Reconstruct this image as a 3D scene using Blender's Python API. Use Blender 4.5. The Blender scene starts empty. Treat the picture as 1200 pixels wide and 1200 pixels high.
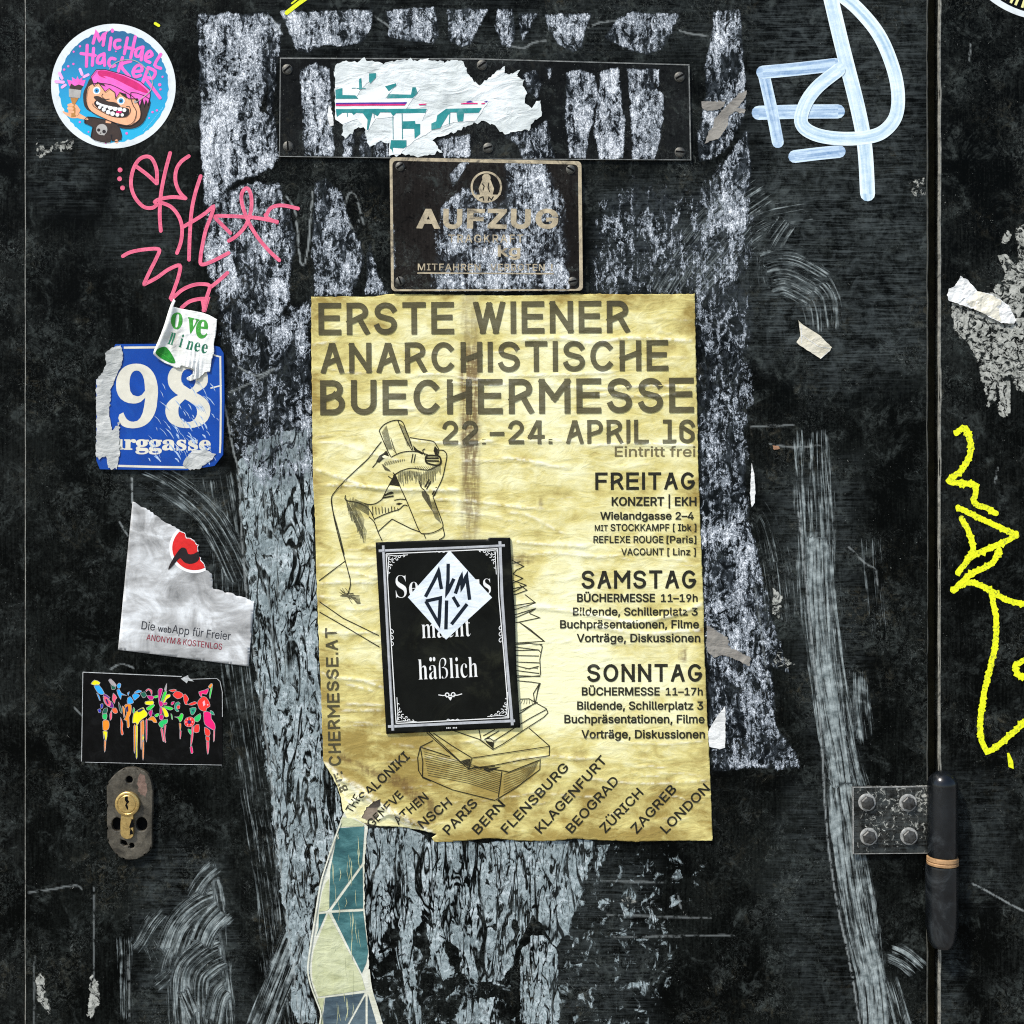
import bpy, bmesh, math, random
import numpy as np
from mathutils import Vector
from mathutils.geometry import delaunay_2d_cdt

# ------------------------------------------------------------------ camera, light, exposure
C = bpy.context.scene.collection
SC = bpy.context.scene
K = 0.00093          # metres per unit of the door grid
ZC = 1.35            # height of the grid centre above the pavement
D = 1.3              # camera distance
cam = bpy.data.cameras.new('camera')
cam.sensor_width = 36.0
cam.lens = 36.0 * D / (1200 * K)
cam.clip_start = 0.01
cam.clip_end = 500
cam_o = bpy.data.objects.new('camera', cam)
C.objects.link(cam_o)
cam_o.location = (0, -D, ZC)
cam_o.rotation_euler = (math.radians(90), 0, 0)
SC.camera = cam_o

SUN_EL = math.radians(53)
SUN_AZ = math.radians(228)      # from +Y clockwise: in front of the door, to its left
world = bpy.data.worlds.new('World')
SC.world = world
world.use_nodes = True
wn = world.node_tree
sky = wn.nodes.new('ShaderNodeTexSky')
sky.sky_type = 'NISHITA'
sky.sun_disc = False
sky.sun_elevation = SUN_EL
sky.sun_rotation = SUN_AZ
bg = wn.nodes['Background']
bg.inputs['Strength'].default_value = 0.085
wn.links.new(sky.outputs[0], bg.inputs[0])
sun = bpy.data.lights.new('sun', 'SUN')
sun.energy = 2.4
sun.angle = math.radians(7)
sun.color = (1.0, 0.96, 0.89)
sun_o = bpy.data.objects.new('sun', sun)
C.objects.link(sun_o)
to_sun = Vector((math.sin(SUN_AZ) * math.cos(SUN_EL), math.cos(SUN_AZ) * math.cos(SUN_EL), math.sin(SUN_EL)))
sun_o.rotation_euler = to_sun.to_track_quat('Z', 'Y').to_euler()
sun_o.location = to_sun * 6
vs = SC.view_settings
vs.view_transform = 'Standard'
vs.look = 'None'
vs.exposure = 1.15
vs.gamma = 1.0
vs.use_curve_mapping = False
SC.render.engine = 'CYCLES'
SC.cycles.use_denoising = False
SC.cycles.filter_width = 1.1
SC.cycles.max_bounces = 5

rnd = random.Random(7)
# ------------------------------------------------------------------ small tools
def W(x, y, d):
    return ((x - 600) * K, -d * 0.001, ZC + (600 - y) * K)

def zz(ox, oy, s, pts):
    return [(ox + px / s, oy + py / s) for px, py in pts]

def smooth(pts, n=5, closed=False):
    P = [np.array(p, float) for p in pts]
    m = len(P)
    if m < 3:
        return [tuple(p) for p in P]
    out = []
    rng = range(m) if closed else range(m - 1)
    for i in rng:
        if closed:
            a, b, c, d = P[i - 1], P[i], P[(i + 1) % m], P[(i + 2) % m]
        else:
            b, c = P[i], P[i + 1]
            a = P[i - 1] if i else b
            d = P[i + 2] if i + 2 < m else c
        for j in range(n):
            t = j / n
            out.append(tuple(0.5 * (2 * b + (c - a) * t + (2 * a - 5 * b + 4 * c - d) * t * t + (3 * b - a - 3 * c + d) * t ** 3)))
    if not closed:
        out.append(tuple(P[-1]))
    return out

def resample(pts, step, closed=True):
    out = []
    m = len(pts)
    for i in range(m if closed else m - 1):
        a, b = pts[i], pts[(i + 1) % m]
        L = math.hypot(b[0] - a[0], b[1] - a[1])
        k = max(1, int(math.ceil(L / step)))
        for j in range(k):
            t = j / k
            out.append((a[0] + (b[0] - a[0]) * t, a[1] + (b[1] - a[1]) * t))
    if not closed:
        out.append(tuple(pts[-1]))
    return out

def ragged(pts, amp, step=2.5, seed=1, closed=True):
    """torn outline: the given outline with small irregular bites"""
    r = random.Random(seed)
    q = resample(pts, step, closed)
    out = []
    for i, p in enumerate(q):
        a = q[i - 1]
        b = q[(i + 1) % len(q)]
        dx, dy = b[0] - a[0], b[1] - a[1]
        L = math.hypot(dx, dy) or 1
        k = r.gauss(0, amp)
        out.append((p[0] - dy / L * k, p[1] + dx / L * k))
    return out

def inside(loops, X, Y, winding=False):
    res = np.zeros(X.shape, bool)
    wn = np.zeros(X.shape, int)
    for lp in loops:
        n = len(lp)
        for i in range(n):
            x0, y0 = lp[i]
            x1, y1 = lp[(i + 1) % n]
            if y0 == y1:
                continue
            c = ((y0 > Y) != (y1 > Y)) & (X < (x1 - x0) * (Y - y0) / (y1 - y0) + x0)
            res ^= c
            if winding: wn += np.where(c, 1 if y1 > y0 else -1, 0)
    return wn != 0 if winding else res

def poly(loops, step=None, grid=None, winding=False):
    """filled outline with holes -> (V, F, loop index lists)"""
    if loops and not isinstance(loops[0][0], (tuple, list)):
        loops = [loops]
    if step:
        loops = [resample(lp, step) for lp in loops]
    V, E, LI = [], [], []
    for lp in loops:
        s = len(V)
        n = len(lp)
        V += [Vector((p[0], p[1])) for p in lp]
        E += [(s + i, s + (i + 1) % n) for i in range(n)]
        LI.append([s + i for i in range(n)])
    if grid:
        a = np.array([(v.x, v.y) for v in V])
        gx, gy = np.meshgrid(np.arange(a[:, 0].min() + grid * .5, a[:, 0].max(), grid),
                             np.arange(a[:, 1].min() + grid * .5, a[:, 1].max(), grid))
        gx = gx.ravel(); gy = gy.ravel()
        m = inside(loops, gx, gy, winding)
        V += [Vector((float(x), float(y))) for x, y in zip(gx[m], gy[m])]
    r = delaunay_2d_cdt(V, E, [], 0, 1e-5)
    VV = np.array([(v.x, v.y) for v in r[0]])
    F = np.array([f for f in r[2]], int).reshape(-1, 3)
    c = VV[F].mean(1)
    keep = inside(loops, c[:, 0], c[:, 1], winding)
    F = F[keep]
    remap = {}
    for i, orig in enumerate(r[3]):
        for o in orig:
            remap[o] = i
    LI = [[remap.get(i, 0) for i in li] for li in LI]
    return VV, F, LI

def ribbon(pts, w, step=3.0, taper=0.0, cap='round', sm=0):
    """a pen line of width w -> (V, F, [])"""
    if sm:
        pts = smooth(pts, sm)
    p = resample(pts, step, False) if step else pts
    p = [np.array(q, float) for q in p]
    if cap == 'square':
        u = p[0] - p[1]; u /= (np.linalg.norm(u) or 1)
        v = p[-1] - p[-2]; v /= (np.linalg.norm(v) or 1)
        p[0] = p[0] + u * w / 2
        p[-1] = p[-1] + v * w / 2
    n = len(p)
    nc = max(1, int(math.ceil(w / 1.9)))
    V, F = [], []
    for i in range(n):
        a = p[max(0, i - 1)]; b = p[min(n - 1, i + 1)]
        t = b - a
        L = np.linalg.norm(t)
        t = t / L if L > 1e-9 else np.array((1., 0.))
        nn = np.array((-t[1], t[0]))
        f = 1.0
        if 0 < i < n - 1:
            e1 = p[i] - p[i - 1]; e2 = p[i + 1] - p[i]
            l1 = np.linalg.norm(e1); l2 = np.linalg.norm(e2)
            if l1 > 1e-9 and l2 > 1e-9:
                cs = max(0.35, math.sqrt(max(0, (1 + float(e1 @ e2) / l1 / l2) / 2)))
                f = 1 / cs
        hw = w / 2 * f
        if taper:
            s = i / max(1, n - 1)
            hw *= 1 - taper * abs(2 * s - 1) ** 2
        z = .004 * i
        V += [(*(p[i] + nn * hw * (1 - 2 * j / nc)), z, j / nc) for j in range(nc + 1)]
    for i in range(n - 1):
        for j in range(nc):
            a = (nc + 1) * i + j; b = a + nc + 1
            F += [(a, a + 1, b + 1), (a, b + 1, b)]
    if cap == 'round' and not taper and w > 1.2:
        for end in (0, n - 1):
            q = p[end]
            o = p[1] if end == 0 else p[-2]
            t = q - o
            t = t / (np.linalg.norm(t) or 1)
            a0 = math.atan2(t[1], t[0])
            s = len(V)
            z = .004 * end - .002
            V.append((*q, z, .5))
            for k in range(7):
                a = a0 - math.pi / 2 + math.pi * k / 6
                V.append((q[0] + math.cos(a) * w / 2, q[1] + math.sin(a) * w / 2, z, .5 + .5 * math.cos(math.pi * k / 6) * (-1 if end == 0 else 1) * -1))
            F += [(s, s + 1 + k, s + 2 + k) for k in range(6)]
    return np.array(V), np.array(F, int), []

def circle(cx, cy, r, n=32, ry=None, a=0.0):
    ry = ry or r
    ca, sa = math.cos(a), math.sin(a)
    return [(cx + math.cos(t) * r * ca - math.sin(t) * ry * sa, cy + math.cos(t) * r * sa + math.sin(t) * ry * ca)
            for t in (2 * math.pi * k / n for k in range(n))]

def disc(cx, cy, r, n=24, ry=None, a=0.0):
    return poly([circle(cx, cy, r, n, ry, a)])

def link(name, me, mat, parent=None):
    o = bpy.data.objects.new(name, me)
    C.objects.link(o)
    for m in (mat if isinstance(mat, (list, tuple)) else [mat]):
        me.materials.append(m)
    if parent is not None:
        o.parent = parent
    return o

def set_attr(me, name, arr):
    a = me.attributes.new(name, 'FLOAT', 'POINT')
    a.data.foreach_set('value', np.ascontiguousarray(arr, dtype=np.float32))

def build(name, shapes, mat, parent=None, d=0.3, hf=None, skirt=0.0, stack=0.0, attrs=None, smooth_shade=False, mats=None):
    """flat shapes on the door grid, laid d millimetres above the leaf on the relief hf; skirt = thickness"""
    Vs, Ds, Fs, Mi, Us, n = [], [], [], [], [], 0
    for k, sh in enumerate(shapes):
        V, F, LI = sh[:3]
        if len(V) == 0 or len(F) == 0:
            continue
        F = np.array(F)
        lift = 0.0
        u = np.full(len(V), .5)
        if V.shape[1] >= 3:
            lift = V[:, 2]
            if V.shape[1] == 4: u = V[:, 3]
            V = V[:, :2]
        Us.append(u)
        # every face looks out of the door
        a, b, c = V[F[:, 0]], V[F[:, 1]], V[F[:, 2]]
        ar = (b[:, 0] - a[:, 0]) * (c[:, 1] - a[:, 1]) - (b[:, 1] - a[:, 1]) * (c[:, 0] - a[:, 0])
        F = np.where((ar > 0)[:, None], F[:, ::-1], F)
        base = n
        Vs.append(V); Fs.append(F + base)
        dd = np.full(len(V), d + stack * k) + lift
        if hf is not None:
            dd = dd + hf(V[:, 0], V[:, 1])
        Ds.append(dd)
        mi = sh[3] if len(sh) > 3 else 0
        Mi += [mi] * len(F)
        n += len(V)
        if skirt:
            for li in LI:
                m = len(li)
                Vs.append(V[li]); Ds.append(dd[li] - skirt)
                q = []
                for i in range(m):
                    j = (i + 1) % m
                    q += [(base + li[i], base + li[j], n + j), (base + li[i], n + j, n + i)]
                Fs.append(np.array(q, int))
                Mi += [mi] * len(q)
                n += m
    V = np.vstack(Vs); dd = np.concatenate(Ds); F = np.vstack(Fs)
    co = np.stack([(V[:, 0] - 600) * K, -dd * 0.001, ZC + (600 - V[:, 1]) * K], 1)
    me = bpy.data.meshes.new(name)
    me.from_pydata(co.tolist(), [], F.tolist())
    if attrs:
        for k, f in attrs.items():
            set_attr(me, k, f(V[:, 0], V[:, 1]))
    if not skirt and not attrs:
        set_attr(me, 'across', np.concatenate(Us))
    o = link(name, me, mats or mat, parent)
    if mats:
        me.polygons.foreach_set('material_index', np.array(Mi, dtype=np.int32))
    if smooth_shade:
        me.polygons.foreach_set('use_smooth', np.ones(len(me.polygons), bool))
    me.update()
    return o

def clusters(shapes, gap):
    """groups of shapes lying within `gap` of one another"""
    bb = [(s[0][:, 0].min() - gap / 2, s[0][:, 1].min() - gap / 2, s[0][:, 0].max() + gap / 2, s[0][:, 1].max() + gap / 2) for s in shapes]
    g = list(range(len(shapes)))
    def root(i):
        while g[i] != i: i = g[i]
        return i
    for i in range(len(bb)):
        for j in range(i):
            a, b = bb[i], bb[j]
            if a[0] < b[2] and b[0] < a[2] and a[1] < b[3] and b[1] < a[3]: g[root(i)] = root(j)
    out = {}
    for i, s in enumerate(shapes): out.setdefault(root(i), []).append(s)
    return list(out.values())

def tag(o, label=None, cat=None, group=None, kind=None):
    if label: o['label'] = label
    if cat: o['category'] = cat
    if group: o['group'] = group
    if kind: o['kind'] = kind
    return o

def thing(name, x, y, d, label, cat, group=None):
    o = bpy.data.objects.new(name, None)
    o.empty_display_size = 0.02
    C.objects.link(o)
    tag(o, label, cat, group)
    return o

def lathe(name, cx, cy, prof, mat, parent=None, axis='Y', n=32, d0=0.0, smooth_shade=True, rot=0.0):
    """prof: (radius in grid units, position).  axis Y: out of the door (mm);  axis Z: along the door height (grid units)"""
    bm = bmesh.new()
    rings = []
    for r, h in prof:
        ring = []
        if r < 1e-6:
            ring = [bm.verts.new(W(cx, cy, d0 + h) if axis == 'Y' else W(cx, h, d0))] * n
        else:
            for k in range(n):
                a = 2 * math.pi * k / n + rot
                if axis == 'Y':
                    ring.append(bm.verts.new(W(cx + r * math.cos(a), cy + r * math.sin(a), d0 + h)))
                else:
                    ring.append(bm.verts.new(W(cx + r * math.cos(a), h, d0 + r * math.sin(a) * K * 1000)))
        rings.append(ring)
    for A, B in zip(rings, rings[1:]):
        for k in range(n):
            f = [A[k], A[(k + 1) % n], B[(k + 1) % n], B[k]]
            u = []
            for v in f:
                if v not in u: u.append(v)
            if len(u) > 2:
                try: bm.faces.new(u)
                except ValueError: pass
    for ring in (rings[0], rings[-1]):
        if len(set(ring)) == n:
            try: bm.faces.new(ring)
            except ValueError: pass
    bmesh.ops.recalc_face_normals(bm, faces=bm.faces)
    me = bpy.data.meshes.new(name)
    bm.to_mesh(me); bm.free()
    if smooth_shade:
        me.polygons.foreach_set('use_smooth', np.ones(len(me.polygons), bool))
        try: me.set_sharp_from_angle(angle=math.radians(38))
        except Exception: pass
    return link(name, me, mat, parent)

def slab(name, loops, d0, d1, mat, parent=None, bevel=0.0, attrs=None):
    """an outline (with holes) extruded from d0 to d1 mm, with a small rounded rim"""
    V, F, LI = poly(loops)
    bm = bmesh.new()
    top = [bm.verts.new(W(v[0], v[1], d1)) for v in V]
    bm.verts.index_update()
    fs = []
    for f in F:
        try: fs.append(bm.faces.new([top[i] for i in f]))
        except ValueError: pass
    be = [e for e in bm.edges if len(e.link_faces) == 1]
    r = bmesh.ops.extrude_edge_only(bm, edges=be)
    nv = [g for g in r['geom'] if isinstance(g, bmesh.types.BMVert)]
    for v in nv:
        v.co.y = -d0 * 0.001
    bmesh.ops.recalc_face_normals(bm, faces=bm.faces)
    if bevel:
        rim = [e for e in bm.edges if len(e.link_faces) == 2 and abs(e.calc_face_angle(0)) > 0.8
               and all(abs(v.co.y + d1 * 0.001) < 1e-7 for v in e.verts)]
        bmesh.ops.bevel(bm, geom=rim, offset=bevel * 0.001, segments=2, profile=0.6, affect='EDGES')
    me = bpy.data.meshes.new(name)
    bm.to_mesh(me); bm.free()
    o = link(name, me, mat, parent)
    if attrs:
        co = np.array([v.co[:] for v in me.vertices])
        X = co[:, 0] / K + 600; Y = 600 - (co[:, 2] - ZC) / K
        for k, f in attrs.items():
            set_attr(me, k, f(X, Y))
    return o

# ------------------------------------------------------------------ value noise in numpy (relief and wear outlines)
def vnoise(x, y, seed=0):
    xi = np.floor(x).astype(np.int64); yi = np.floor(y).astype(np.int64)
    fx = x - xi; fy = y - yi
    fx = fx * fx * (3 - 2 * fx); fy = fy * fy * (3 - 2 * fy)
    def h(a, b):
        n = (a * 374761393 + b * 668265263 + seed * 1442695041) & 0x7fffffff
        n = ((n ^ (n >> 13)) * 1274126177) & 0x7fffffff
        n = n ^ (n >> 16)
        return (n & 0xffff) / 65535.0
    return (h(xi, yi) * (1 - fx) + h(xi + 1, yi) * fx) * (1 - fy) + (h(xi, yi + 1) * (1 - fx) + h(xi + 1, yi + 1) * fx) * fy

def fbm(x, y, seed=0, oct=4):
    s = 0; a = 0.5
    for k in range(oct):
        s = s + a * vnoise(x, y, seed + k * 17)
        x = x * 2.03; y = y * 2.03; a *= 0.5
    return s / (1 - 0.5 ** oct)

def seg_dist(X, Y, pts):
    """distance to a polyline, and the signed side distance and arclength of the nearest point"""
    best = np.full(X.shape, 1e9); su = np.zeros(X.shape); sv = np.zeros(X.shape)
    L = 0
    for (x0, y0), (x1, y1) in zip(pts, pts[1:]):
        dx, dy = x1 - x0, y1 - y0
        l = math.hypot(dx, dy)
        if l < 1e-9: continue
        t = np.clip(((X - x0) * dx + (Y - y0) * dy) / l / l, 0, 1)
        px = X - x0 - t * dx; py = Y - y0 - t * dy
        dd = np.sqrt(px * px + py * py)
        m = dd < best
        best = np.where(m, dd, best)
        su = np.where(m, np.sign(dx * py - dy * px) * dd, su)
        sv = np.where(m, L + t * l, sv)
        L += l
    return best, su, sv

def poly_sdf(X, Y, pts):
    d, _, _ = seg_dist(X, Y, list(pts) + [pts[0]])
    return np.where(inside([pts], X, Y), d, -d)

def sstep(a, b, x):
    t = np.clip((x - a) / (b - a), 0, 1)
    return t * t * (3 - 2 * t)
# letter outlines (1/1000 em): advance | outline | outline ...
SANS = {'A': '480|16,0 201,509 276,509 463,0 395,0 287,302 264,372 232,478 245,478 213,371 191,302 85,0|110,142 110,199 370,199 370,142',
'B': '456|60,0 60,509 241,509 274,507 304,501 329,491 350,477 367,461 381,442 390,421 396,398 398,374 397,353 393,336 387,320 356,286 315,267 315,262 331,260 347,254 363,245 378,234 391,220 402,203 411,184 416,161 418,136 416,111 410,88 400,67 386,48 368,31 344,18 317,8 284,2 247,0|125,57 245,57 281,60 309,67 330,80 344,96 353,115 355,137 354,153 350,169 342,184 333,197 320,209 306,218 289,225 269,229 248,231 125,231|125,285 238,285 288,296 302,304 314,314 323,326 330,340 335,355 336,372 333,393 326,412 313,429 294,442 270,449 240,452 125,452',
'C': '510|267,-7 225,-3 186,7 150,25 119,49 92,79 70,115 53,157 44,203 40,254 44,305 53,352 70,393 92,429 119,459 150,484 186,501 225,512 267,516 340,504 362,496 383,485 402,471 419,456 435,438 448,418 459,397 467,373 473,348 408,348 389,395 357,428 315,449 267,456 237,453 209,445 184,432 161,414 141,391 125,364 113,332 106,295 103,254 106,213 113,177 125,145 141,117 161,94 184,76 210,63 237,56 267,53 315,60 357,81 389,114 408,160 473,160 467,135 459,112 448,91 435,71 420,53 402,38 383,24 363,13 341,5 317,-2 293,-6',
'D': '502|219,0 96,0 96,57 215,57 254,60 288,68 318,81 343,99 363,122 379,149 390,181 397,216 399,255 397,294 390,329 379,361 364,388 344,410 320,428 291,441 258,449 221,452 93,452 93,509 225,509 273,505 315,495 353,478 385,455 412,426 433,391 449,351 458,306 462,255 458,205 449,159 433,119 411,83 384,54 351,31 312,14 268,3|125,509 125,0 60,0 60,509',
'E': '419|60,0 60,509 372,509 372,452 125,452 125,286 355,286 355,229 125,229 125,57 375,57 375,0',
'F': '410|60,0 60,509 369,509 369,452 125,452 125,278 346,278 346,221 125,221 125,0',
'G': '520|269,-7 225,-3 185,7 149,25 118,49 91,79 69,116 53,157 43,203 40,254 43,305 53,352 69,393 91,429 117,459 149,484 184,501 223,512 265,516 291,514 316,510 340,504 363,494 384,483 403,469 421,453 436,436 449,416 460,395 468,373 474,349 408,349 387,393 356,427 315,448 265,456 236,453 209,445 183,432 160,414 141,392 125,364 113,332 106,295 103,254 106,213 113,177 125,145 141,117 161,95 184,76 210,63 238,56 269,53 296,55 322,61 345,71 365,85 382,102 396,123 407,147 413,173 415,202 434,199 283,199 283,256 478,256 478,200 475,160 466,124 451,91 431,62 406,38 377,19 344,5 308,-4',
'H': '517|60,0 60,509 125,509 125,289 392,289 392,509 457,509 457,0 392,0 392,232 125,232 125,0',
'I': '300|31,0 31,57 118,57 118,452 31,452 31,509 269,509 269,452 183,452 183,57 269,57 269,0',
'J': '396|185,-7 143,-2 106,11 75,33 52,63 38,100 33,145 33,173 98,173 98,145 100,117 108,93 122,74 139,61 160,53 185,50 209,53 230,61 248,74 261,93 269,117 272,145 272,509 336,509 336,145 332,100 318,63 294,33 263,11 227,-2',
'K': '467|104,145 104,216 139,261 174,303 212,344 364,509 448,509 231,276|60,0 60,509 125,509 125,334 124,225 125,193 125,0|372,0 188,259 228,309 449,0',
'L': '393|60,0 60,509 125,509 125,57 361,57 361,0',
'M': '628|60,0 60,509 152,509 277,187 287,159 299,123 311,84 322,49 307,49 318,83 330,121 342,158 352,187 476,509 568,509 568,0 504,0 504,291 504,327 505,369 506,413 507,457 513,457 498,409 482,363 467,322 456,291 342,0 286,0 170,291 159,321 145,361 129,408 112,457 119,457 120,416 121,372 122,328 122,291 122,0',
'N': '523|60,0 60,509 136,509 343,183 363,151 388,107 414,55 405,54 401,108 399,157 399,195 399,509 463,509 463,0 387,0 202,290 177,331 148,381 108,452 119,454 122,384 124,328 125,291 125,0',
'O': '533|267,-7 225,-3 186,7 150,25 119,49 92,79 70,115 53,157 44,203 40,254 44,305 53,352 70,393 92,429 119,459 150,484 186,501 225,512 267,516 309,512 348,501 384,484 415,459 442,429 464,393 480,352 490,305 493,254 490,203 480,157 464,115 442,79 415,49 384,25 348,7 309,-3|267,53 296,55 324,63 349,76 372,94 392,116 408,144 420,176 428,213 430,254 428,295 420,332 408,365 392,392 372,415 349,433 324,446 296,453 267,456 237,453 210,445 184,433 161,415 142,392 125,364 113,332 106,295 103,254 106,213 113,176 125,144 142,117 161,94 184,76 210,63 237,55',
'P': '445|60,0 60,509 235,509 272,506 305,499 332,487 356,471 375,452 390,430 400,404 407,377 409,348 407,318 400,291 390,265 375,243 356,223 332,207 305,195 272,188 235,186 109,186 109,242 233,242 257,244 279,248 297,256 312,266 324,279 333,294 339,310 343,328 344,348 343,367 339,385 333,402 324,416 312,428 297,439 279,446 257,451 232,452 125,452 125,0',
'R': '449|60,0 60,509 236,509 273,506 305,500 333,489 356,473 376,455 390,433 401,408 407,381 409,352 407,323 401,296 390,271 376,250 356,232 333,217 305,206 273,200 236,198 96,198 96,255 234,255 258,256 280,260 298,267 313,276 325,287 334,300 340,316 344,333 345,352 344,371 340,389 334,405 325,419 313,430 298,440 279,446 258,451 233,452 125,452 125,0|353,0 230,229 303,229 428,0',
'S': '447|224,-9 188,-7 156,-1 128,9 102,23 81,40 64,60 51,83 42,109 38,137 104,137 108,118 114,102 123,88 136,76 150,66 166,59 224,49 246,50 267,54 286,60 303,69 317,79 329,92 338,106 344,122 346,139 344,154 340,168 332,179 296,205 245,222 184,239 145,253 112,269 86,289 67,313 56,341 52,372 54,400 62,425 75,448 92,468 113,484 138,498 165,508 195,514 227,516 259,514 289,508 316,498 340,484 360,468 377,449 390,427 398,403 401,378 337,378 332,402 320,421 302,437 280,449 254,456 225,459 204,457 185,454 167,448 152,440 139,430 129,418 121,405 117,391 115,376 117,359 122,345 131,334 169,308 212,293 264,279 312,264 359,238 395,198 402,180 407,161 408,139 406,112 399,87 386,64 370,43 349,25 323,11 294,0 261,-7',
'T': '449|32,452 32,509 417,509 417,452 257,452 257,0 193,0 193,452',
'U': '517|259,-8 220,-6 186,2 154,15 126,33 103,55 85,80 71,108 63,140 60,173 60,509 124,509 124,178 126,155 132,133 141,113 153,95 169,80 187,68 208,59 232,53 259,52 285,53 309,59 331,68 349,80 364,95 377,113 385,133 391,155 393,178 393,509 457,509 457,173 454,140 446,108 433,80 414,55 391,33 363,15 332,2 297,-6',
'V': '480|204,0 16,509 84,509 192,206 215,137 248,31 235,31 267,138 290,206 395,509 463,509 278,0',
'W': '686|155,0 16,509 82,509 163,196 175,145 187,94 197,40 189,40 200,94 211,145 224,196 306,509 380,509 462,196 474,145 486,94 497,40 488,40 499,94 510,145 523,196 603,509 670,509 530,0 455,0 368,323 351,391 336,475 350,475 335,395 318,323 230,0',
'X': '474|18,0 217,284 217,236 29,509 104,509 178,400 204,361 223,329 243,292 232,292 252,329 272,361 298,400 374,509 446,509 259,239 259,287 456,0 382,0 292,129 268,165 250,195 230,231 244,231 225,196 206,166 182,129 91,0',
'Y': '472|203,0 203,208 16,509 91,509 192,344 222,292 250,230 224,230 251,293 280,344 381,509 455,509 268,208 268,0',
'Z': '438|42,0 42,46 273,385 306,431 341,476 348,454 285,452 223,452 40,452 40,509 397,509 397,462 169,129 134,81 97,33 90,54 152,57 214,57 399,57 399,0',
'a': '389|160,-9 137,-7 115,-3 94,5 76,15 60,29 48,45 38,63 32,84 30,108 32,128 36,146 43,161 53,174 64,184 78,193 125,211 178,220 234,227 265,235 271,240 274,246 276,255 267,297 240,322 196,331 149,322 118,301 100,274 41,291 51,313 64,331 79,346 95,358 114,368 133,375 194,384 239,379 286,360 300,350 312,336 322,320 330,301 335,278 337,251 337,0 277,0 277,52 272,52 252,25 215,1|170,45 192,47 211,51 228,59 242,68 254,80 263,93 270,108 274,122 276,138 276,190 259,182 231,176 200,171 175,168 134,159 103,139 97,130 93,118 92,105 102,72 130,52',
'b': '424|229,-8 208,-7 189,-3 172,4 138,31 118,59 112,59 112,0 53,0 53,509 114,509 114,319 118,319 137,346 171,373 188,379 207,383 229,384 259,382 287,374 313,361 335,342 354,320 370,293 381,261 388,227 390,189 388,151 381,116 370,84 355,57 336,34 313,16 288,3 260,-6|220,47 242,49 262,55 279,66 294,80 306,97 316,117 323,139 327,163 328,189 327,215 323,239 316,261 307,281 295,298 280,311 262,322 243,328 220,330 198,328 178,322 161,312 147,299 134,282 125,263 118,241 114,216 113,189 114,162 118,138 125,115 135,95 147,78 162,65 179,55 198,49',
'c': '396|207,-8 174,-5 144,3 117,16 93,35 72,58 56,85 44,116 37,150 34,187 37,225 44,260 56,291 72,318 93,341 117,360 144,374 174,382 207,384 260,377 305,356 340,322 362,277 303,262 290,289 270,311 242,325 207,330 184,328 163,321 145,310 130,296 118,278 108,258 102,236 98,212 96,187 98,163 102,139 108,117 118,97 130,80 145,66 163,55 184,49 207,46 243,52 271,66 292,89 304,117 363,102 341,56 306,21 261,-1',
'd': '424|195,-8 165,-6 137,3 111,16 89,34 70,57 55,84 43,116 36,151 34,189 36,227 43,261 55,293 70,320 89,342 112,361 137,374 165,382 196,384 218,383 237,379 253,373 287,346 306,319 311,319 311,509 372,509 372,0 313,0 313,59 307,59 287,31 252,4 236,-3 217,-7|205,47 226,49 246,55 263,65 278,78 290,95 299,115 306,138 310,162 312,189 310,216 306,241 300,263 290,282 278,299 263,312 246,322 227,328 205,330 182,328 162,322 145,311 130,298 118,281 108,261 102,239 98,215 96,189 98,163 102,139 109,117 118,97 130,80 145,66 162,55 182,49',
'e': '404|212,-8 177,-5 145,3 117,16 92,35 72,58 56,85 44,116 37,150 34,187 36,224 44,258 55,290 71,317 91,340 115,359 142,373 172,382 205,384 266,374 285,366 303,355 319,341 334,324 347,305 357,282 365,256 370,227 371,194 371,169 75,169 75,221 338,221 310,202 308,226 304,248 298,269 288,286 277,301 263,314 246,323 227,328 205,330 183,328 164,323 146,313 131,301 119,286 109,270 102,251 97,231 96,211 96,178 98,151 102,127 110,106 121,88 135,73 151,61 169,53 190,48 212,46 254,53 285,73 306,105 365,91 358,72 348,55 335,39 320,26 302,14 283,4 261,-3 237,-7',
'f': '254|228,379 228,327 6,327 6,379|81,0 81,432 82,452 87,470 96,486 107,499 120,510 135,519 187,530 222,527 243,521 227,468 215,472 195,474 178,472 164,468 154,460 147,449 143,435 142,419 142,0',
'g': '425|207,-151 180,-149 156,-146 134,-140 82,-110 51,-69 101,-41 122,-66 154,-88 207,-97 236,-95 261,-87 282,-75 298,-58 308,-34 311,-6 311,68 306,68 287,41 252,16 236,10 217,6 195,5 165,7 138,14 113,27 90,43 71,65 55,90 43,120 36,154 34,191 36,229 43,263 55,293 71,320 90,342 112,361 138,374 166,382 196,384 218,383 237,379 253,373 288,346 308,319 313,319 313,379 372,379 372,-9 370,-40 363,-67 350,-90 334,-109 314,-124 291,-136 265,-144 237,-149|205,59 227,61 246,66 264,75 278,87 290,103 300,121 307,142 311,166 312,193 311,219 307,242 300,264 291,283 279,299 264,312 247,322 227,328 205,330 182,328 163,322 145,312 130,298 118,282 109,262 102,241 98,218 96,193 98,167 102,144 109,123 118,104 131,88 145,76 163,66 183,61',
'h': '410|114,227 114,0 53,0 53,509 114,509 114,287 102,287 116,319 132,344 152,362 175,374 200,382 227,384 252,383 275,377 295,369 313,356 328,340 341,321 350,298 355,271 357,240 357,0 296,0 296,235 293,263 286,286 273,304 256,318 235,326 210,329 192,328 176,324 161,317 147,308 136,297 126,283 119,266 115,248',
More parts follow.
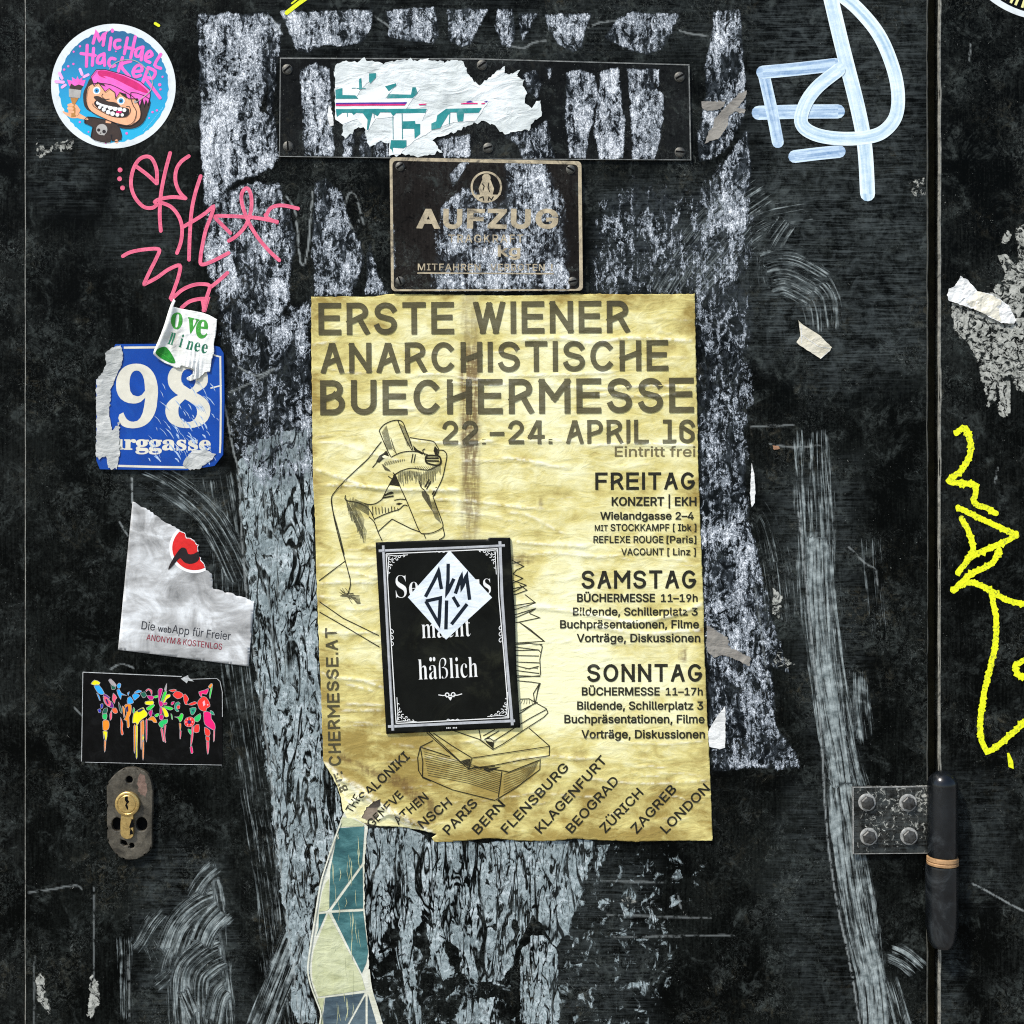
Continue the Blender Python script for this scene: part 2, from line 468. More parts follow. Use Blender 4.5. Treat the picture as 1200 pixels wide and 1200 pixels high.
'i': '167|53,0 53,379 114,379 114,0|84,443 73,444 63,448 54,455 47,463 43,472 41,483 43,494 47,504 54,512 63,518 73,522 84,524 95,522 105,518 114,512 121,504 125,494 126,483 125,472 121,463 114,455 105,448 95,444',
'j': '167|53,379 114,379 114,-30 112,-52 108,-72 102,-90 92,-106 80,-119 65,-129 47,-137 27,-141 4,-143 -10,-143 -10,-87 2,-87 18,-85 31,-80 40,-72 47,-61 51,-46 53,-29|83,443 72,444 62,448 53,455 47,463 42,472 41,483 42,494 47,504 53,512 62,518 72,522 83,524 95,522 105,518 114,512 120,504 125,494 126,483 125,472 120,463 114,455 105,448 95,444',
'k': '381|110,137 110,212 121,212 284,379 360,379 184,199 177,199|53,0 53,509 114,509 114,0|294,0 148,186 191,229 372,0',
'l': '189|139,-2 112,0 91,8 74,20 62,37 55,59 53,84 53,509 114,509 114,99 120,62 126,57 135,53 146,52 160,53 170,54 181,3 162,-1',
'm': '610|53,0 53,379 112,379 112,295 108,295 114,314 122,331 132,346 172,376 219,386 245,383 268,375 287,361 303,342 314,320 321,295 312,295 318,312 326,329 337,343 381,375 437,386 458,385 478,380 497,372 514,361 529,346 541,328 550,307 555,283 557,255 557,0 496,0 496,254 493,279 485,298 473,313 456,323 438,329 419,330 402,329 387,326 374,320 345,290 335,247 335,0 274,0 274,260 272,280 265,297 253,311 238,322 220,328 199,330 158,320 145,312 135,302 126,289 119,274 115,257 114,238 114,0',
'n': '410|114,227 114,0 53,0 53,379 112,379 112,287 102,287 116,319 132,344 152,362 175,374 200,382 227,384 252,383 275,377 295,369 313,356 328,340 341,321 350,298 355,271 357,240 357,0 296,0 296,235 293,263 286,286 273,304 256,318 235,326 210,329 192,328 176,324 161,317 147,308 136,297 126,283 119,266 115,248',
'o': '415|207,-8 174,-5 144,3 117,16 93,35 72,58 56,85 44,116 37,150 34,187 37,225 44,260 56,291 72,318 93,341 117,360 144,374 174,382 207,384 241,382 271,374 299,360 323,341 343,318 359,291 371,260 379,225 381,187 379,150 371,116 359,85 343,58 323,35 299,16 271,3 241,-5|207,46 231,49 252,55 270,66 285,80 298,97 307,117 314,139 318,163 319,187 318,212 314,236 307,258 298,278 285,296 270,310 252,321 231,328 207,330 184,328 163,321 145,310 130,296 118,278 108,258 102,236 98,212 96,187 98,163 102,139 108,117 118,97 130,80 145,66 163,55 184,49',
'p': '424|53,-143 53,379 112,379 112,319 118,319 137,346 171,373 188,379 207,383 229,384 259,382 287,374 313,361 335,342 354,320 370,293 381,261 388,227 390,189 388,151 381,116 370,84 355,57 336,34 313,16 288,3 260,-6 229,-8 208,-7 189,-3 173,4 138,31 118,59 114,59 114,-143|220,47 242,49 262,55 279,66 294,80 306,97 316,117 323,139 327,163 328,189 327,215 323,239 316,261 307,281 295,298 280,311 262,322 243,328 220,330 198,328 178,322 161,312 147,299 134,282 125,263 118,241 114,216 113,189 114,162 118,138 125,115 135,95 147,78 162,65 179,55 198,49',
'r': '259|53,0 53,379 112,379 112,321 124,339 137,354 152,367 171,377 191,383 213,385 229,384 243,384 243,322 230,324 207,326 190,324 174,321 159,315 146,306 135,296 126,284 119,269 115,254 114,237 114,0',
's': '365|182,-8 157,-7 133,-3 112,3 93,12 76,24 62,38 50,54 41,73 36,94 94,107 101,87 111,72 124,60 141,52 160,47 181,45 206,47 227,53 244,62 258,74 265,88 268,103 266,115 262,126 254,136 243,144 229,150 212,155 149,170 118,180 92,192 72,208 58,227 50,249 47,274 49,295 55,314 65,332 79,347 95,360 115,370 137,378 161,383 187,384 212,383 234,379 254,372 271,363 286,352 299,339 324,290 268,277 262,291 254,304 243,316 228,325 210,331 187,333 166,331 147,326 131,317 119,305 111,292 109,277 110,264 115,253 124,243 172,223 229,209 261,200 287,187 306,171 320,153 328,131 331,107 329,85 323,65 312,47 298,31 281,18 260,6 236,-2 210,-7',
't': '227|204,379 204,327 6,327 6,379|65,471 126,471 126,98 127,83 130,70 136,61 144,55 156,51 170,50 185,51 202,54 213,2 192,-3 168,-4 138,-1 113,7 92,21 77,41 68,64 65,93',
'u': '410|182,-5 158,-3 135,2 115,11 97,23 82,39 69,59 60,82 54,109 53,139 53,379 114,379 114,144 116,117 124,94 137,75 154,61 175,53 200,50 218,51 234,55 249,62 263,71 274,83 283,97 290,113 295,132 296,153 296,379 357,379 357,0 298,0 298,92 307,92 294,60 277,35 257,17 234,5 209,-3',
'v': '389|163,0 17,379 84,379 165,155 187,87 206,21 184,21 203,87 224,155 305,379 371,379 226,0',
'w': '567|138,0 23,379 87,379 133,214 154,137 175,41 165,41 186,135 206,214 252,379 316,379 362,214 382,136 402,41 391,41 413,135 434,214 480,379 545,379 429,0 368,0 319,172 305,225 291,280 277,338 291,338 277,280 263,225 248,172 199,0',
'x': '379|21,0 171,218 171,171 29,379 100,379 147,306 179,253 207,206 175,206 202,253 233,306 282,379 352,379 209,169 209,214 358,0 287,0 231,85 200,136 173,182 205,182 178,136 148,85 91,0',
'y': '389|47,-139 61,-86 71,-87 104,-89 130,-74 151,-36 163,-1 17,379 84,379 165,155 187,87 206,21 184,21 202,87 224,155 305,379 371,379 204,-58 177,-107 139,-136 91,-145 65,-143',
'z': '380|42,0 42,46 254,320 48,323 48,379 333,379 333,331 126,60 126,56 339,56 339,0',
'0': '453|227,-7 191,-3 158,7 130,24 105,48 85,77 69,113 57,155 50,202 48,254 50,306 57,353 69,395 85,431 106,461 130,484 159,502 191,512 227,516 262,512 295,502 323,484 348,461 368,431 384,395 396,353 403,306 405,254 403,202 396,155 384,113 368,77 348,48 323,24 295,7 263,-3|227,50 250,52 271,60 290,74 306,92 320,116 330,144 338,176 342,213 344,254 342,295 338,332 330,365 320,393 306,416 290,435 271,449 250,457 227,460 203,457 182,449 163,435 147,416 134,393 123,365 115,332 111,295 109,254 111,213 115,176 123,144 134,116 147,92 163,74 182,60 203,52',
'1': '453|76,0 76,55 391,55 391,0|276,509 276,0 212,0 212,448 86,358 86,427 198,509',
'2': '453|64,0 64,47 234,229 282,282 311,327 320,371 319,389 315,405 308,419 298,431 287,441 273,449 224,460 205,458 188,454 172,447 159,438 148,427 139,413 132,398 128,381 127,362 66,362 68,391 75,418 86,442 102,464 121,482 143,496 168,507 196,513 225,516 254,513 281,507 306,497 328,482 346,465 361,445 372,423 379,398 381,372 371,318 336,259 267,180 153,60 389,57 389,0',
'3': '453|218,-7 188,-5 159,1 133,10 108,22 88,38 70,57 57,79 48,104 44,132 109,132 112,115 118,100 126,87 137,76 150,66 165,59 219,50 275,61 291,69 304,80 315,93 323,108 328,125 329,145 328,163 323,180 316,196 306,211 292,223 275,234 254,241 229,246 201,248 157,248 157,299 288,448 288,452 70,452 70,509 372,509 372,461 211,278 211,289 247,290 279,286 308,276 333,262 354,244 371,222 383,198 391,173 393,145 390,116 383,90 370,66 354,45 333,27 309,12 281,2 251,-5',
'4': '453|40,105 40,158 247,509 311,509 109,166 413,163 413,105|282,0 282,121 282,146 282,318 343,318 343,0',
'5': '453|221,-7 192,-5 165,1 140,11 118,25 99,41 83,60 71,82 63,105 60,130 122,130 125,115 130,102 138,89 173,60 221,50 241,51 259,56 276,64 291,75 304,89 314,104 322,122 326,141 328,162 326,183 321,203 314,221 303,237 290,251 275,262 257,270 238,275 218,277 167,268 128,246 67,253 96,509 366,509 366,452 151,452 134,301 178,325 229,334 252,332 274,328 294,321 313,311 330,299 345,285 358,269 370,251 379,231 386,210 390,187 391,163 388,132 381,102 369,76 352,52 332,32 309,15 282,3 253,-4',
'6': '453|226,-7 196,-4 168,3 142,15 119,31 100,51 84,74 73,101 66,130 64,162 65,187 71,212 80,239 137,340 252,509 322,509 151,261 145,261 165,288 196,307 235,314 265,312 291,305 316,295 337,280 355,262 370,240 380,215 387,187 389,157 387,127 379,98 368,73 352,50 333,30 310,14 284,3 257,-4|226,48 245,50 263,55 279,63 293,73 304,86 314,101 322,119 326,137 327,157 326,178 322,196 314,213 304,228 293,241 279,251 263,259 245,264 226,265 207,264 190,259 174,252 160,241 148,229 138,214 131,197 126,179 125,158 126,138 131,119 138,102 148,86 160,73 174,63 190,55 207,50',
'7': '453|97,0 323,448 323,452 62,452 62,509 391,509 391,449 165,0',
'8': '453|226,-7 193,-5 163,1 136,11 111,25 91,42 74,62 62,84 54,109 52,135 53,156 58,176 65,195 75,212 87,228 101,241 117,252 134,260 153,265 129,276 109,289 93,308 80,330 73,354 70,380 73,405 79,429 90,450 106,469 124,485 146,498 170,508 197,514 226,516 255,514 282,508 306,498 328,485 346,469 361,450 373,429 379,405 382,380 379,354 372,330 359,308 343,289 323,276 300,267 319,260 335,252 351,241 365,228 377,212 387,195 395,176 399,156 401,135 398,109 391,84 378,62 362,42 341,25 317,11 289,1 259,-5|226,49 248,50 267,54 285,60 300,69 313,79 323,91 331,106 335,121 337,139 335,157 330,173 322,189 312,202 298,213 283,223 265,230 247,234 226,235 206,234 187,230 169,223 154,213 140,202 130,189 122,173 117,157 115,139 117,121 121,106 129,91 139,79 152,69 167,60 185,54 205,50|226,290 274,300 287,308 298,318 307,330 314,344 318,359 319,376 318,392 314,407 308,420 299,432 288,442 275,449 226,460 177,449 164,442 153,432 145,420 138,407 134,392 133,376 134,359 138,344 145,330 154,318 165,308 178,300',
'9': '453|226,516 256,513 285,506 310,494 333,478 352,458 368,434 380,408 387,378 389,347 387,322 382,296 373,270 315,168 200,0 130,0 301,248 307,248 287,221 257,202 218,195 188,197 161,203 137,214 116,229 98,247 83,269 72,294 66,321 64,352 66,382 73,411 85,436 101,459 120,479 143,494 168,506 196,513|226,460 207,459 190,454 174,446 160,435 148,423 138,407 131,390 127,372 125,352 127,331 131,313 138,295 148,280 160,268 174,257 190,250 207,245 226,243 245,245 263,249 279,257 293,267 305,280 314,295 322,312 326,330 327,350 326,371 322,390 314,407 305,422 293,435 279,446 263,454 245,459',
'.': '188|95,-4 83,-3 73,1 63,9 55,18 51,29 50,41 51,53 55,64 63,73 73,81 83,85 95,87 107,85 118,81 128,73 135,64 140,53 141,41 140,29 135,18 128,9 118,1 107,-3',
',': '188|38,-119 68,71 137,71 84,-119',
'-': '453|337,244 337,188 114,188 114,244',
'–': '350|350,244 350,188 0,188 0,244',
'|': '230|141,673 141,-164 88,-164 88,673',
'[': '273|101,-96 101,539 236,539 236,487 160,487 160,-44 236,-44 236,-96',
']': '273|37,-96 37,-44 113,-44 113,487 37,487 37,539 172,539 172,-96',
'&': '448|197,-7 165,-5 136,1 110,12 88,26 69,42 54,62 43,84 36,108 34,133 36,154 40,173 47,189 85,235 140,279 216,335 237,352 255,375 262,405 260,420 255,434 245,445 233,454 219,459 201,461 168,453 145,431 137,399 145,363 169,327 204,284 438,0 364,0 171,231 121,293 87,344 81,361 77,379 75,398 77,420 82,440 91,458 102,474 117,488 134,499 154,507 176,512 200,513 224,512 246,507 266,499 283,488 297,475 308,459 317,442 322,424 324,404 315,362 291,325 256,293 154,217 110,174 103,161 98,146 97,131 98,115 102,101 109,87 118,76 130,66 143,57 158,51 175,48 193,46 213,48 232,52 251,59 301,95 315,112 327,131 336,151 343,174 348,198 349,224 408,224 406,194 403,167 397,144 371,92 345,62 333,47 315,30 294,17 271,7 246,-1 221,-5',
'!': '196|67,160 63,509 132,509 128,160|98,-4 86,-3 75,1 66,9 58,18 54,29 52,41 54,53 58,64 66,73 75,80 86,85 98,86 110,85 121,80 130,73 138,64 142,53 143,41 142,29 138,18 130,9 121,1 110,-3',
'Ü': '517|259,-8 220,-6 186,2 154,15 126,33 103,55 85,80 71,108 63,140 60,173 60,509 124,509 124,178 126,155 132,133 141,113 153,95 169,80 187,68 208,59 232,53 259,52 285,53 309,59 331,68 349,80 364,95 377,113 385,133 391,155 393,178 393,509 457,509 457,173 454,140 446,108 433,80 414,55 391,33 363,15 332,2 297,-6|331,572 320,574 311,577 302,584 296,592 292,602 290,612 292,623 296,633 302,641 311,648 320,651 331,653 341,651 351,648 359,641 366,633 370,623 371,612 370,602 366,592 359,584 351,577 341,574|187,572 176,574 167,577 158,584 152,592 148,602 146,612 148,623 152,633 158,641 167,648 176,651 187,653 198,651 207,648 216,641 222,633 226,623 227,612 226,602 222,592 216,584 207,577 198,574',
'ä': '389|160,-9 137,-7 115,-3 94,5 76,15 60,29 48,45 38,63 32,84 30,108 32,128 36,146 43,161 53,174 64,184 78,193 125,211 178,220 234,227 265,235 271,240 274,246 276,255 267,297 240,322 196,331 149,322 118,301 100,274 41,291 51,313 64,331 79,346 95,358 114,368 133,375 194,384 239,379 286,360 300,350 312,336 322,320 330,301 335,278 337,251 337,0 277,0 277,52 272,52 252,25 215,1|170,45 192,47 211,51 228,59 242,68 254,80 263,93 270,108 274,122 276,138 276,190 259,182 231,176 200,171 175,168 134,159 103,139 97,130 93,118 92,105 102,72 130,52|261,443 251,444 241,448 233,455 226,463 222,472 221,483 222,494 226,503 233,512 241,518 251,522 261,523 272,522 281,518 290,512 296,503 300,494 301,483 300,472 296,463 290,455 281,448 272,444|117,443 107,444 97,448 89,455 82,463 78,472 77,483 78,494 82,503 89,512 97,518 107,522 117,523 128,522 138,518 146,512 152,503 156,494 158,483 156,472 152,463 146,455 138,448 128,444',
'ü': '410|182,-5 158,-3 135,2 115,11 97,23 82,39 69,59 60,82 54,109 53,139 53,379 114,379 114,144 116,117 124,94 137,75 154,61 175,53 200,50 218,51 234,55 249,62 263,71 274,83 283,97 290,113 295,132 296,153 296,379 357,379 357,0 298,0 298,92 307,92 294,60 277,35 257,17 234,5 209,-3|277,443 266,444 257,448 248,455 242,463 238,472 236,483 238,494 242,503 248,512 257,518 266,522 277,523 287,522 297,518 305,512 312,503 316,494 317,483 316,472 312,463 305,455 297,448 287,444|133,443 123,444 113,448 104,455 98,463 94,472 93,483 94,494 98,503 104,512 113,518 123,522 133,523 144,522 153,518 162,512 168,503 172,494 173,483 172,472 168,463 162,455 153,448 144,444',
' ': '188|'}
SERIF = {'a': '344|255,-10 226,-5 208,10 200,35 168,11 133,-4 95,-9 74,-6 55,0 40,11 29,26 22,43 20,63 25,91 39,115 63,136 98,155 143,173 199,190 199,241 197,258 193,272 187,282 177,290 164,294 148,296 123,293 109,286 104,274 113,257 123,231 121,220 117,210 110,202 100,196 90,192 77,191 64,192 54,196 45,203 38,212 34,223 33,236 35,252 40,266 49,278 62,290 77,300 95,308 115,314 137,317 162,318 205,315 239,307 263,292 280,271 290,244 293,210 293,62 295,40 304,34 320,42 329,28 306,7 281,-6|151,34 174,41 199,63 199,169 154,151 127,123 118,84 122,56 133,39',
'b': '361|43,-11 43,388 37,428 8,439 8,455 138,455 138,279 162,301 190,314 221,318 244,316 265,310 284,299 301,284 315,266 326,245 335,221 340,195 342,166 340,133 333,103 323,75 308,51 291,30 270,13 246,0 220,-8 192,-10 162,-6 133,7 105,28 53,-11|183,14 204,18 220,30 232,49 239,77 244,114 245,160 244,197 239,228 231,251 220,267 204,277 184,280 155,270 147,262 142,253 138,242 138,69 143,38 158,20',
'c': '293|156,-10 131,-8 108,-1 87,11 67,26 51,45 38,68 28,93 21,120 19,150 22,181 29,210 40,237 55,260 74,280 96,297 120,309 146,317 175,319 204,317 230,310 250,298 265,283 274,265 277,245 276,233 272,223 266,215 258,209 248,205 236,204 214,209 201,225 196,251 197,261 197,271 194,286 185,294 169,297 138,285 118,248 112,187 115,142 123,105 137,76 156,55 178,42 204,38 227,42 250,53 271,72 285,60 248,21 205,-2',
'd': '370|140,-10 117,-8 97,-1 78,10 61,26 47,44 35,66 26,91 21,118 19,147 21,180 27,210 36,237 48,261 63,281 81,297 101,309 123,316 146,318 175,314 201,301 223,280 223,401 222,413 218,423 212,430 176,439 176,455 319,455 319,75 325,41 330,35 340,30 353,28 353,11 315,8 271,1 223,-10 223,39 201,12 173,-5|171,28 182,30 192,34 202,41 211,51 218,62 223,76 223,242 220,252 214,262 206,270 174,281 155,277 141,267 130,250 123,225 119,193 118,153 119,115 123,83 130,58 140,42 153,32',
'e': '301|154,-10 129,-8 106,-1 85,10 66,26 50,45 37,69 27,95 21,125 19,157 21,187 28,215 38,240 51,263 68,282 87,298 109,309 132,316 157,318 193,314 224,301 249,280 268,251 279,216 283,173 283,166 117,166 127,97 154,56 199,42 225,47 248,62 270,86 285,73 248,27 205,-1|116,192 201,192 201,215 193,277 186,288 175,295 161,297 136,286 121,255 116,203',
'g': '327|146,-140 106,-138 73,-132 48,-122 29,-108 18,-92 14,-75 20,-54 38,-38 69,-26 44,-10 29,9 24,30 26,46 32,61 42,74 57,86 77,98 102,110 58,135 31,169 22,212 24,232 30,251 40,268 53,282 69,295 88,305 109,312 132,317 157,318 183,317 208,312 233,304 317,304 317,268 268,268 281,248 289,226 291,203 290,185 285,167 276,151 264,137 250,125 234,116 215,108 194,104 172,103 157,103 142,104 112,94 106,87 102,80 101,71 105,59 119,51 141,49 175,49 259,40 277,33 292,24 303,13 310,-1 314,-18 316,-37 311,-67 296,-92 272,-113 239,-128 197,-137|157,124 172,127 183,134 190,146 195,163 198,184 199,211 198,238 195,260 190,276 183,288 172,295 157,297 143,295 132,288 124,276 118,260 115,238 114,211 115,184 118,163 124,146 132,134 143,127|161,-116 218,-111 252,-94 263,-66 262,-55 257,-47 249,-41 205,-34 97,-34 84,-45 76,-58 73,-73 76,-84 83,-94 95,-103 111,-111 133,-115',
'h': '381|18,0 18,16 45,26 52,56 52,399 46,429 40,435 31,438 19,440 19,455 148,455 148,267 175,295 207,313 243,318 292,306 321,271 330,212 330,56 337,26 343,21 352,17 363,16 363,0 202,0 202,16 207,16 223,21 232,34 235,56 235,217 229,258 223,265 215,270 203,271 183,267 164,255 148,235 148,56 154,26 160,21 168,17 180,16 180,0',
'i': '198|101,362 87,364 75,368 65,376 57,387 52,399 50,412 52,426 57,438 65,449 75,457 87,462 101,463 114,462 126,457 137,449 145,438 150,426 151,412 149,399 145,387 136,376 126,368 114,364|18,0 18,16 45,26 52,56 52,252 47,285 20,293 21,310 148,310 148,56 154,26 180,16 180,0',
'l': '199|18,0 18,16 45,26 52,56 52,398 47,429 42,434 33,438 20,439 20,455 148,455 148,56 154,26 180,16 180,0',
'm': '554|18,0 18,16 45,26 52,56 52,253 46,284 40,289 31,293 19,294 19,310 146,310 146,265 173,294 204,312 237,318 277,312 305,293 320,261 348,293 381,312 418,318 465,306 494,271 504,212 504,56 510,26 516,21 524,17 536,16 536,0 377,0 377,16 389,18 397,21 403,26 410,56 410,217 404,258 398,265 389,270 377,271 358,268 341,256 324,237 324,56 331,26 336,21 345,18 356,16 356,0 199,0 199,16 211,18 219,21 225,26 232,56 232,217 226,258 220,265 211,270 199,271 180,267 162,255 146,235 146,56 152,27 158,21 166,18 177,16 177,0',
'n': '381|18,0 18,16 45,26 52,56 52,253 46,284 40,289 31,293 19,294 19,310 148,310 148,267 175,296 207,313 243,318 292,306 321,271 330,212 330,56 337,26 343,21 352,17 363,16 363,0 202,0 202,16 207,16 223,21 232,34 235,56 235,217 229,258 223,265 215,270 203,271 183,267 164,255 148,235 148,56 154,26 160,21 168,17 180,16 180,0',
'o': '336|169,-10 140,-8 114,-1 90,11 69,27 52,47 38,70 27,96 21,124 19,154 21,184 27,213 38,239 52,262 69,281 90,297 114,309 140,316 168,318 196,316 222,309 245,298 266,282 283,263 298,240 308,214 315,185 317,154 315,123 308,94 298,69 284,46 266,26 245,11 222,-1 197,-8|169,11 186,14 199,24 209,39 217,81 220,154 218,206 214,245 208,271 198,286 185,296 169,299 151,296 138,286 128,271 122,245 118,206 117,154 120,82 128,39 138,24 152,14',
'r': '287|18,0 18,16 45,26 52,56 52,252 46,285 20,293 21,310 146,310 146,252 158,272 172,288 187,301 203,311 218,316 233,318 250,317 264,312 275,304 283,293 288,281 289,266 288,254 284,243 278,234 270,228 260,224 248,222 222,231 207,250 189,260 179,258 171,252 162,241 155,228 151,211 149,192 149,56 150,42 153,32 159,25 197,16 197,0',
's': '288|151,-10 132,-8 110,-3 87,6 73,9 64,7 56,1 51,-9 36,-9 36,105 53,105 61,79 72,57 87,39 103,26 121,17 140,15 156,16 168,20 179,27 186,35 191,46 192,58 188,76 176,92 156,105 107,130 85,142 68,155 54,169 45,185 39,202 37,220 40,247 49,270 65,291 86,306 111,316 141,319 166,316 199,308 206,306 213,305 220,306 226,311 230,319 244,319 244,222 228,222 220,244 209,262 196,277 182,288 166,294 149,296 136,295 125,292 116,286 110,278 106,269 105,259 115,232 146,212 191,189 212,178 229,165 241,151 250,136 255,117 257,95 254,65 244,39 228,18 206,2 181,-7',
't': '228|124,-9 99,-7 80,-1 66,10 56,26 50,46 48,71 48,279 20,279 20,300 88,369 129,424 144,424 144,310 208,310 208,279 144,279 144,82 149,51 154,45 160,41 168,40 183,44 195,56 206,75 222,66 198,24 165,-1',
'u': '375|131,-10 103,-7 81,2 65,17 54,38 48,65 46,97 46,248 39,282 33,289 24,293 11,294 11,310 142,310 142,74 151,46 158,40 166,37 177,36 196,39 213,49 228,66 228,248 221,283 214,289 204,293 189,294 189,310 324,310 324,70 331,39 360,30 360,13 321,10 277,3 228,-10 228,40 216,26 202,13 186,3 169,-4 150,-9',
'v': '306|142,-10 38,248 22,281 16,288 8,292 -3,293 -3,310 164,310 164,294 156,294 141,292 132,286 129,276 130,268 185,122 236,253 241,272 237,284 224,292 203,294 203,310 305,310 305,295 294,291 284,286 278,279 260,243 160,-10',
'S': '390|43,-11 43,158 62,158 75,113 91,77 111,50 136,30 164,19 197,15 220,17 241,24 257,36 269,51 276,69 279,89 273,117 255,140 225,160 163,191 127,210 99,231 77,253 62,276 53,302 50,332 52,358 57,381 67,403 80,421 96,437 115,449 136,459 160,464 185,466 229,461 282,448 291,446 300,445 310,447 317,454 320,466 339,466 339,319 322,319 315,343 305,365 293,385 280,402 265,417 248,429 231,438 213,443 194,445 173,443 155,437 140,426 128,413 122,398 120,380 121,364 127,349 137,336 189,303 253,273 317,233 331,219 342,204 350,188 359,133 357,106 350,80 339,58 323,38 304,21 281,8 254,-2 225,-8 192,-10 158,-8 126,1 98,9 85,12 69,7 61,-11',
'9': '375|152,-7 127,-5 106,-2 88,4 73,12 62,22 53,33 42,69 50,94 75,107 83,88 92,71 103,56 118,45 135,38 156,36 188,43 213,67 232,106 244,160 251,230 212,198 195,191 176,186 155,185 119,189 87,201 60,220 40,248 28,282 24,324 26,355 32,383 42,409 56,431 74,450 95,466 120,477 147,484 177,486 209,484 238,476 264,463 287,444 307,420 323,390 335,353 343,310 345,261 334,157 326,126 315,97 301,72 284,49 264,30 241,14 215,3 185,-4|184,233 199,234 212,239 224,245 251,278 248,330 242,372 231,403 217,424 201,437 181,441 164,438 149,429 137,413 128,391 123,362 121,328 128,275 149,244',
'8': '375|183,-7 148,-5 118,1 91,11 69,24 51,39 38,57 28,78 22,99 20,122 23,150 32,173 47,193 67,211 91,227 119,242 94,259 74,276 57,296 45,316 38,339 36,364 37,385 42,404 50,423 62,441 79,456 99,469 125,478 156,484 191,486 235,483 271,471 299,453 318,429 330,401 334,369 332,344 324,322 310,305 244,260 280,240 309,220 330,199 344,177 352,153 355,127 350,88 335,55 310,29 276,9 234,-3|203,283 218,293 230,304 239,317 245,332 249,350 250,370 243,407 222,436 212,442 200,446 187,447 170,445 156,438 145,426 137,410 132,392 130,372 132,351 139,333 149,318|187,32 208,34 226,42 241,55 253,72 260,92 262,116 259,136 252,154 239,170 220,185 195,200 164,216 126,178 118,161 112,142 111,120 113,95 120,74 132,56 147,42 165,34',
'f': '214|15,0 15,16 40,22 50,35 52,73 52,277 16,277 16,310 52,310 52,353 56,386 67,413 85,436 109,452 139,461 174,465 200,463 222,456 240,446 253,432 261,417 263,400 262,386 258,375 252,367 244,360 235,357 224,355 195,365 189,372 186,381 185,391 193,420 196,426 197,433 196,438 190,442 180,443 168,442 159,437 153,430 148,390 148,310 203,310 203,277 148,277 148,65 149,47 152,34 158,26 167,20 181,17 199,16 199,0',
'ß': '408|46,-132 37,-125 40,214 46,289 62,352 89,402 125,438 170,460 222,467 255,464 282,457 305,444 322,427 332,407 335,383 334,364 329,345 321,327 310,311 297,297 282,284 266,275 249,268 231,264 231,259 277,252 315,240 344,221 364,197 377,168 381,134 379,112 374,92 366,74 356,57 343,43 328,30 275,2 215,-7 187,-6 165,-2 148,4 128,23 136,35 168,75 175,73 192,34 202,25 214,19 227,17 247,21 264,31 279,49 290,72 296,100 298,132 295,165 285,191 268,211 243,224 208,232 163,235 152,235 152,257 174,259 193,263 212,271 228,282 242,295 253,310 262,327 267,345 269,365 266,386 260,403 249,417 234,428 217,434 197,437 171,433 149,423 132,405 120,381 112,350 110,312 117,-103'}
# ------------------------------------------------------------------ lettering
def glyph_loops(font, ch):
    g = font.get(ch)
    if g is None:
        return 300, []
    parts = g.split('|')
    return int(parts[0]), [[tuple(map(int, p.split(','))) for p in lp.split(' ')] for lp in parts[1:] if lp]

def grow(lp, e):
    if not e: return lp
    n = len(lp); out = []
    for i in range(n):
        a, b, c = lp[i - 1], lp[i], lp[(i + 1) % n]
        n1 = (a[1] - b[1], b[0] - a[0]); n2 = (b[1] - c[1], c[0] - b[0])
        l1 = math.hypot(*n1) or 1; l2 = math.hypot(*n2) or 1
        vx = n1[0] / l1 + n2[0] / l2; vy = n1[1] / l1 + n2[1] / l2
        q = max(0.8, (vx * vx + vy * vy) / 2)
        out.append((b[0] + vx * e / q, b[1] + vy * e / q))
    return out

def text(s, x0, y0, x1, y1, cap, font=None, bold=0, step=3.0, track=0, shear=0.0):
    """letters whose baseline runs from (x0,y0) to (x1,y1); cap = capital height in grid units"""
    font = font or SANS
    caph = 509 if font is SANS else 480
    pen = 0; items = []
    for ch in s:
        adv, lps = glyph_loops(font, ch)
        if ch == 'ä' and not lps:
            adv, lps = glyph_loops(font, 'a')
            lps = list(lps) + [circle(adv * .32, 440, 42, 10), circle(adv * .68, 440, 42, 10)]
        if ch == 'ß' and font is SERIF:
            lps = [[(x, max(0, y)) for x, y in lp] for lp in lps]
        if lps:
            items.append((pen, lps))
        pen += adv + track
    mn = min(p + min(q[0] for lp in l for q in lp) for p, l in items)
    mx = max(p + max(q[0] for lp in l for q in lp) for p, l in items)
    L = math.hypot(x1 - x0, y1 - y0)
    ux, uy = (x1 - x0) / L, (y1 - y0) / L
    sx = L / (mx - mn); sy = cap / caph
    out = []
    for p, l in items:
        loops = []
        for lp in l:
            lp = grow(lp, bold)
            loops.append([(x0 + ux * (p + q[0] - mn + shear * q[1]) * sx + uy * q[1] * sy, y0 + uy * (p + q[0] - mn + shear * q[1]) * sx - ux * q[1] * sy) for q in lp])
        try:
            out.append(poly(loops, step, None, True))
        except Exception as e:
            print('glyph failed', s, e)
    return out

def arc(cx, cy, rx, ry, a0, a1, n=9):
    return [(cx + rx * math.cos(math.radians(a0 + (a1 - a0) * k / n)), cy + ry * math.sin(math.radians(a0 + (a1 - a0) * k / n))) for k in range(n + 1)]

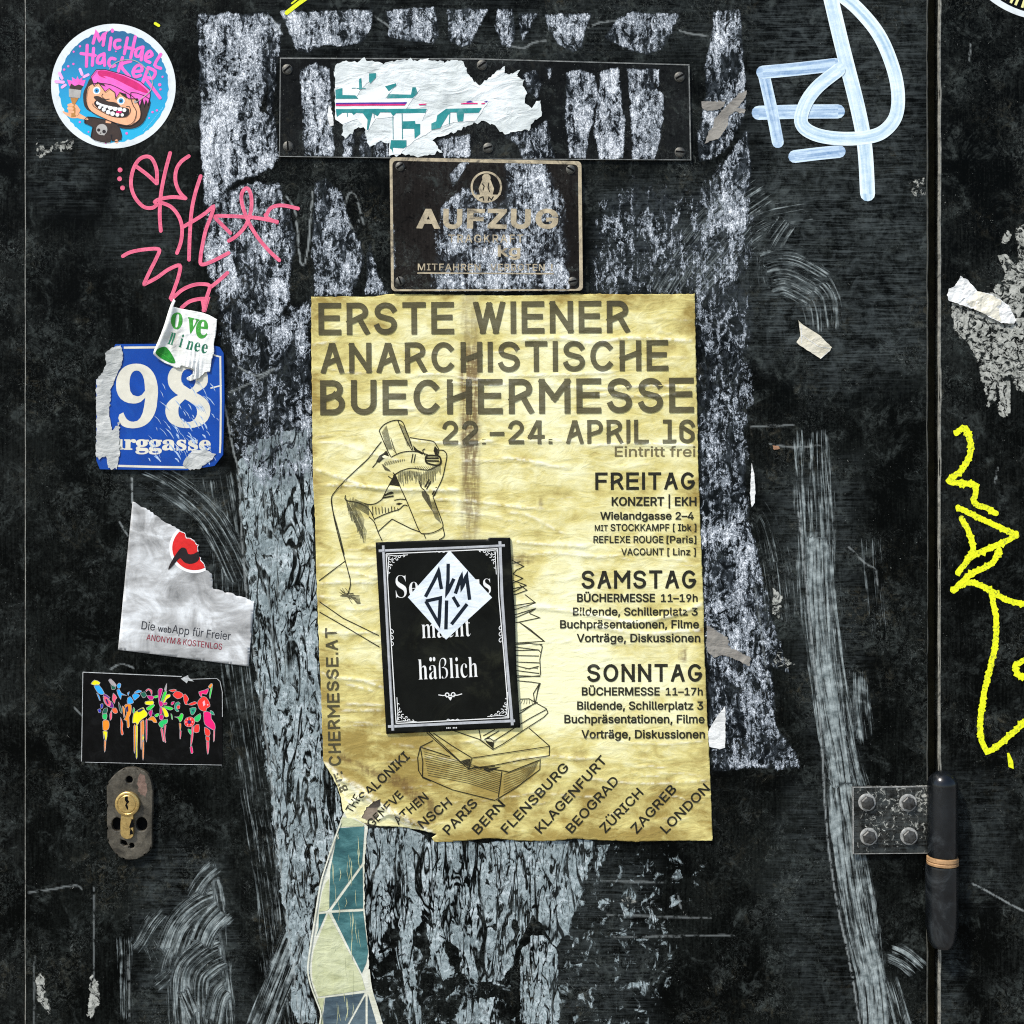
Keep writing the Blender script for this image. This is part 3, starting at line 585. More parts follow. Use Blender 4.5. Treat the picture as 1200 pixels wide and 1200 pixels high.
# single-line grotesque with slanted crossbars: width, pen lines (centre lines, cap height 1)
PEN = {
 'E': (.58, [[(.58, 1), (0, 1), (0, 0), (.58, 0)], [(0, .53), (.53, .53)]]),
 'F': (.56, [[(.56, 1), (0, 1), (0, 0)], [(0, .5), (.5, .5)]]),
 'R': (.56, [[(0, 0), (0, 1)] + arc(.30, .76, .24, .24, 90, -35) + [(0, .36)], [(.33, .51), (.58, 0)]]),
 'P': (.54, [[(0, 0), (0, 1)] + arc(.29, .72, .26, .28, 90, -50) + [(0, .36)]]),
 'S': (.58, [arc(.29, .76, .28, .24, 18, 180) + arc(.29, .76, .28, .24, 190, 230)[1:] + arc(.29, .26, .29, .26, 52, -90)+ arc(.29, .26, .29, .26, -95, -165)]),
 'T': (.60, [[(0, 1), (.6, 1)], [(.3, 1), (.3, 0)]]),
 'I': (.0, [[(0, 0), (0, 1)]]),
 'L': (.50, [[(0, 1), (0, 0), (.5, 0)]]),
 'N': (.60, [[(0, 0), (0, 1), (.6, 0), (.6, 1)]]),
 'W': (.88, [[(0, 1), (.22, 0), (.44, .97), (.66, 0), (.88, 1)]]),
 'M': (.78, [[(0, 0), (0, 1), (.39, .42), (.78, 1), (.78, 0)]]),
 'A': (.62, [[(0, 0), (.28, 1), (.34, 1), (.62, 0)], [(.10, .27), (.47, .47)]]),
 'H': (.58, [[(0, 0), (0, 1)], [(.58, 0), (.58, 1)], [(0, .38), (.58, .62)]]),
 'C': (.66, [arc(.34, .5, .34, .5, 42, 318, 18)]),
 'G': (.66, [arc(.34, .5, .34, .5, 45, 350, 18) + [(.66, .44), (.40, .44)]]),
 'O': (.70, [arc(.35, .5, .35, .5, 90, 450, 22)]),
 'D': (.62, [[(0, 0), (0, 1), (.25, 1)] + arc(.27, .5, .35, .5, 80, -80, 12) + [(.25, 0), (0, 0)]]),
 'U': (.60, [[(0, 1), (0, .3)] + arc(.3, .3, .3, .3, 180, 360, 10) + [(.6, 1)]]),
 'B': (.58, [[(0, 0), (0, 1), (.3, 1)] + arc(.3, .78, .22, .22, 90, -50) + [(.06, .46)], [(.36, .6)] + arc(.3, .28, .28, .28, 60, -90) + [(0, 0)]]),
 '.': (.0, [[(0, 0), (0, .05)]]),
 '–': (.5, [[(0, .42), (.5, .42)]]),
 '2': (.56, [arc(.28, .72, .27, .28, 170, 0) + arc(.28, .72, .27, .28, -10, -40, 3) + [(0, .06), (0, 0), (.56, 0)]]),
 '4': (.60, [[(.60, .26), (0, .26), (.36, 1), (.45, 1), (.45, 0)]]),
 '1': (.42, [[(.02, 1), (.24, 1), (.24, 0)], [(0, 0), (.46, 0)]]),
 '6': (.54, [[(.54, .8)] + arc(.27, .76, .27, .24, 15, 180) + [(0, .24)] + arc(.27, .24, .27, .24, 180, 360) + [(.52, .4), (.02, .74)]]),
 ' ': (.10, []),
}

def pen_text(s, x0, y0, x1, y1, cap, thick, gap=None, step=3.0):
    """single-line lettering; the outer edges fill baseline and cap height"""
    g = gap if gap is not None else 0.20 + thick / cap
    pen = 0; items = []
    for ch in s:
        w, ls = PEN[ch]
        if ls: items.append((pen, ls))
        pen += w + g
    tot = pen - g
    L = math.hypot(x1 - x0, y1 - y0)
    ux, uy = (x1 - x0) / L, (y1 - y0) / L
    sx = (L - thick) / tot; sy = cap - thick
    out = []
    for p, ls in items:
        for l in ls:
            loc = [(thick / 2 + (p + qx) * sx, thick / 2 + qy * sy) for qx, qy in l]
            runs = [[loc[0]]]
            for i in range(1, len(loc)):
                runs[-1].append(loc[i])
                if i < len(loc) - 1:
                    a1 = math.atan2(loc[i][1] - loc[i - 1][1], loc[i][0] - loc[i - 1][0])
                    a2 = math.atan2(loc[i + 1][1] - loc[i][1], loc[i + 1][0] - loc[i][0])
                    if abs((a2 - a1 + math.pi) % (2 * math.pi) - math.pi) > math.radians(100):
                        runs.append([loc[i]])
            for rn in runs:
                V, F, LI = ribbon(rn, thick, step, cap='square')
                b = np.clip(V[:, 1], 0, cap); a = V[:, 0]
                out.append((np.stack([x0 + ux * a + uy * b, y0 + uy * a - ux * b, V[:, 2]], 1), F, LI))
    return out
# ------------------------------------------------------------------ materials
class Nodes:
    def __init__(self, name):
        self.m = bpy.data.materials.new(name)
        self.m.use_nodes = True
        self.t = self.m.node_tree
        self.b = self.t.nodes['Principled BSDF']
        self.geo = self.t.nodes.new('ShaderNodeNewGeometry')
        self.pos = self.geo.outputs['Position']
    def lk(self, v, sock):
        if hasattr(v, 'is_output'):
            self.t.links.new(v, sock)
        else:
            if isinstance(v, (tuple, list)) and sock.type == 'RGBA' and len(v) == 3:
                v = (*v, 1)
            sock.default_value = v
    def set(self, **kw):
        for k, v in kw.items():
            self.lk(v, self.b.inputs[{'color': 'Base Color', 'rough': 'Roughness', 'spec': 'Specular IOR Level', 'metal': 'Metallic', 'normal': 'Normal', 'coat': 'Coat Weight', 'coat_rough': 'Coat Roughness', 'alpha': 'Alpha'}[k]])
        return self.m
    def attr(self, n):
        a = self.t.nodes.new('ShaderNodeAttribute'); a.attribute_name = n
        return a.outputs['Fac']
    def math(self, op, a, b=0.0, c=0.0, clamp=False):
        n = self.t.nodes.new('ShaderNodeMath'); n.operation = op; n.use_clamp = clamp
        self.lk(a, n.inputs[0]); self.lk(b, n.inputs[1])
        if op in ('MULTIPLY_ADD', 'SMOOTH_MIN'): self.lk(c, n.inputs[2])
        return n.outputs[0]
    def sep(self, v):
        n = self.t.nodes.new('ShaderNodeSeparateXYZ'); self.lk(v, n.inputs[0]); return n.outputs
    def comb(self, x, y, z):
        n = self.t.nodes.new('ShaderNodeCombineXYZ')
        for s, v in zip(n.inputs, (x, y, z)): self.lk(v, s)
        return n.outputs[0]
    def scale(self, v, s):
        n = self.t.nodes.new('ShaderNodeVectorMath'); n.operation = 'MULTIPLY'
        self.lk(v, n.inputs[0]); n.inputs[1].default_value = s; return n.outputs[0]
    def noise(self, scale, detail=4, rough=0.55, dist=0.0, vec=None, kind='FBM', lac=2.0, color=False):
        n = self.t.nodes.new('ShaderNodeTexNoise')
        n.noise_type = kind
        self.lk(vec if vec is not None else self.pos, n.inputs['Vector'])
        n.inputs['Scale'].default_value = scale; n.inputs['Detail'].default_value = detail
        n.inputs['Roughness'].default_value = rough; n.inputs['Distortion'].default_value = dist
        n.inputs['Lacunarity'].default_value = lac
        if kind != 'FBM' and kind != 'MULTIFRACTAL':
            n.normalize = False if hasattr(n, 'normalize') else None
        return n.outputs['Color' if color else 'Fac']
    def voro(self, scale, vec=None, feature='F1', rand=1.0):
        n = self.t.nodes.new('ShaderNodeTexVoronoi'); n.feature = feature
        self.lk(vec if vec is not None else self.pos, n.inputs['Vector'])
        n.inputs['Scale'].default_value = scale; n.inputs['Randomness'].default_value = rand
        return n.outputs['Distance']
    def ramp(self, f, *stops):
        n = self.t.nodes.new('ShaderNodeValToRGB')
        e = n.color_ramp.elements
        while len(e) < len(stops): e.new(0.5)
        for s, (p, c) in zip(e, stops):
            s.position = p
            s.color = (c, c, c, 1) if not isinstance(c, (tuple, list)) else (*c, 1)
        self.lk(f, n.inputs[0]); return n.outputs[0]
    def step(self, f, a, b):
        n = self.t.nodes.new('ShaderNodeMapRange'); n.interpolation_type = 'SMOOTHSTEP'
        self.lk(f, n.inputs[0]); self.lk(a, n.inputs[1]); self.lk(b, n.inputs[2]); return n.outputs[0]
    def mix(self, f, a, b, mode='MIX'):
        n = self.t.nodes.new('ShaderNodeMix'); n.data_type = 'RGBA'; n.blend_type = mode
        self.lk(f, n.inputs[0]); self.lk(a, n.inputs[6]); self.lk(b, n.inputs[7]); return n.outputs[2]
    def bump(self, h, strength=0.5, dist=0.001, prev=None):
        n = self.t.nodes.new('ShaderNodeBump')
        n.inputs['Strength'].default_value = strength; n.inputs['Distance'].default_value = dist
        self.lk(h, n.inputs['Height'])
        if prev is not None: self.lk(prev, n.inputs['Normal'])
        return n.outputs[0]

def srgb(r, g, b):
    f = lambda c: (c / 255 / 12.92) if c / 255 < 0.04045 else ((c / 255 + 0.055) / 1.055) ** 2.4
    return (f(r), f(g), f(b))

def plain(name, col, rough=0.6, var=0.25, scale=90, bump=0.15, spec=0.35, metal=0.0, dirt=None, dirt_amt=0.5, coat=0.0):
    """a real surface: base colour with mottling, faint dirt, small relief"""
    N = Nodes(name)
    n1 = N.noise(scale, 5, 0.6, 0.4)
    n2 = N.noise(scale * 6, 3, 0.6)
    f = N.math('ADD', N.math('MULTIPLY', n1, 0.7), N.math('MULTIPLY', n2, 0.3))
    lo = tuple(c * (1 - var) for c in col); hi = tuple(min(1, c * (1 + var)) for c in col)
    c = N.ramp(f, (0.3, lo), (0.7, hi))
    if dirt is not None:
        c = N.mix(N.math('MULTIPLY', N.step(N.noise(scale * .5, 6, 0.7, 1.0), 0.5, 0.7), dirt_amt), c, dirt)
    return N.set(color=c, rough=N.ramp(n1, (0.3, max(0, rough - .12)), (0.7, min(1, rough + .12))), spec=spec, metal=metal,
                 normal=N.bump(f, bump, 0.001), coat=coat)

def old_paint(name, base_lo, base_hi, spec=0.03, streaks='V'):
    """black door paint with all the paste, scuffs and brush marks on it; where they lie comes from the mesh"""
    N = Nodes(name)
    x, y, z = N.sep(N.pos)
    # --- bare paint
    big = N.noise(9, 5, 0.6, 0.3)
    fine = N.noise(330, 4, 0.65, 0.6)
    if streaks == 'V':
        sv = N.scale(N.pos, (420, 420, 26))
    else:
        sv = N.scale(N.pos, (22, 22, 420))
    lines = N.noise(1, 3, 0.6, 0.2, vec=sv)
    f = N.math('ADD', N.math('MULTIPLY', big, 0.45), N.math('ADD', N.math('MULTIPLY', fine, 0.3), N.math('MULTIPLY', lines, 0.25)))
    col = N.ramp(f, (0.47, base_lo), (0.60, tuple(a * .65 + b * .35 for a, b in zip(base_lo, base_hi))), (0.70, base_hi))
    cloud = N.math('MULTIPLY', N.step(N.noise(30, 6, 0.72, 0.7), 0.50, 0.70), N.step(N.noise(150, 4, 0.65, 1.0), 0.38, 0.58))
    col = N.mix(N.math('MULTIPLY', cloud, 0.75), col, (0.048, 0.056, 0.052))
    # grey scuffed flecks, some of them curled
    curl = N.noise(150, 4, 0.6, 2.6)
    patch = N.math('MULTIPLY', N.step(N.noise(15, 6, 0.68, 0.5), 0.40, 0.60), N.step(N.noise(4.5, 3, 0.6, 0.4), 0.34, 0.62))
    mot = N.noise(75, 6, 0.72, 1.6)
    col = N.mix(N.math('MULTIPLY', N.step(mot, 0.50, 0.68), N.math('MULTIPLY', patch, 0.85)), col, N.mix(N.step(N.noise(11, 4, .6, .4), .45, .62), (0.036, 0.044, 0.041), (0.052, 0.046, 0.030)))
    col = N.mix(N.math('MULTIPLY', N.step(mot, 0.46, 0.34), 0.7), col, (0.0012, 0.0014, 0.0013))
    ring = N.math('ABSOLUTE', N.math('SUBTRACT', curl, 0.55))
    fleck = N.math('MULTIPLY', N.math('MAXIMUM', N.step(curl, 0.60, 0.72), N.math('MULTIPLY', N.step(ring, 0.012, 0.002), 0.8)), patch)
    col = N.mix(N.math('MULTIPLY', fleck, 0.75), col, N.ramp(N.noise(40, 3, .6), (.35, (0.05, 0.058, 0.053)), (.68, (0.20, 0.22, 0.205))))
    dots = N.math('MULTIPLY', N.step(N.noise(520, 2, 0.5, 0.5), 0.70, 0.78), N.step(N.noise(14, 4, 0.6), 0.42, 0.62))
    col = N.mix(N.math('MULTIPLY', dots, 0.7), col, (0.22, 0.23, 0.21))
    # --- haze of dried paste and dust
    hz = N.attr('haze')
    hn = N.noise(70, 6, 0.7, 0.8)
    hl = N.noise(1, 4, 0.7, 0.3, vec=N.scale(N.pos, (24, 24, 420)))
    hf = N.math('MULTIPLY', hz, N.step(N.math('ADD', N.math('MULTIPLY', hn, .45), N.math('MULTIPLY', hl, .55)), 0.42, 0.64), clamp=True)
    col = N.mix(N.math('MULTIPLY', hf, 0.7), col, (0.085, 0.10, 0.10))
    # --- brush strokes of dried paste
    st = N.attr('stroke'); su = N.attr('across'); sl = N.attr('along')
    bv = N.comb(N.math('MULTIPLY', su, 0.32), N.math('MULTIPLY', sl, 0.013), 0.0)
    bn = N.noise(1, 5, 0.70, 0.6, vec=bv)
    bn2 = N.noise(60, 4, 0.6, 0.6)
    thr = N.math('SUBTRACT', 0.67, N.math('MULTIPLY', st, 0.30))
    bf = N.math('MULTIPLY', N.step(N.math('ADD', N.math('MULTIPLY', bn, 0.78), N.math('MULTIPLY', bn2, 0.22)), thr, N.math('ADD', thr, 0.16)), N.step(st, 0.02, 0.35))
    bcol = N.ramp(N.noise(120, 4, 0.6), (0.35, (0.12, 0.145, 0.145)), (0.65, (0.40, 0.45, 0.44)))
    col = N.mix(N.math('MULTIPLY', bf, 0.9), col, bcol)
    # --- grey bark-like paste with dark cracks
    bk = N.attr('bark')
    cv = N.scale(N.pos, (1, 1, 0.20))
    crack = N.noise(62, 3, 0.5, 1.3, vec=cv)
    ridge = N.math('ABSOLUTE', N.math('SUBTRACT', crack, 0.5))
    crk3 = N.noise(150, 3, 0.55, 1.5, vec=N.scale(N.pos, (1, 1, 0.34)))
    ridge3 = N.math('ABSOLUTE', N.math('SUBTRACT', crk3, 0.47))
    crack2 = N.noise(120, 4, 0.6, 1.2, vec=N.scale(N.pos, (1, 1, 0.40)))
    wide = N.math('MULTIPLY_ADD', N.noise(24, 3, .6, vec=N.scale(N.pos, (1, 1, .5))), 0.12, -0.035)
    kf = N.math('MULTIPLY', N.step(ridge, N.math('MULTIPLY', wide, 0.5), N.math('ADD', wide, 0.02)), N.step(crack2, 0.39, 0.46))
    kf = N.math('MULTIPLY', kf, N.math('MULTIPLY_ADD', N.step(ridge3, 0.006, 0.03), .65, .35))
    kf = N.math('MULTIPLY', kf, N.step(N.math('ADD', bk, N.math('MULTIPLY', N.math('SUBTRACT', N.noise(75, 5, 0.65, 0.8), 0.5), 1.5)), 0.42, 0.58))
    kcol = N.ramp(N.math('ADD', N.math('MULTIPLY', N.noise(170, 5, 0.65, 0.8), .6), N.math('MULTIPLY', N.noise(28, 4, .6), .4)), (0.38, (0.14, 0.175, 0.18)), (0.52, (0.30, 0.355, 0.36)), (0.64, (0.58, 0.64, 0.65)))
    col = N.mix(kf, col, kcol)
    # --- white mottled paste
    wh = N.attr('paste')
    pv = N.scale(N.pos, (1, 1, 0.72))
    n1 = N.noise(105, 5, 0.60, 1.9, vec=pv)
    n2 = N.noise(260, 4, 0.62, 3.0, vec=pv)
    n3 = N.noise(27, 5, 0.6, 0.9, vec=pv)
    v = N.math('ADD', N.math('MULTIPLY', N.math('SUBTRACT', n1, 0.5), 2.6), N.math('ADD', N.math('MULTIPLY', N.math('SUBTRACT', n2, 0.5), 1.5), N.math('MULTIPLY', N.math('SUBTRACT', n3, 0.5), 2.9)))
    stk = N.noise(1, 4, 0.65, 0.8, vec=N.scale(N.pos, (150, 150, 26)))
    v = N.math('ADD', v, N.math('MULTIPLY', N.math('SUBTRACT', stk, 0.5), 2.4))
    v = N.math('ADD', v, N.math('SUBTRACT', wh, 0.08))
    worm = N.step(N.math('ABSOLUTE', N.math('SUBTRACT', n2, 0.47)), 0.008, 0.05)
    wf = N.math('MULTIPLY', N.step(v, 0.42, 0.74), N.step(wh, 0.03, 0.22))
    wf = N.math('MULTIPLY', wf, N.math('MULTIPLY_ADD', worm, 0.7, 0.3))
    wt = N.math('ADD', N.math('MULTIPLY', v, 0.50), N.math('MULTIPLY', n2, 0.40))
    wcol = N.ramp(wt, (0.34, (0.080, 0.094, 0.108)), (0.62, (0.265, 0.295, 0.325)), (0.94, (0.80, 0.83, 0.86)))
    under = N.math('MULTIPLY', N.step(wh, 0.05, 0.8), 0.5)
    col = N.mix(under, col, N.ramp(n1, (0.42, (0.006, 0.008, 0.010)), (0.62, (0.07, 0.084, 0.098))))
    col = N.mix(wf, col, wcol)
    # --- solid pale patches, thin dried edges
    pl = N.attr('pale')
    pf = N.step(N.math('ADD', pl, N.math('MULTIPLY', N.math('SUBTRACT', N.noise(130, 6, 0.7, 1.4), 0.5), 2.2)), 0.42, 0.6)
    pcol = N.ramp(N.noise(190, 4, 0.6, 0.8), (0.35, (0.20, 0.205, 0.18)), (0.65, (0.47, 0.47, 0.42)))
    col = N.mix(pf, col, pcol)
    ln = N.attr('edge')
    lf = N.math('MULTIPLY', ln, N.step(N.noise(120, 3, 0.6), 0.36, 0.52), clamp=True)
    col = N.mix(N.math('MULTIPLY', lf, 0.8), col, (0.34, 0.37, 0.36))
    cover = N.math('MAXIMUM', N.math('MAXIMUM', wf, kf), N.math('MAXIMUM', bf, pf))
    dents = N.noise(12, 3, .5, .4)
    h = N.math('ADD', N.math('MULTIPLY', cover, 0.5), N.math('MULTIPLY', N.math('ADD', fine, n2), 0.35))
    rough = N.math('ADD', N.math('MULTIPLY_ADD', big, 0.35, 0.18), N.math('MULTIPLY', cover, 0.4), clamp=True)
    return N.set(color=col, rough=rough, spec=N.math('MULTIPLY', N.math('SUBTRACT', 1.0, N.math('MULTIPLY', cover, 0.6)), spec),
                 normal=N.bump(h, 0.45, 0.0009, N.bump(dents, .5, .006)))

def paper(name, lo, mid, hi, spec=0.25, rough=0.6, stain=(0.120, 0.062, 0.024), fold=(0.93, 0.91, 0.76), bump=0.35, ink=None, ink_var=0.3):
    """pasted paper: blotchy, stained, with folds paled for wear and painted crease highlights; ink = the same sheet where it is printed"""
    N = Nodes(name)
    h = N.noise(1, 6, 0.62, 0.8, vec=N.scale(N.pos, (22, 22, 44)))
    b = N.noise(20, 5, 0.6, 0.5)
    g = N.noise(700, 2, 0.5)
    wr = N.noise(1, 3, 0.5, 1.6, vec=N.scale(N.pos, (34, 34, 80)))
    f = N.math('ADD', N.math('MULTIPLY', h, 0.40), N.math('ADD', N.math('MULTIPLY', b, 0.38), N.math('ADD', N.math('MULTIPLY', wr, 0.17), N.math('MULTIPLY', g, 0.05))))
    tn = N.attr('tone')
    f = N.math('ADD', f, N.math('MULTIPLY', tn, 0.28))
    col = N.ramp(f, (0.34, lo), (0.46, mid), (0.62, hi))
    s = N.attr('stain')
    sv = N.noise(1, 4, 0.6, 0.5, vec=N.scale(N.pos, (230, 230, 40)))
    sh = N.noise(1, 3, 0.6, 0.3, vec=N.scale(N.pos, (50, 50, 420)))
    sf = N.math('MULTIPLY', s, N.step(N.math('ADD', N.math('MULTIPLY', sv, .6), N.math('MULTIPLY', sh, .4)), 0.33, 0.56), clamp=True)
    col = N.mix(N.math('MULTIPLY', sf, 0.85), col, stain)
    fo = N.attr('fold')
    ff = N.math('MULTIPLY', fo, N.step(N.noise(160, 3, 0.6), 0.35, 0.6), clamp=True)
    col = N.mix(N.math('MULTIPLY', ff, 0.75), col, fold)  # pale fold lines: worn fibre plus crease highlights put into the colour
    if ink is not None:
        fleck = N.step(N.noise(420, 4, 0.7, 0.8), 0.60, 0.72)
        ic = N.mix(N.math('MULTIPLY', N.math('SUBTRACT', f, 0.3), ink_var * 1.6, clamp=True), ink, col)
        col = N.mix(N.math('MULTIPLY', fleck, 0.10), ic, col)
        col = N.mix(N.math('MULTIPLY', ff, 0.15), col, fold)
    hh = N.math('ADD', N.math('MULTIPLY', wr, 0.7), N.math('ADD', N.math('MULTIPLY', g, 0.05), N.math('MULTIPLY', h, 0.5)))
    return N.set(color=col, rough=rough, spec=spec, normal=N.bump(hh, bump, 0.004))
# ------------------------------------------------------------------ where paste, scuffs and brush marks lie (grid units)
PASTE = [  # density, feather, ragged, outline
 (.90, 5, 5, [(232,16),(313,16),(315,60),(312,100),(303,140),(305,165),(318,188),(310,200),(290,208),(276,214),(262,225),(248,240),(240,250),(236,170),(234,90)]),
 (.82, 9, 6, [(240,248),(262,226),(300,212),(325,216),(338,245),(347,280),(340,320),(338,350),(330,372),(300,385),(262,378),(247,330),(240,300)]),
 (.80, 8, 5, [(368,215),(382,208),(400,226),(412,262),(428,300),(412,346),(370,348),(366,290)]),
 (.75, 5, 3, [(434,285),(442,320),(456,346),(428,346),(430,300)]),
 (.50, 18, 8, [(262,378),(330,372),(366,350),(369,560),(330,570),(300,560),(280,530),(268,470)]),
 (.75, 8, 5, [(316,180),(320,110),(328,60),(330,30),(316,20),(314,100)]),
 (.72, 5, 4, [(300,130),(322,135),(326,185),(318,198),(302,190)]),
 (.80, 4, 3, [(328,13),(436,12),(434,34),(424,50),(404,54),(380,52),(362,62),(348,60)]),
 (.78, 4, 3, [(452,11),(510,8),(514,42),(508,50),(480,48),(456,44)]),
 (.78, 4, 3, [(524,11),(572,10),(560,34),(552,52),(540,55),(526,48)]),
 (.75, 4, 3, [(583,12),(600,10),(604,40),(600,56),(588,52),(580,34)]),
 (.80, 4, 3, [(607,16),(630,16),(622,30),(612,48)]),
 (.80, 4, 3, [(638,17),(693,16),(688,30),(682,56),(672,62),(654,52),(642,36)]),
 (.80, 4, 3, [(709,43),(724,22),(742,14),(756,16),(796,17),(786,40),(776,58),(758,64),(742,60),(716,50)]),
 (.78, 5, 4, [(836,14),(868,12),(871,60),(873,112),(828,118),(826,80),(833,50)]),
 (.72, 5, 4, [(826,116),(873,112),(872,140),(848,178),(820,190),(816,160),(822,134)]),
 (.85, 6, 5, [(850,186),(876,150),(879,200),(878,262),(868,300),(850,250),(842,200)]),
 (.50, 18, 8, [(812,236),(850,190),(878,230),(880,330),(878,420),(874,500),(873,560),(822,600),(820,420),(816,340),(800,300)]),
 (.68, 9, 6, [(818,480),(874,490),(873,560),(880,620),(892,660),(897,720),(904,780),(908,830),(914,898),(836,904),(830,800),(822,640)]),
 (.42, 22, 9, [(705,240),(740,215),(800,225),(816,340),(740,343),(690,335)]),
 (.55, 6, 5, [(886,700),(898,690),(910,740),(924,790),(905,780)]),
 (.60, 6, 5, [(902,850),(914,856),(932,880),(936,900),(906,902)]),
]
PLATE_PASTE = [
 (.86, 4, 3, [(352,82),(372,74),(386,82),(388,120),(392,184),(358,184),(354,130)]),
 (.75, 4, 3, [(402,150),(416,156),(414,186),(402,186)]),
 (.75, 4, 3, [(421,160),(432,150),(436,186),(422,186)]),
 (.78, 4, 3, [(437,150),(455,150),(456,186),(438,186)]),
 (.78, 4, 3, [(512,164),(552,158),(552,184),(520,186)]),
 (.72, 5, 4, [(590,160),(604,150),(622,152),(640,140),(650,186),(612,188),(606,172)]),
 (.80, 4, 3, [(612,88),(628,82),(634,100),(630,118),(618,108)]),
 (.80, 3, 3, [(639,80),(648,80),(644,94)]),
 (.86, 4, 4, [(663,86),(680,82),(697,88),(700,112),(694,148),(688,164),(686,187),(668,186),(662,140)]),
 (.86, 4, 4, [(704,84),(724,80),(728,112),(732,140),(730,186),(702,187),(696,150),(700,120)]),
 (.86, 4, 4, [(734,80),(756,82),(768,104),(776,112),(779,128),(776,150),(768,187),(742,188),(740,150),(738,110)]),
 (.80, 3, 3, [(756,80),(772,82),(772,102),(764,96)]),
]
LIFT_PASTE = [
 (.76, 14, 7, [(596,190),(640,193),(654,228),(660,262),(664,342),(512,342),(512,300),(516,262),(540,226),(566,232),(590,238)]),
 (.80, 6, 5, [(516,244),(544,220),(560,226),(562,262),(556,290),(536,300),(522,290)]),
 (.88, 7, 5, [(593,190),(640,194),(654,232),(650,262),(612,262),(594,240)]),
 (.60, 5, 4, [(462,262),(464,330),(459,330),(458,262)]),
 (.60, 5, 4, [(512,318),(534,316),(534,340),(512,340)]),
 (.55, 5, 4, [(526,205),(545,190),(552,190),(530,220)]),
]
BARK = [
 (.40, 14, 8, [(430,1080),(600,1080),(604,1215),(430,1215)]), (.36, 22, 9, [(690,985),(770,985),(790,1050),(800,1120),(770,1215),(640,1215),(656,1100)]), (.34, 18, 9, [(760,985),(834,985),(830,1040),(780,1080)]),
 (.80, 12, 6, [(276,545),(290,520),(330,505),(368,500),(368,640),(372,700),(378,800),(380,895),(398,925),(400,962),(382,1020),(368,1060),(362,1110),(374,1200),(345,1200),(335,1100),(322,980),(308,880),(298,760),(290,650)]),
 (.90, 5, 4, [(430,972),(470,968),(508,984),(560,986),(698,986),(692,1012),(676,1060),(668,1092),(656,1100),(652,1110),(640,1092),(625,1070),(600,1130),(588,1148),(560,1150),(540,1140),(536,1112),(512,1092),(496,1072),(480,1110),(470,1090),(452,1086),(442,1122),(434,1108),(428,1060)]),
 (.85, 5, 4, [(606,1200),(610,1120),(622,1098),(640,1096),(652,1112),(656,1160),(656,1200)]),
 (.78, 5, 4, [(534,1200),(536,1180),(548,1168),(566,1170),(582,1166),(584,1200)]),
 (.70, 4, 4, [(466,1090),(480,1100),(490,1160),(494,1200),(480,1200),(472,1150),(462,1120)]),
 (.70, 4, 4, [(498,1080),(520,1100),(530,1140),(520,1150),(508,1130)]),
 (.60, 7, 4, [(700,986),(718,990),(708,1010),(694,1040)]),
 (.55, 7, 4, [(724,1050),(740,1030),(748,1060),(740,1082),(728,1074)]),
]
PALE = [
 (.62, 6, 4, [(103,1152),(106,1140),(114,1148),(118,1156),(116,1180),(108,1194),(102,1190),(106,1168)]),
 (.58, 7, 4, [(40,1150),(46,1138),(52,1146),(58,1172),(60,1194),(50,1186),(42,1168)]),
 (.45, 8, 5, [(36,166),(60,170),(80,162),(88,166),(84,178),(62,180),(50,188),(44,182)]),
 (.55, 6, 4, [(1114,352),(1128,342),(1150,356),(1178,322),(1192,306),(1215,290),(1215,470),(1192,458),(1182,440),(1172,448),(1166,474),(1156,476),(1150,440),(1138,410),(1118,388)]),
 (.62, 3, 3, [(1171,446),(1184,446),(1184,484),(1178,490),(1170,484)]),
 (.70, 3, 3, [(1172,284),(1180,270),(1186,276),(1182,288)]),
 (.55, 4, 3, [(1170,300),(1180,298),(1194,316),(1190,326),(1176,318)]),
 (.55, 5, 3, [(1188,268),(1215,250),(1215,300),(1194,304)]),
 (.50, 4, 3, [(905,688),(918,700),(914,730),(906,720)]),
 (.42, 5, 4, [(903,780),(912,760),(924,774),(934,780),(922,784)]),
 (.40, 5, 4, [(726,1052),(742,1048),(746,1060),(736,1066)]),
 (.40, 6, 4, [(1064,214),(1084,206),(1084,230),(1068,232)]),
]
HAZE = [
 (.95, 16, [(884,300),(930,285),(964,312),(974,400),(930,420),(890,380)]), (.6, 30, [(700,345),(880,330),(880,200),(720,215)]),
 (.75, 60, [(880,0),(1085,0),(1085,430),(960,460),(900,380),(880,200)]),
 (.55, 40, [(900,560),(1000,540),(1010,760),(1000,920),(960,900),(920,700)]),
 (.60, 30, [(700,215),(960,240),(975,400),(900,430),(820,340),(700,345)]),
 (.55, 40, [(30,110),(120,150),(110,240),(40,240)]),
 (.45, 40, [(140,200),(220,240),(220,330),(120,300)]),
 (.40, 40, [(930,920),(990,930),(1040,1200),(940,1200),(900,1040)]),
 (.50, 40, [(660,990),(760,1010),(760,1200),(640,1200)]),
 (.45, 40, [(1120,900),(1180,920),(1190,1050),(1130,1060),(1126,960)]),
 (.60, 20, [(1102,1110),(1130,1120),(1124,1200),(1100,1200)]),
 (.45, 30, [(160,990),(260,1000),(300,1200),(160,1200)]),
 (.40, 30, [(130,520),(260,540),(300,760),(250,780)]),
 (.35, 50, [(300,0),(860,0),(860,70),(300,70)]),
]
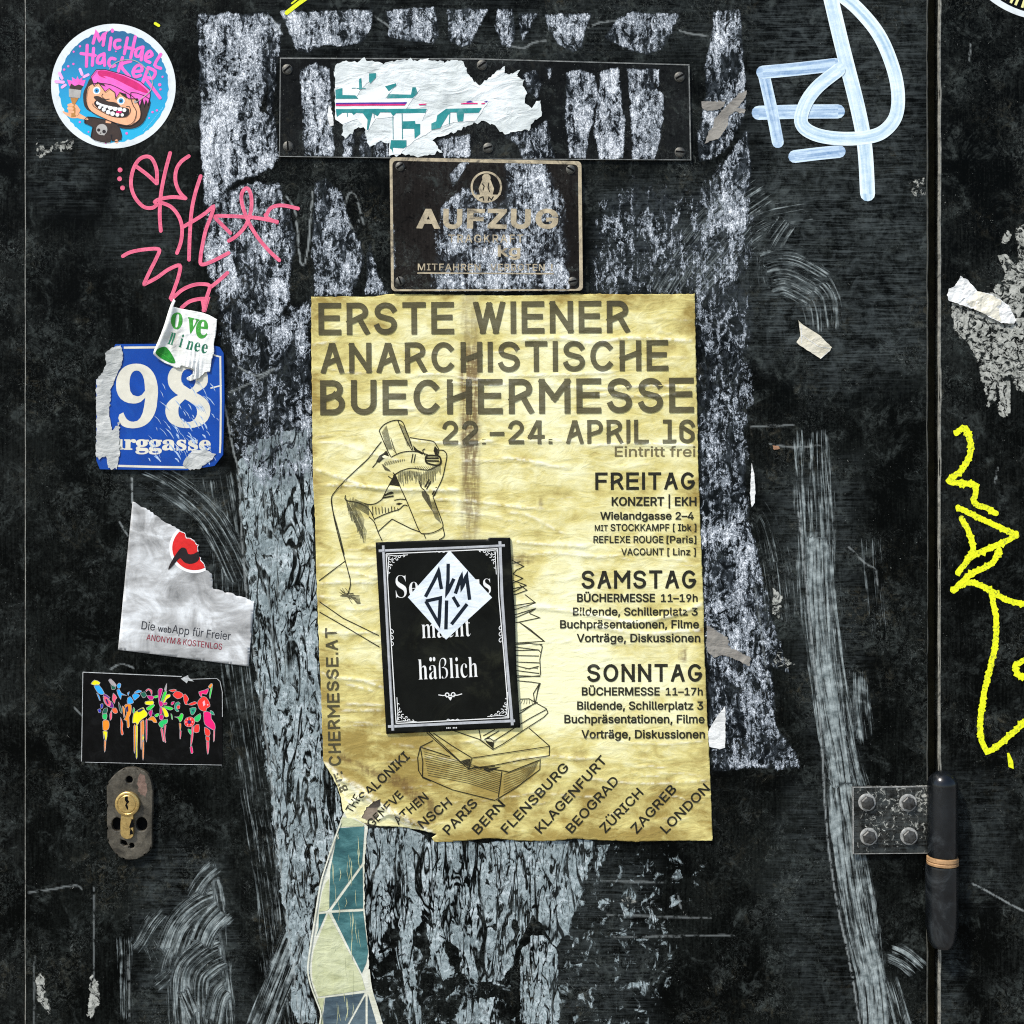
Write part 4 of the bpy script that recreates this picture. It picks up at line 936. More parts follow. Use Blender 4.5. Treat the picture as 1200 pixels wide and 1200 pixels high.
STROKE = [  # strength, width, centre line
 (.55, 70, [(262,548),(276,650),(284,760),(300,880),(318,1000),(330,1100),(345,1240)]),
 (.75, 46, [(352,1085),(330,1140),(300,1220)]),
 (.70, 60, [(264,1056),(238,1066),(214,1090),(200,1130)]),
 (.72, 66, [(268,1110),(240,1124),(222,1150),(226,1220)]),
 (.70, 26, [(196,1060),(178,1080),(162,1106),(150,1120)]),
 (.62, 26, [(170,1094),(184,1120),(192,1136)]),
 (.70, 24, [(176,1160),(200,1140),(214,1126)]),
 (.70, 18, [(244,1000),(256,1050),(262,1110),(272,1210)]),
 (.62, 46, [(158,548),(200,568),(250,612),(290,690)]),
 (.70, 60, [(950,500),(955,600),(960,700),(972,800),(985,880),(1000,935)]),
 (.95, 34, [(958,620),(960,720),(972,820),(984,900),(988,930)]),
 (.75, 26, [(1008,780),(1010,830),(1016,880)]),
 (.90, 44, [(984,910),(992,990),(1006,1080),(1022,1160),(1026,1240)]),
 (.70, 40, [(1030,1210),(1022,1140),(1012,1060),(1000,990)]),
 (.75, 36, [(1034,1112),(1060,1124),(1084,1146)]),
 (.70, 30, [(1040,1140),(1052,1180),(1062,1220)]),
 (.62, 60, [(900,215),(840,260),(800,310),(770,360)]),
 (.52, 50, [(960,250),(900,262),(860,290)]),
 (.55, 60, [(880,320),(930,310),(960,350),(968,400)]),
 (.50, 40, [(884,590),(900,620),(912,680)]),
]
STROKE += [
 (.62, 70, [(890,330),(920,322),(950,335),(972,350)]), (.60, 50, [(935,330),(962,350),(968,400)]), (.55, 60, [(880,250),(840,300),(800,345)]),
 (.80, 30, [(262,1010),(240,1030),(222,1060)]), (.85, 40, [(270,1060),(244,1086),(230,1120)]), (.80, 34, [(276,1150),(256,1166),(246,1210)]),
 (.70, 20, [(208,1100),(196,1130),(190,1170)]), (.75, 22, [(210,1150),(222,1176),(234,1206)]),
 (.55, 40, [(930,250),(900,300),(905,350)]), (.50, 50, [(890,600),(908,660),(918,740)]), (.5, 30, [(1020,620),(1024,690),(1030,760)]),
 (.62, 26, [(146,1090),(147,1150),(148,1205)]), (.6, 40, [(310,560),(322,700),(336,820)]),
]
EDGE = [
 (.9, [(154,560),(155.5,590)]), (.7, [(262,470),(272,520),(280,560),(284,640),(294,740),(304,800),(316,900),(334,1060),(352,1200)]),
 (.8, [(336,230),(346,250),(351,300),(354,310),(358,306),(362,280),(366,225)]),
 (.6, [(404,240),(408,228),(414,226),(420,240),(426,262)]), (.6, [(410,262),(416,270),(421,258)]),
 (.8, [(936,600),(944,680),(952,760),(962,860),(968,960),(978,1040),(996,1130),(1008,1200)]),
 (.5, [(34,1046),(60,1042),(88,1038),(96,1042)]), (.4, [(700,1032),(776,1034)]), (.4, [(712,1072),(832,1076)]), (.4, [(720,1098),(860,1096)]),
 (.5, [(795,1050),(798,1064)]), (.5, [(88,830),(98,840)]),
 (.6, [(310,18),(322,26),(330,40)]), (.6, [(440,20),(452,28),(458,34)]), (.6, [(690,32),(704,26),(724,24)]), (.6, [(600,54),(614,56),(624,50),(640,48)]), (.6, [(796,36),(812,40),(830,42)]),
 (.6, [(140,612),(158,640)]), (.7, [(1170,548),(1166,566)]), (.6, [(1138,52),(1136,70)]), (.5, [(994,640),(1014,660),(1026,668),(1028,686)]),
 (.6, [(130,784),(142,778),(156,782)]), (.4, [(885,690),(900,800)]), (.7, [(280,430),(300,440),(320,432)]),
 (.55, [(268,460),(300,446),(322,432)]), (.5, [(1020,1038),(1024,1060)]),
 (.7, [(1140,1036),(1170,1052),(1200,1068)]), (.5, [(902,520),(930,524),(960,522)]), (.5, [(880,500),(930,498)]),
 (.35, [(40,1120),(40,1200)]), (.45, [(110,1040),(110,1150)]), (.5, [(150,1120),(152,1190)]),
]

def wear(X, Y, extra=()):
    """the wear layers at every vertex"""
    X = np.asarray(X, float); Y = np.asarray(Y, float)
    A = {k: np.zeros(X.shape) for k in ('paste', 'bark', 'pale', 'haze', 'stroke', 'across', 'along', 'edge')}
    wx = (fbm(X / 13, Y / 13, 3) - .5) * 2; wy = (fbm(X / 13, Y / 13, 31) - .5) * 2
    def field(tgt, lst):
        for den, fe, rag, pts in lst:
            a = np.array(pts, float)
            mg = fe + rag * 2
            m = (X > a[:, 0].min() - mg) & (X < a[:, 0].max() + mg) & (Y > a[:, 1].min() - mg) & (Y < a[:, 1].max() + mg)
            if not m.any(): continue
            rg = rag * (.55 if tgt == 'paste' and fe < 12 else 1)
            d = poly_sdf(X[m] + wx[m] * rg, Y[m] + wy[m] * rg, pts)
            q = fe * .6 if fe > 12 else fe * .32
            v = den * sstep(-q, q, d)
            A[tgt][m] = np.maximum(A[tgt][m], v)
    field('paste', PASTE if not extra else list(extra))
    if not extra:
        field('bark', BARK); field('pale', PALE)
        field('haze', [(d, f, 8, p) for d, f, p in HAZE])
        for k, (st, w, pts) in enumerate(STROKE):
            sp = smooth(pts, 6)
            a = np.array(sp)
            m = (X > a[:, 0].min() - w) & (X < a[:, 0].max() + w) & (Y > a[:, 1].min() - w) & (Y < a[:, 1].max() + w)
            if not m.any(): continue
            d, su, sv = seg_dist(X[m], Y[m], sp)
            v = st * (1 - sstep(w * .32, w * .5, d + wx[m] * 2)) * sstep(0, 14, sv + wy[m] * 10) * sstep(0, 18, sv.max() - sv + wx[m] * 10)
            better = v > A['stroke'][m]
            idx = np.nonzero(m)
            ii = tuple(q[better] for q in idx)
            A['stroke'][ii] = v[better]; A['across'][ii] = su[better] + 137 * k; A['along'][ii] = sv[better] + 61 * k
        for st, pts in EDGE:
            sp = smooth(pts, 5)
            a = np.array(sp)
            m = (X > a[:, 0].min() - 6) & (X < a[:, 0].max() + 6) & (Y > a[:, 1].min() - 6) & (Y < a[:, 1].max() + 6)
            if not m.any(): continue
            d, _, _ = seg_dist(X[m] + wx[m] * .8, Y[m] + wy[m] * .8, sp)
            A['edge'][m] = np.maximum(A['edge'][m], st * (1 - sstep(.5, 1.4, d)))
    return A

def lines(lo, hi, fine0, fine1, step, coarse):
    a = []
    if lo < fine0: a += list(np.linspace(lo, fine0, max(2, int((fine0 - lo) / coarse) + 1))[:-1])
    a += list(np.arange(max(lo, fine0), min(hi, fine1), step))
    if hi > fine1: a += list(np.linspace(min(hi, fine1), hi, max(2, int((hi - fine1) / coarse) + 1)))
    else: a.append(hi)
    return np.array(a)

def worn_sheet(name, xs, ys, d, back, mat, parent=None, extra=(), bevel=1.2, warp=0.0):
    """a sheet of the door: front surface as a fine grid carrying the wear, bevelled rim, sides down to `back` mm"""
    gx, gy = np.meshgrid(xs, ys)
    nx, ny = len(xs), len(ys)
    X = gx.ravel(); Y = gy.ravel()
    dep = np.full(X.shape, float(d))
    if warp:
        dep += (fbm(X / 160, Y / 160, 5, 3) - .5) * warp
    V = np.stack([(X - 600) * K, -dep * .001, ZC + (600 - Y) * K], 1)
    i = (np.arange(ny - 1)[:, None] * nx + np.arange(nx - 1)[None, :]).ravel()
    F = np.stack([i, i + nx, i + nx + 1, i + 1], 1)
    # rim: bevel ring then side walls
    rim = list(range(nx)) + [r * nx + nx - 1 for r in range(1, ny)] + [(ny - 1) * nx + c for c in range(nx - 2, -1, -1)] + [r * nx for r in range(ny - 2, 0, -1)]
    rx, ry = X[rim].copy(), Y[rim].copy()
    ox = np.where(rx == xs[0], -1.0, np.where(rx == xs[-1], 1.0, 0.0)); oy = np.where(ry == ys[0], -1.0, np.where(ry == ys[-1], 1.0, 0.0))
    n0 = len(V); m = len(rim)
    b = bevel
    V1 = np.stack([(rx + ox * b - 600) * K, -(dep[rim] - b * .9) * .001, ZC + (600 - ry - oy * b) * K], 1)
    V2 = V1.copy(); V2[:, 1] = -back * .001
    V = np.vstack([V, V1, V2])
    q = []
    for k in range(m):
        j = (k + 1) % m
        q.append((rim[k], rim[j], n0 + j, n0 + k))
        q.append((n0 + k, n0 + j, n0 + m + j, n0 + m + k))
    F = np.vstack([F, np.array(q)])
    me = bpy.data.meshes.new(name)
    me.vertices.add(len(V)); me.vertices.foreach_set('co', V.ravel())
    me.loops.add(len(F) * 4); me.loops.foreach_set('vertex_index', F.ravel().astype(np.int32))
    me.polygons.add(len(F)); me.polygons.foreach_set('loop_start', np.arange(0, len(F) * 4, 4, dtype=np.int32))
    me.polygons.foreach_set('use_smooth', np.zeros(len(F), bool))
    me.update(calc_edges=True)
    AX = np.concatenate([X, rx, rx]); AY = np.concatenate([Y, ry, ry])
    for k, v in wear(AX, AY, extra).items():
        set_attr(me, k, v)
    return link(name, me, mat, parent)
# ------------------------------------------------------------------ the setting and the door
pv = plain('paving_stone', (0.22, 0.21, 0.19), 0.8, 0.2, 9, 0.4)
me = bpy.data.meshes.new('pavement')
me.from_pydata([(-40, -40, 0), (40, -40, 0), (40, .3, 0), (-40, .3, 0)], [], [(0, 1, 2, 3)])
tag(link('pavement', me, pv), kind='structure')

LO, HI = (0.0012, 0.0015, 0.0013), (0.022, 0.026, 0.023)
m_leaf = old_paint('old_black_paint', LO, HI)
m_side = old_paint('old_black_paint_side', LO, (0.030, 0.034, 0.031))
m_plate = old_paint('old_black_plate', (0.006, 0.0065, 0.0065), (0.026, 0.028, 0.028))
m_bare = plain('lit_bare_edge_metal', (0.24, 0.235, 0.20), 0.5, 0.55, 160, 0.3, 0.4, 0.2, (0.02, 0.02, 0.018), 0.8)  # bare metal, its pale tone also painting the light these edges catch
m_gap = plain('dirty_gap', (0.020, 0.017, 0.008), 0.9, 0.7, 60, 0.3, 0.1)
STEP = 1.6
TOP, BOT = -700, 2030
leaf = worn_sheet('door_leaf', lines(30, 1086.5, 30, 1086.5, STEP, 1), lines(TOP, BOT, -30, 1230, STEP, 40), 0, -38, m_leaf, warp=0.5)
tag(leaf, 'black metal door leaf crusted with white paste behind the stickers and the yellow poster', 'door')
fr = worn_sheet('door_frame', lines(-900, 27.6, -30, 27.6, STEP, 60), lines(TOP, BOT, -30, 1230, STEP, 40), -2.2, -45, m_side)
tag(fr, 'narrow black frame strip beyond the thin pale line, at the far left', 'door frame')
pan = worn_sheet('side_panel', lines(1102.4, 2050, 1102.4, 1230, STEP, 60), lines(TOP, BOT, -30, 1230, STEP, 40), -0.5, -45, m_side, warp=0.5)
tag(pan, 'black metal panel with yellow graffiti, across the gap behind the hinge pin', 'panel')

def strip(name, xa, xb, da, db, mat, parent, seed, amp=.3):
    """a worn edge running the height of the door"""
    ys = np.concatenate([np.linspace(TOP, -30, 10)[:-1], np.arange(-30, 1230, 5), np.linspace(1230, BOT, 12)])
    w = (fbm(ys / 22, ys * 0 + seed, seed, 3) - .5) * amp * 4
    V, F = [], []
    for y, k in zip(ys, w):
        V += [W(xa + k * .5, y, da), W((xa + xb) / 2 + k, y, max(da, db) + .12), W(xb + k, y, db)]
    for i in range(len(ys) - 1):
        for j in (0, 1):
            a = 3 * i + j
            F.append((a, a + 3, a + 4, a + 1))
    me = bpy.data.meshes.new(name)
    me.from_pydata(V, [], F)
    return link(name, me, mat, parent)
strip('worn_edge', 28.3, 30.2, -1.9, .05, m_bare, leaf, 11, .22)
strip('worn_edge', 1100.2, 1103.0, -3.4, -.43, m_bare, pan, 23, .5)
strip('worn_edge', 1085.8, 1088.0, .06, -1.0, plain('grubby_edge', (0.055, 0.055, 0.045), .7, .8, 120, .3), leaf, 29, .5)
V = [W(1080, TOP, -16), W(1110, TOP, -16), W(1110, BOT, -16), W(1080, BOT, -16)]
me = bpy.data.meshes.new('rebate'); me.from_pydata(V, [], [(0, 3, 2, 1)])
link('rebate', me, m_gap, pan)

# graffiti on the metal
def marker(name, col, lo, rough=.5, streak=0.3, sc=60, pit=0.0, brush=0.0):
    N = Nodes(name)
    n = N.noise(1, 4, .6, .5, vec=N.scale(N.pos, (sc, sc, sc * 2.2)))
    n2 = N.noise(500, 3, .6)
    f = N.math('ADD', N.math('MULTIPLY', n, 1 - streak), N.math('MULTIPLY', n2, streak))
    if brush:
        u = N.attr('across'); px, py, pz = N.sep(N.pos)
        bn = N.noise(1, 3, .6, .2, vec=N.comb(N.math('MULTIPLY', u, 4.5), N.math('MULTIPLY', px, 14), N.math('MULTIPLY', pz, 14)))
        rim = N.step(N.math('ABSOLUTE', N.math('SUBTRACT', u, .5)), .30, .49)
        f = N.math('ADD', N.math('MULTIPLY', f, 1 - brush), N.math('MULTIPLY', N.math('ADD', bn, N.math('MULTIPLY', rim, .22)), brush))
    c = N.ramp(f, (.36, lo), (.62, col))
    if pit:
        c = N.mix(N.math('MULTIPLY', N.step(N.noise(300, 3, .6, 1.5), .60, .66), pit), c, (.02, .022, .02))
        c = N.mix(N.math('MULTIPLY', N.step(N.noise(110, 5, .7, 1.0), .56, .66), pit * .55), c, (.06, .06, .06))
    return N.set(color=c, rough=rough, spec=.3, normal=N.bump(n2, .2, .0006))
m_pink = marker('pink_paint', srgb(238, 112, 140), srgb(196, 72, 104), pit=.35, brush=.35)
m_blue = marker('pale_blue_paint', srgb(226, 238, 240), srgb(158, 188, 208), sc=60, brush=.6)
m_blue2 = marker('thin_pale_blue_paint', srgb(206, 224, 236), srgb(104, 140, 178), sc=60, brush=.6)
m_yell = marker('yellow_crayon', srgb(242, 245, 30), srgb(196, 204, 10), .7, .6, 120, .85)

t = lambda p: zz(0, 0, 3.75, p)
t3 = lambda p: zz(0, 300, 3.75, p)
t6 = lambda p: zz(200, 160, 4.286, p)
pink = [t([(688,806),(650,770),(600,732)]), t([(690,806),(688,745),(668,698),(640,688),(608,705),(584,750),(576,810),(592,865),(630,908),(668,914),(690,900)]),
        t([(748,672),(725,760),(708,850),(702,940),(707,1015)]), t([(830,686),(795,712),(774,750),(772,800),(790,845),(816,872)]), t([(816,872),(760,866),(700,876),(680,888)]),
        t([(700,888),(750,908),(785,950),(800,1000),(796,1060),(778,1112)]), t([(882,774),(858,850),(842,930),(834,1040),(831,1142)]),
        t([(800,1000),(860,965),(905,935),(938,908),(928,950),(905,1010),(890,1080),(882,1130),(886,1162),(930,1150),(1005,1112)]),
        t6([(300,485),(255,440),(225,402),(300,400),(380,404),(440,410),(535,428)]), t6([(292,524),(330,500),(375,450),(402,380),(406,310),(392,266),(372,264),(356,296),(362,350),(392,430),(440,510),(500,580),(546,622)]),
        t6([(480,396),(505,358),(560,346),(640,362)]), t6([(535,432),(490,412),(476,394)]),
        t([(540,1126),(575,1108),(640,1096),(698,1096),(690,1130),(660,1190),(634,1246)]), t3([(634,125),(690,95),(740,60),(790,42),(785,90),(765,150),(752,190),(800,150),(850,128),(895,124),(922,134),(910,180),(895,240)]),
        t3([(1000,74),(960,110),(922,140)]), t3([(798,228),(830,202),(870,190),(912,188)])]
build('graffiti', [ribbon(p, 4.3, 2.5, sm=5) for p in pink] + [disc(a / 3.75, b / 3.75, 2.8) for a, b in ((528,747),(526,786),(539,826))] + [poly(t3([(880,180),(925,180),(905,248),(890,240)]))],
      m_pink, leaf, .12, stack=.012)['label'] = 'pink marker tag with loops and a star'
u = lambda p: zz(880, 0, 3.75, p)
build('graffiti', [(*ribbon(u(p), w / 3.75, 3, sm=6), 0 if w in (66, 60) else 1) for p, w in (([(372,284),(200,304),(52,318)], 58), ([(54,318),(88,470),(118,625)], 52), ([(385,-30),(470,40),(560,150),(618,280),(645,400),(638,505),(590,572),(520,602),(400,610),(285,592),(222,545),(235,465),(290,385),(385,308)], 60),
      ([(34,496),(200,491),(382,490)], 62), ([(192,688),(290,676),(388,666)], 56), ([(348,-20),(400,200),(470,480),(500,650),(512,852)], 66))], None, leaf, .12, stack=.012, mats=[m_blue, m_blue2])['label'] = 'pale blue broad marker tag shaped like a looped D'
a1 = lambda p: zz(840, 280, 3.3333, p)
a2 = lambda p: zz(840, 600, 3.3333, p)
yel = [a1([(935,760),(968,738),(985,770),(992,830),(960,900),(905,945),(960,955),(1012,965),(1005,1028),(1050,1050),(1090,1072)]), a1([(942,1050),(1060,1105),(1172,1158)]), a2([(1168,80),(1140,108),(1020,160)]), a2([(1020,160),(985,185),(950,225),(944,240)]), a2([(956,24),(988,85),(1000,150),(975,190)]),
       a2([(1104,148),(1075,200),(1000,240),(962,270),(926,308)]), a2([(922,306),(960,282),(1000,276),(1050,296),(1130,342),(1220,364)]), a2([(1074,322),(1092,430),(1084,540),(1052,670),(1032,790),(1030,870),(1050,926),(1072,930),(1130,885),(1215,808)]), a2([(1215,574),(1180,590),(1166,606),(1184,640),(1215,642)])]
build('graffiti', [ribbon(ragged(resample(smooth(p, 5), 1.6, False), .5, 1.6, k, False), 6.4, None) for k, p in enumerate(yel)] + [poly(a2([(1134,942),(1142,940),(1158,975),(1160,1004),(1140,996)]))], m_yell, pan, -.36, stack=.012)['label'] = 'yellow crayon scrawl'
build('graffiti', [ribbon([(364,-6),(350,4),(336,15)], 5, 2), ribbon([(352,-4),(342,4)], 2, 2)], m_yell, leaf, .13, stack=.012)['label'] = 'yellow paint flick above the torn plate'
build('paint_fleck', [ribbon([(182,27.5),(186,30)], 3.4, 2)], m_yell, leaf, .13)
# ------------------------------------------------------------------ hinge and lock
m_hplate = old_paint('hinge_plate_paint', (0.004, 0.004, 0.0035), (0.10, 0.10, 0.088), .12)
m_bolt = plain('scuffed_bolt', (0.045, 0.045, 0.042), 0.42, 0.9, 160, 0.6, 0.4, 0.3)
m_bolt_ring = plain('worn_glint_rim', (0.30, 0.30, 0.28), 0.5, 0.6, 200, 0.3, 0.4, 0.2, (.03, .03, .028), .7)  # wear plus the bolt rings' bright reflection, put into the pale colour
m_barrel = plain('glossy_black_paint', (0.004, 0.005, 0.006), 0.26, 0.6, 40, 0.3, 0.42, 0, (0.045, 0.052, 0.056), 0.5)
m_brass = plain('brass_washer', (0.42, 0.25, 0.12), 0.45, 0.3, 150, 0.2, 0.5, 0.3)

hinge = thing('hinge', 1040, 1000, 0, 'black lift-off hinge with four bolts and a brass ring, at the gap', 'hinge')
hx = lambda v: np.full(np.shape(v), 0.0)
pl = slab('hinge_plate', [[(998, 921), (1088, 920), (1090, 999), (999, 1000)]], 0.05, 4.0, m_hplate, hinge, 0.5,
          attrs={'paste': lambda X, Y: .02 + 0 * X, 'haze': lambda X, Y: .6 + 0 * X, 'pale': lambda X, Y: .0 + .3 * (1 - sstep(0, 4, np.minimum(Y - 921, X - 998))) + .2 * sstep(1078, 1088, X), 'edge': lambda X, Y: 0 * X})
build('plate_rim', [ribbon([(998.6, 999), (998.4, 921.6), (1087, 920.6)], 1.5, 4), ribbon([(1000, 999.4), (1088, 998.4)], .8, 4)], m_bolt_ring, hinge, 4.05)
for bx, by in ((1014.5, 939), (1062.5, 939.5), (1016.5, 979), (1063.5, 978.5)):
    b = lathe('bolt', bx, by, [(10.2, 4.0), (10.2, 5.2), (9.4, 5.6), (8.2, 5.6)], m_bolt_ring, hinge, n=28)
    lathe('bolt_head', bx + .2, by + .3, [(8.2, 5.3), (8.0, 7.6), (6.6, 8.6), (3.5, 9.2), (0, 9.4)], m_bolt, b, n=6, smooth_shade=False, rot=.3)
hxx, hd = 1101, 9.0
bw = 17.2
prof = [(0, 901)] + [(bw * math.sin(a), 918 - 17 * math.cos(a)) for a in np.linspace(.2, math.pi / 2, 9)] + [(bw, 960), (bw * 1.0, 996), (bw * .96, 999.5), (0, 1000)]
lathe('pin_barrel', hxx, 0, prof, m_barrel, hinge, axis='Z', d0=hd)
lathe('ring', hxx, 0, [(0, 1000), (bw * .9, 1000.2), (bw * 1.03, 1001.5), (bw * 1.04, 1005), (bw * .97, 1006), (bw * 1.04, 1007), (bw * 1.03, 1009.5), (bw * .9, 1010), (0, 1010)], m_brass, hinge, axis='Z', d0=hd)
bw2 = 18.6
prof = [(0, 1010), (bw2 * .97, 1010.5), (bw2, 1013), (bw2, 1060), (bw2 * .99, 1080), (bw2 * .92, 1086), (bw2 * .9, 1090), (bw2 * .82, 1099), (bw2 * .6, 1106), (0, 1108)]
lathe('socket_barrel', hxx - .8, 0, prof, m_barrel, hinge, axis='Z', d0=hd)
slab('hinge_knuckle', [[(1086, 924), (1101, 924), (1101, 996), (1086, 996)]], -1.5, 5.0, m_hplate, hinge, 0.4)

m_esc = plain('pitted_lock_plate', (0.085, 0.075, 0.056), 0.5, 0.75, 75, 0.8, 0.4, 0.35, (0.018, 0.016, 0.012), 0.85)
m_gold = plain('brass_cylinder', (0.52, 0.36, 0.13), 0.36, 0.25, 260, 0.35, 0.5, 0.75, (0.09, 0.06, 0.02), 0.5)
m_hole = plain('dark_hole', (0.004, 0.004, 0.004), 0.9, 0.3, 90, 0.1, 0.05)
m_rub = plain('rubbed_copper_brown', (0.20, 0.13, 0.10), 0.45, 0.4, 200, 0.4, 0.4, 0.4)
lock = thing('door_lock', 153, 950, 0, 'brass cylinder lock in a worn oval plate below the colourful black sticker', 'lock')
esc = [(x + (y - 950) * -.01, y) for x, y in arc(154, 925, 27, 27, 180, 360, 16) + arc(155, 981, 26, 25, 0, 180, 16)]
esc = [(x + 1.2 * math.sin(y * .21), y) for x, y in esc]
cyl_hole = arc(152, 941, 12, 12, -235, 55, 14) + [(159, 962), (159, 974)] + arc(152, 974, 8, 7, 0, 180, 6)[1:] + [(144, 962)]
holes = [circle(153, 912.5, 4.2, 14), circle(138.8, 964.5, 6.4, 16, 8.0), circle(167.5, 964.5, 6.8, 16, 8.2), circle(156, 989.5, 3.2, 10), [(143, 982), (149, 984), (152, 989), (147, 990), (143, 987)]]
slab('lock_plate', [resample(esc, 3), *holes], 0.05, 5.2, m_esc, lock, 1.2)
for hx_, hy_, hr_ in ((153, 912.5, 6), (139, 964.5, 9), (167, 964.5, 9), (152, 988, 9)):
    build('screw_hole', [poly([circle(hx_, hy_, hr_, 14)])], m_hole, lock, .3)
cyl = slab('cylinder', [cyl_hole], 4.6, 8.4, m_gold, lock, .5)
lathe('cylinder_face', 152, 940, [(14.2, 5.2), (14.2, 8.9), (13.2, 9.6), (11.6, 9.7), (11.0, 9.2), (10.4, 9.2), (9.6, 9.9), (0, 9.9)], m_gold, cyl, n=40)
build('keyway', [poly([(150.2, 930.5), (153.4, 930.5), (153.2, 934.5), (155.0, 937.0), (152.4, 940.0), (153.6, 943.5), (153.4, 947), (151.2, 944), (150.0, 941.2), (151.6, 937.8), (149.6, 935.0)])], m_hole, cyl, 9.96)
build('worn_patch', [poly(ragged([(166, 905), (172, 908), (174, 925), (172, 934), (164, 926), (163, 915)], .6, 2.5, 4))], m_rub, lock, 5.26)
build('chipped_edge', [poly(ragged([(157, 958), (160, 957), (160, 966), (156, 968), (158, 972), (159, 975), (155, 976), (156, 970), (154, 967), (156, 963)], .4, 2, 9))], m_hole, cyl, 8.46)

# ------------------------------------------------------------------ screwed-on plates
m_screw = plain('old_screw', (0.085, 0.082, 0.07), 0.5, 0.7, 200, 0.5, 0.5, 0.5)
def screw(x, y, d, parent, rot, r=5.3):
    s = lathe('screw', x, y, [(r + .8, 0), (r + .4, .35), (r, .5), (r * .97, 1.2), (r * .75, 1.75), (0, 2.0)], m_screw, parent, d0=d, n=22)
    dx, dy = math.cos(rot) * r * .8, math.sin(rot) * r * .8
    build('screw_slot', [ribbon([(x - dx, y - dy), (x + dx, y + dy)], 2.0, 2, cap='square')], m_hole, s, d + 2.05)
    return s

def worn_plate(name, outline, d, mat, parent, paste, step=1.5):
    V = poly(outline, 4, step)
    o = build(name, [V], mat, parent, d, skirt=d + .5)
    co = np.empty(len(o.data.vertices) * 3); o.data.vertices.foreach_get('co', co); co = co.reshape(-1, 3)
    for k, v in wear(co[:, 0] / K + 600, 600 - (co[:, 2] - ZC) / K, paste).items():
        set_attr(o.data, k, v)
    return o

np_ = thing('blank_plate', 568, 130, 0, 'long black metal plate held by six screws, under the torn teal sticker', 'metal plate')
worn_plate('plate', [(329, 69), (560, 70), (807, 77), (809, 188), (560, 187), (328, 184)], 2.0, m_plate, np_, PLATE_PASTE)
rim_o = [(329, 69), (560, 70), (807, 77), (809, 188), (560, 187), (328, 184)]
build('plate_rim', [ribbon(rim_o[0:3], 1.4, 5), ribbon(rim_o[2:4], 1.5, 5), ribbon(rim_o[3:6], 1.0, 5), ribbon([rim_o[5], rim_o[0]], 1.0, 5)], plain('worn_plate_rim', (0.14, 0.145, 0.135), .5, .8, 140, .3), np_, 2.06, stack=.01)
for k, (x, y) in enumerate(((337, 82), (565, 77), (796, 91), (338, 172), (572, 174), (796.5, 179))):
    screw(x, y, 2.0, np_, (-.7, -.6, -.5, 1.5, -.3, .1)[k])

lift = thing('elevator_sign', 570, 265, 0, 'dark engraved elevator sign with four screws, directly above the yellow poster', 'sign')
m_lift = old_paint('lift_sign_enamel', (0.010, 0.0085, 0.0075), (0.040, 0.034, 0.030))
m_cream = plain('worn_cream_enamel', (0.42, 0.35, 0.23), 0.55, 0.45, 110, 0.3, 0.3, 0, (0.045, 0.038, 0.032), 0.9)
def rrect(x0, y0, x1, y1, r, n=5):
    return arc(x1 - r, y0 + r, r, r, -90, 0, n) + arc(x1 - r, y1 - r, r, r, 0, 90, n) + arc(x0 + r, y1 - r, r, r, 90, 180, n) + arc(x0 + r, y0 + r, r, r, 180, 270, n)
def lq(p):   # the sign hangs very slightly askew
    return [(x + (y - 265) * .012, y + (x - 570) * .022 * (1 - (y - 184) / 158 * 1.1)) for x, y in p]
worn_plate('sign_plate', lq(rrect(457.5, 187, 682.5, 342, 5)), 3.0, m_lift, lift, LIFT_PASTE)
build('border', [poly([lq(rrect(457.8, 187.5, 682, 341.5, 5)), lq(rrect(461, 191.5, 678, 339.5, 5))[::-1]], 4)], m_cream, lift, 3.06)
for k, (x, y) in enumerate(((469, 196), (668.5, 199.5), (469, 330), (671, 330.5))):
    screw(x, y, 3.0, lift, (-.6, .5, 1.2, -.2)[k], 4.6)
tl = []
for ch, xa, xb in (('A', 490, 514), ('U', 521, 540), ('F', 549, 566), ('Z', 573, 592), ('U', 600, 620), ('G', 629, 652)):
    tl += text(ch, xa, 267.2, xb, 267.6, 20.5, bold=34)
tl += text('TRAGKRAFT', 526, 284.8, 613, 284.8, 9, bold=9, track=90)
tl += text('kg', 584, 301, 609, 301, 12.5, bold=22)
tl += text('MITFAHREN', 490, 317.3, 563, 317.6, 7.6, bold=9, track=50) + text('VERBOTEN', 575, 317.6, 638, 317.8, 7.6, bold=9, track=50) + text('!', 645.5, 317.8, 647.5, 317.8, 7.6, bold=9)
tl.append(ribbon([(490, 320.6), (648, 321.4)], 1.6, 8, cap='square'))
build('lettering', tl, m_cream, lift, 3.08)
build('faint_number', text('500', 557, 299, 579, 299, 9, bold=-12), plain('faint_print', (.11, .10, .09), .6, .6, 150), lift, 3.05)
em = [poly([circle(570, 220, 18.4, 36), circle(570, 220, 16.0, 36)[::-1]]),
      poly([(553, 229), (587, 229)] + arc(570, 220, 17, 17, 25, 155, 12)),
      disc(570, 209.5, 5.0), poly([(565, 212), (575, 212), (579, 222), (577, 231), (563, 231), (561, 222)])]
build('emblem', em, m_cream, lift, 3.10, stack=.02)
build('emblem_marks', [ribbon([(565, 216), (567.5, 219), (566, 224)], 1.2, 2), ribbon([(573, 215), (572, 221), (574, 226)], 1.2, 2), ribbon([(562, 233), (566, 231.5), (567, 235.5)], 1.3, 2), ribbon([(572, 236), (573, 232), (576, 235), (578, 231.5)], 1.3, 2)], m_lift, lift, 3.22)

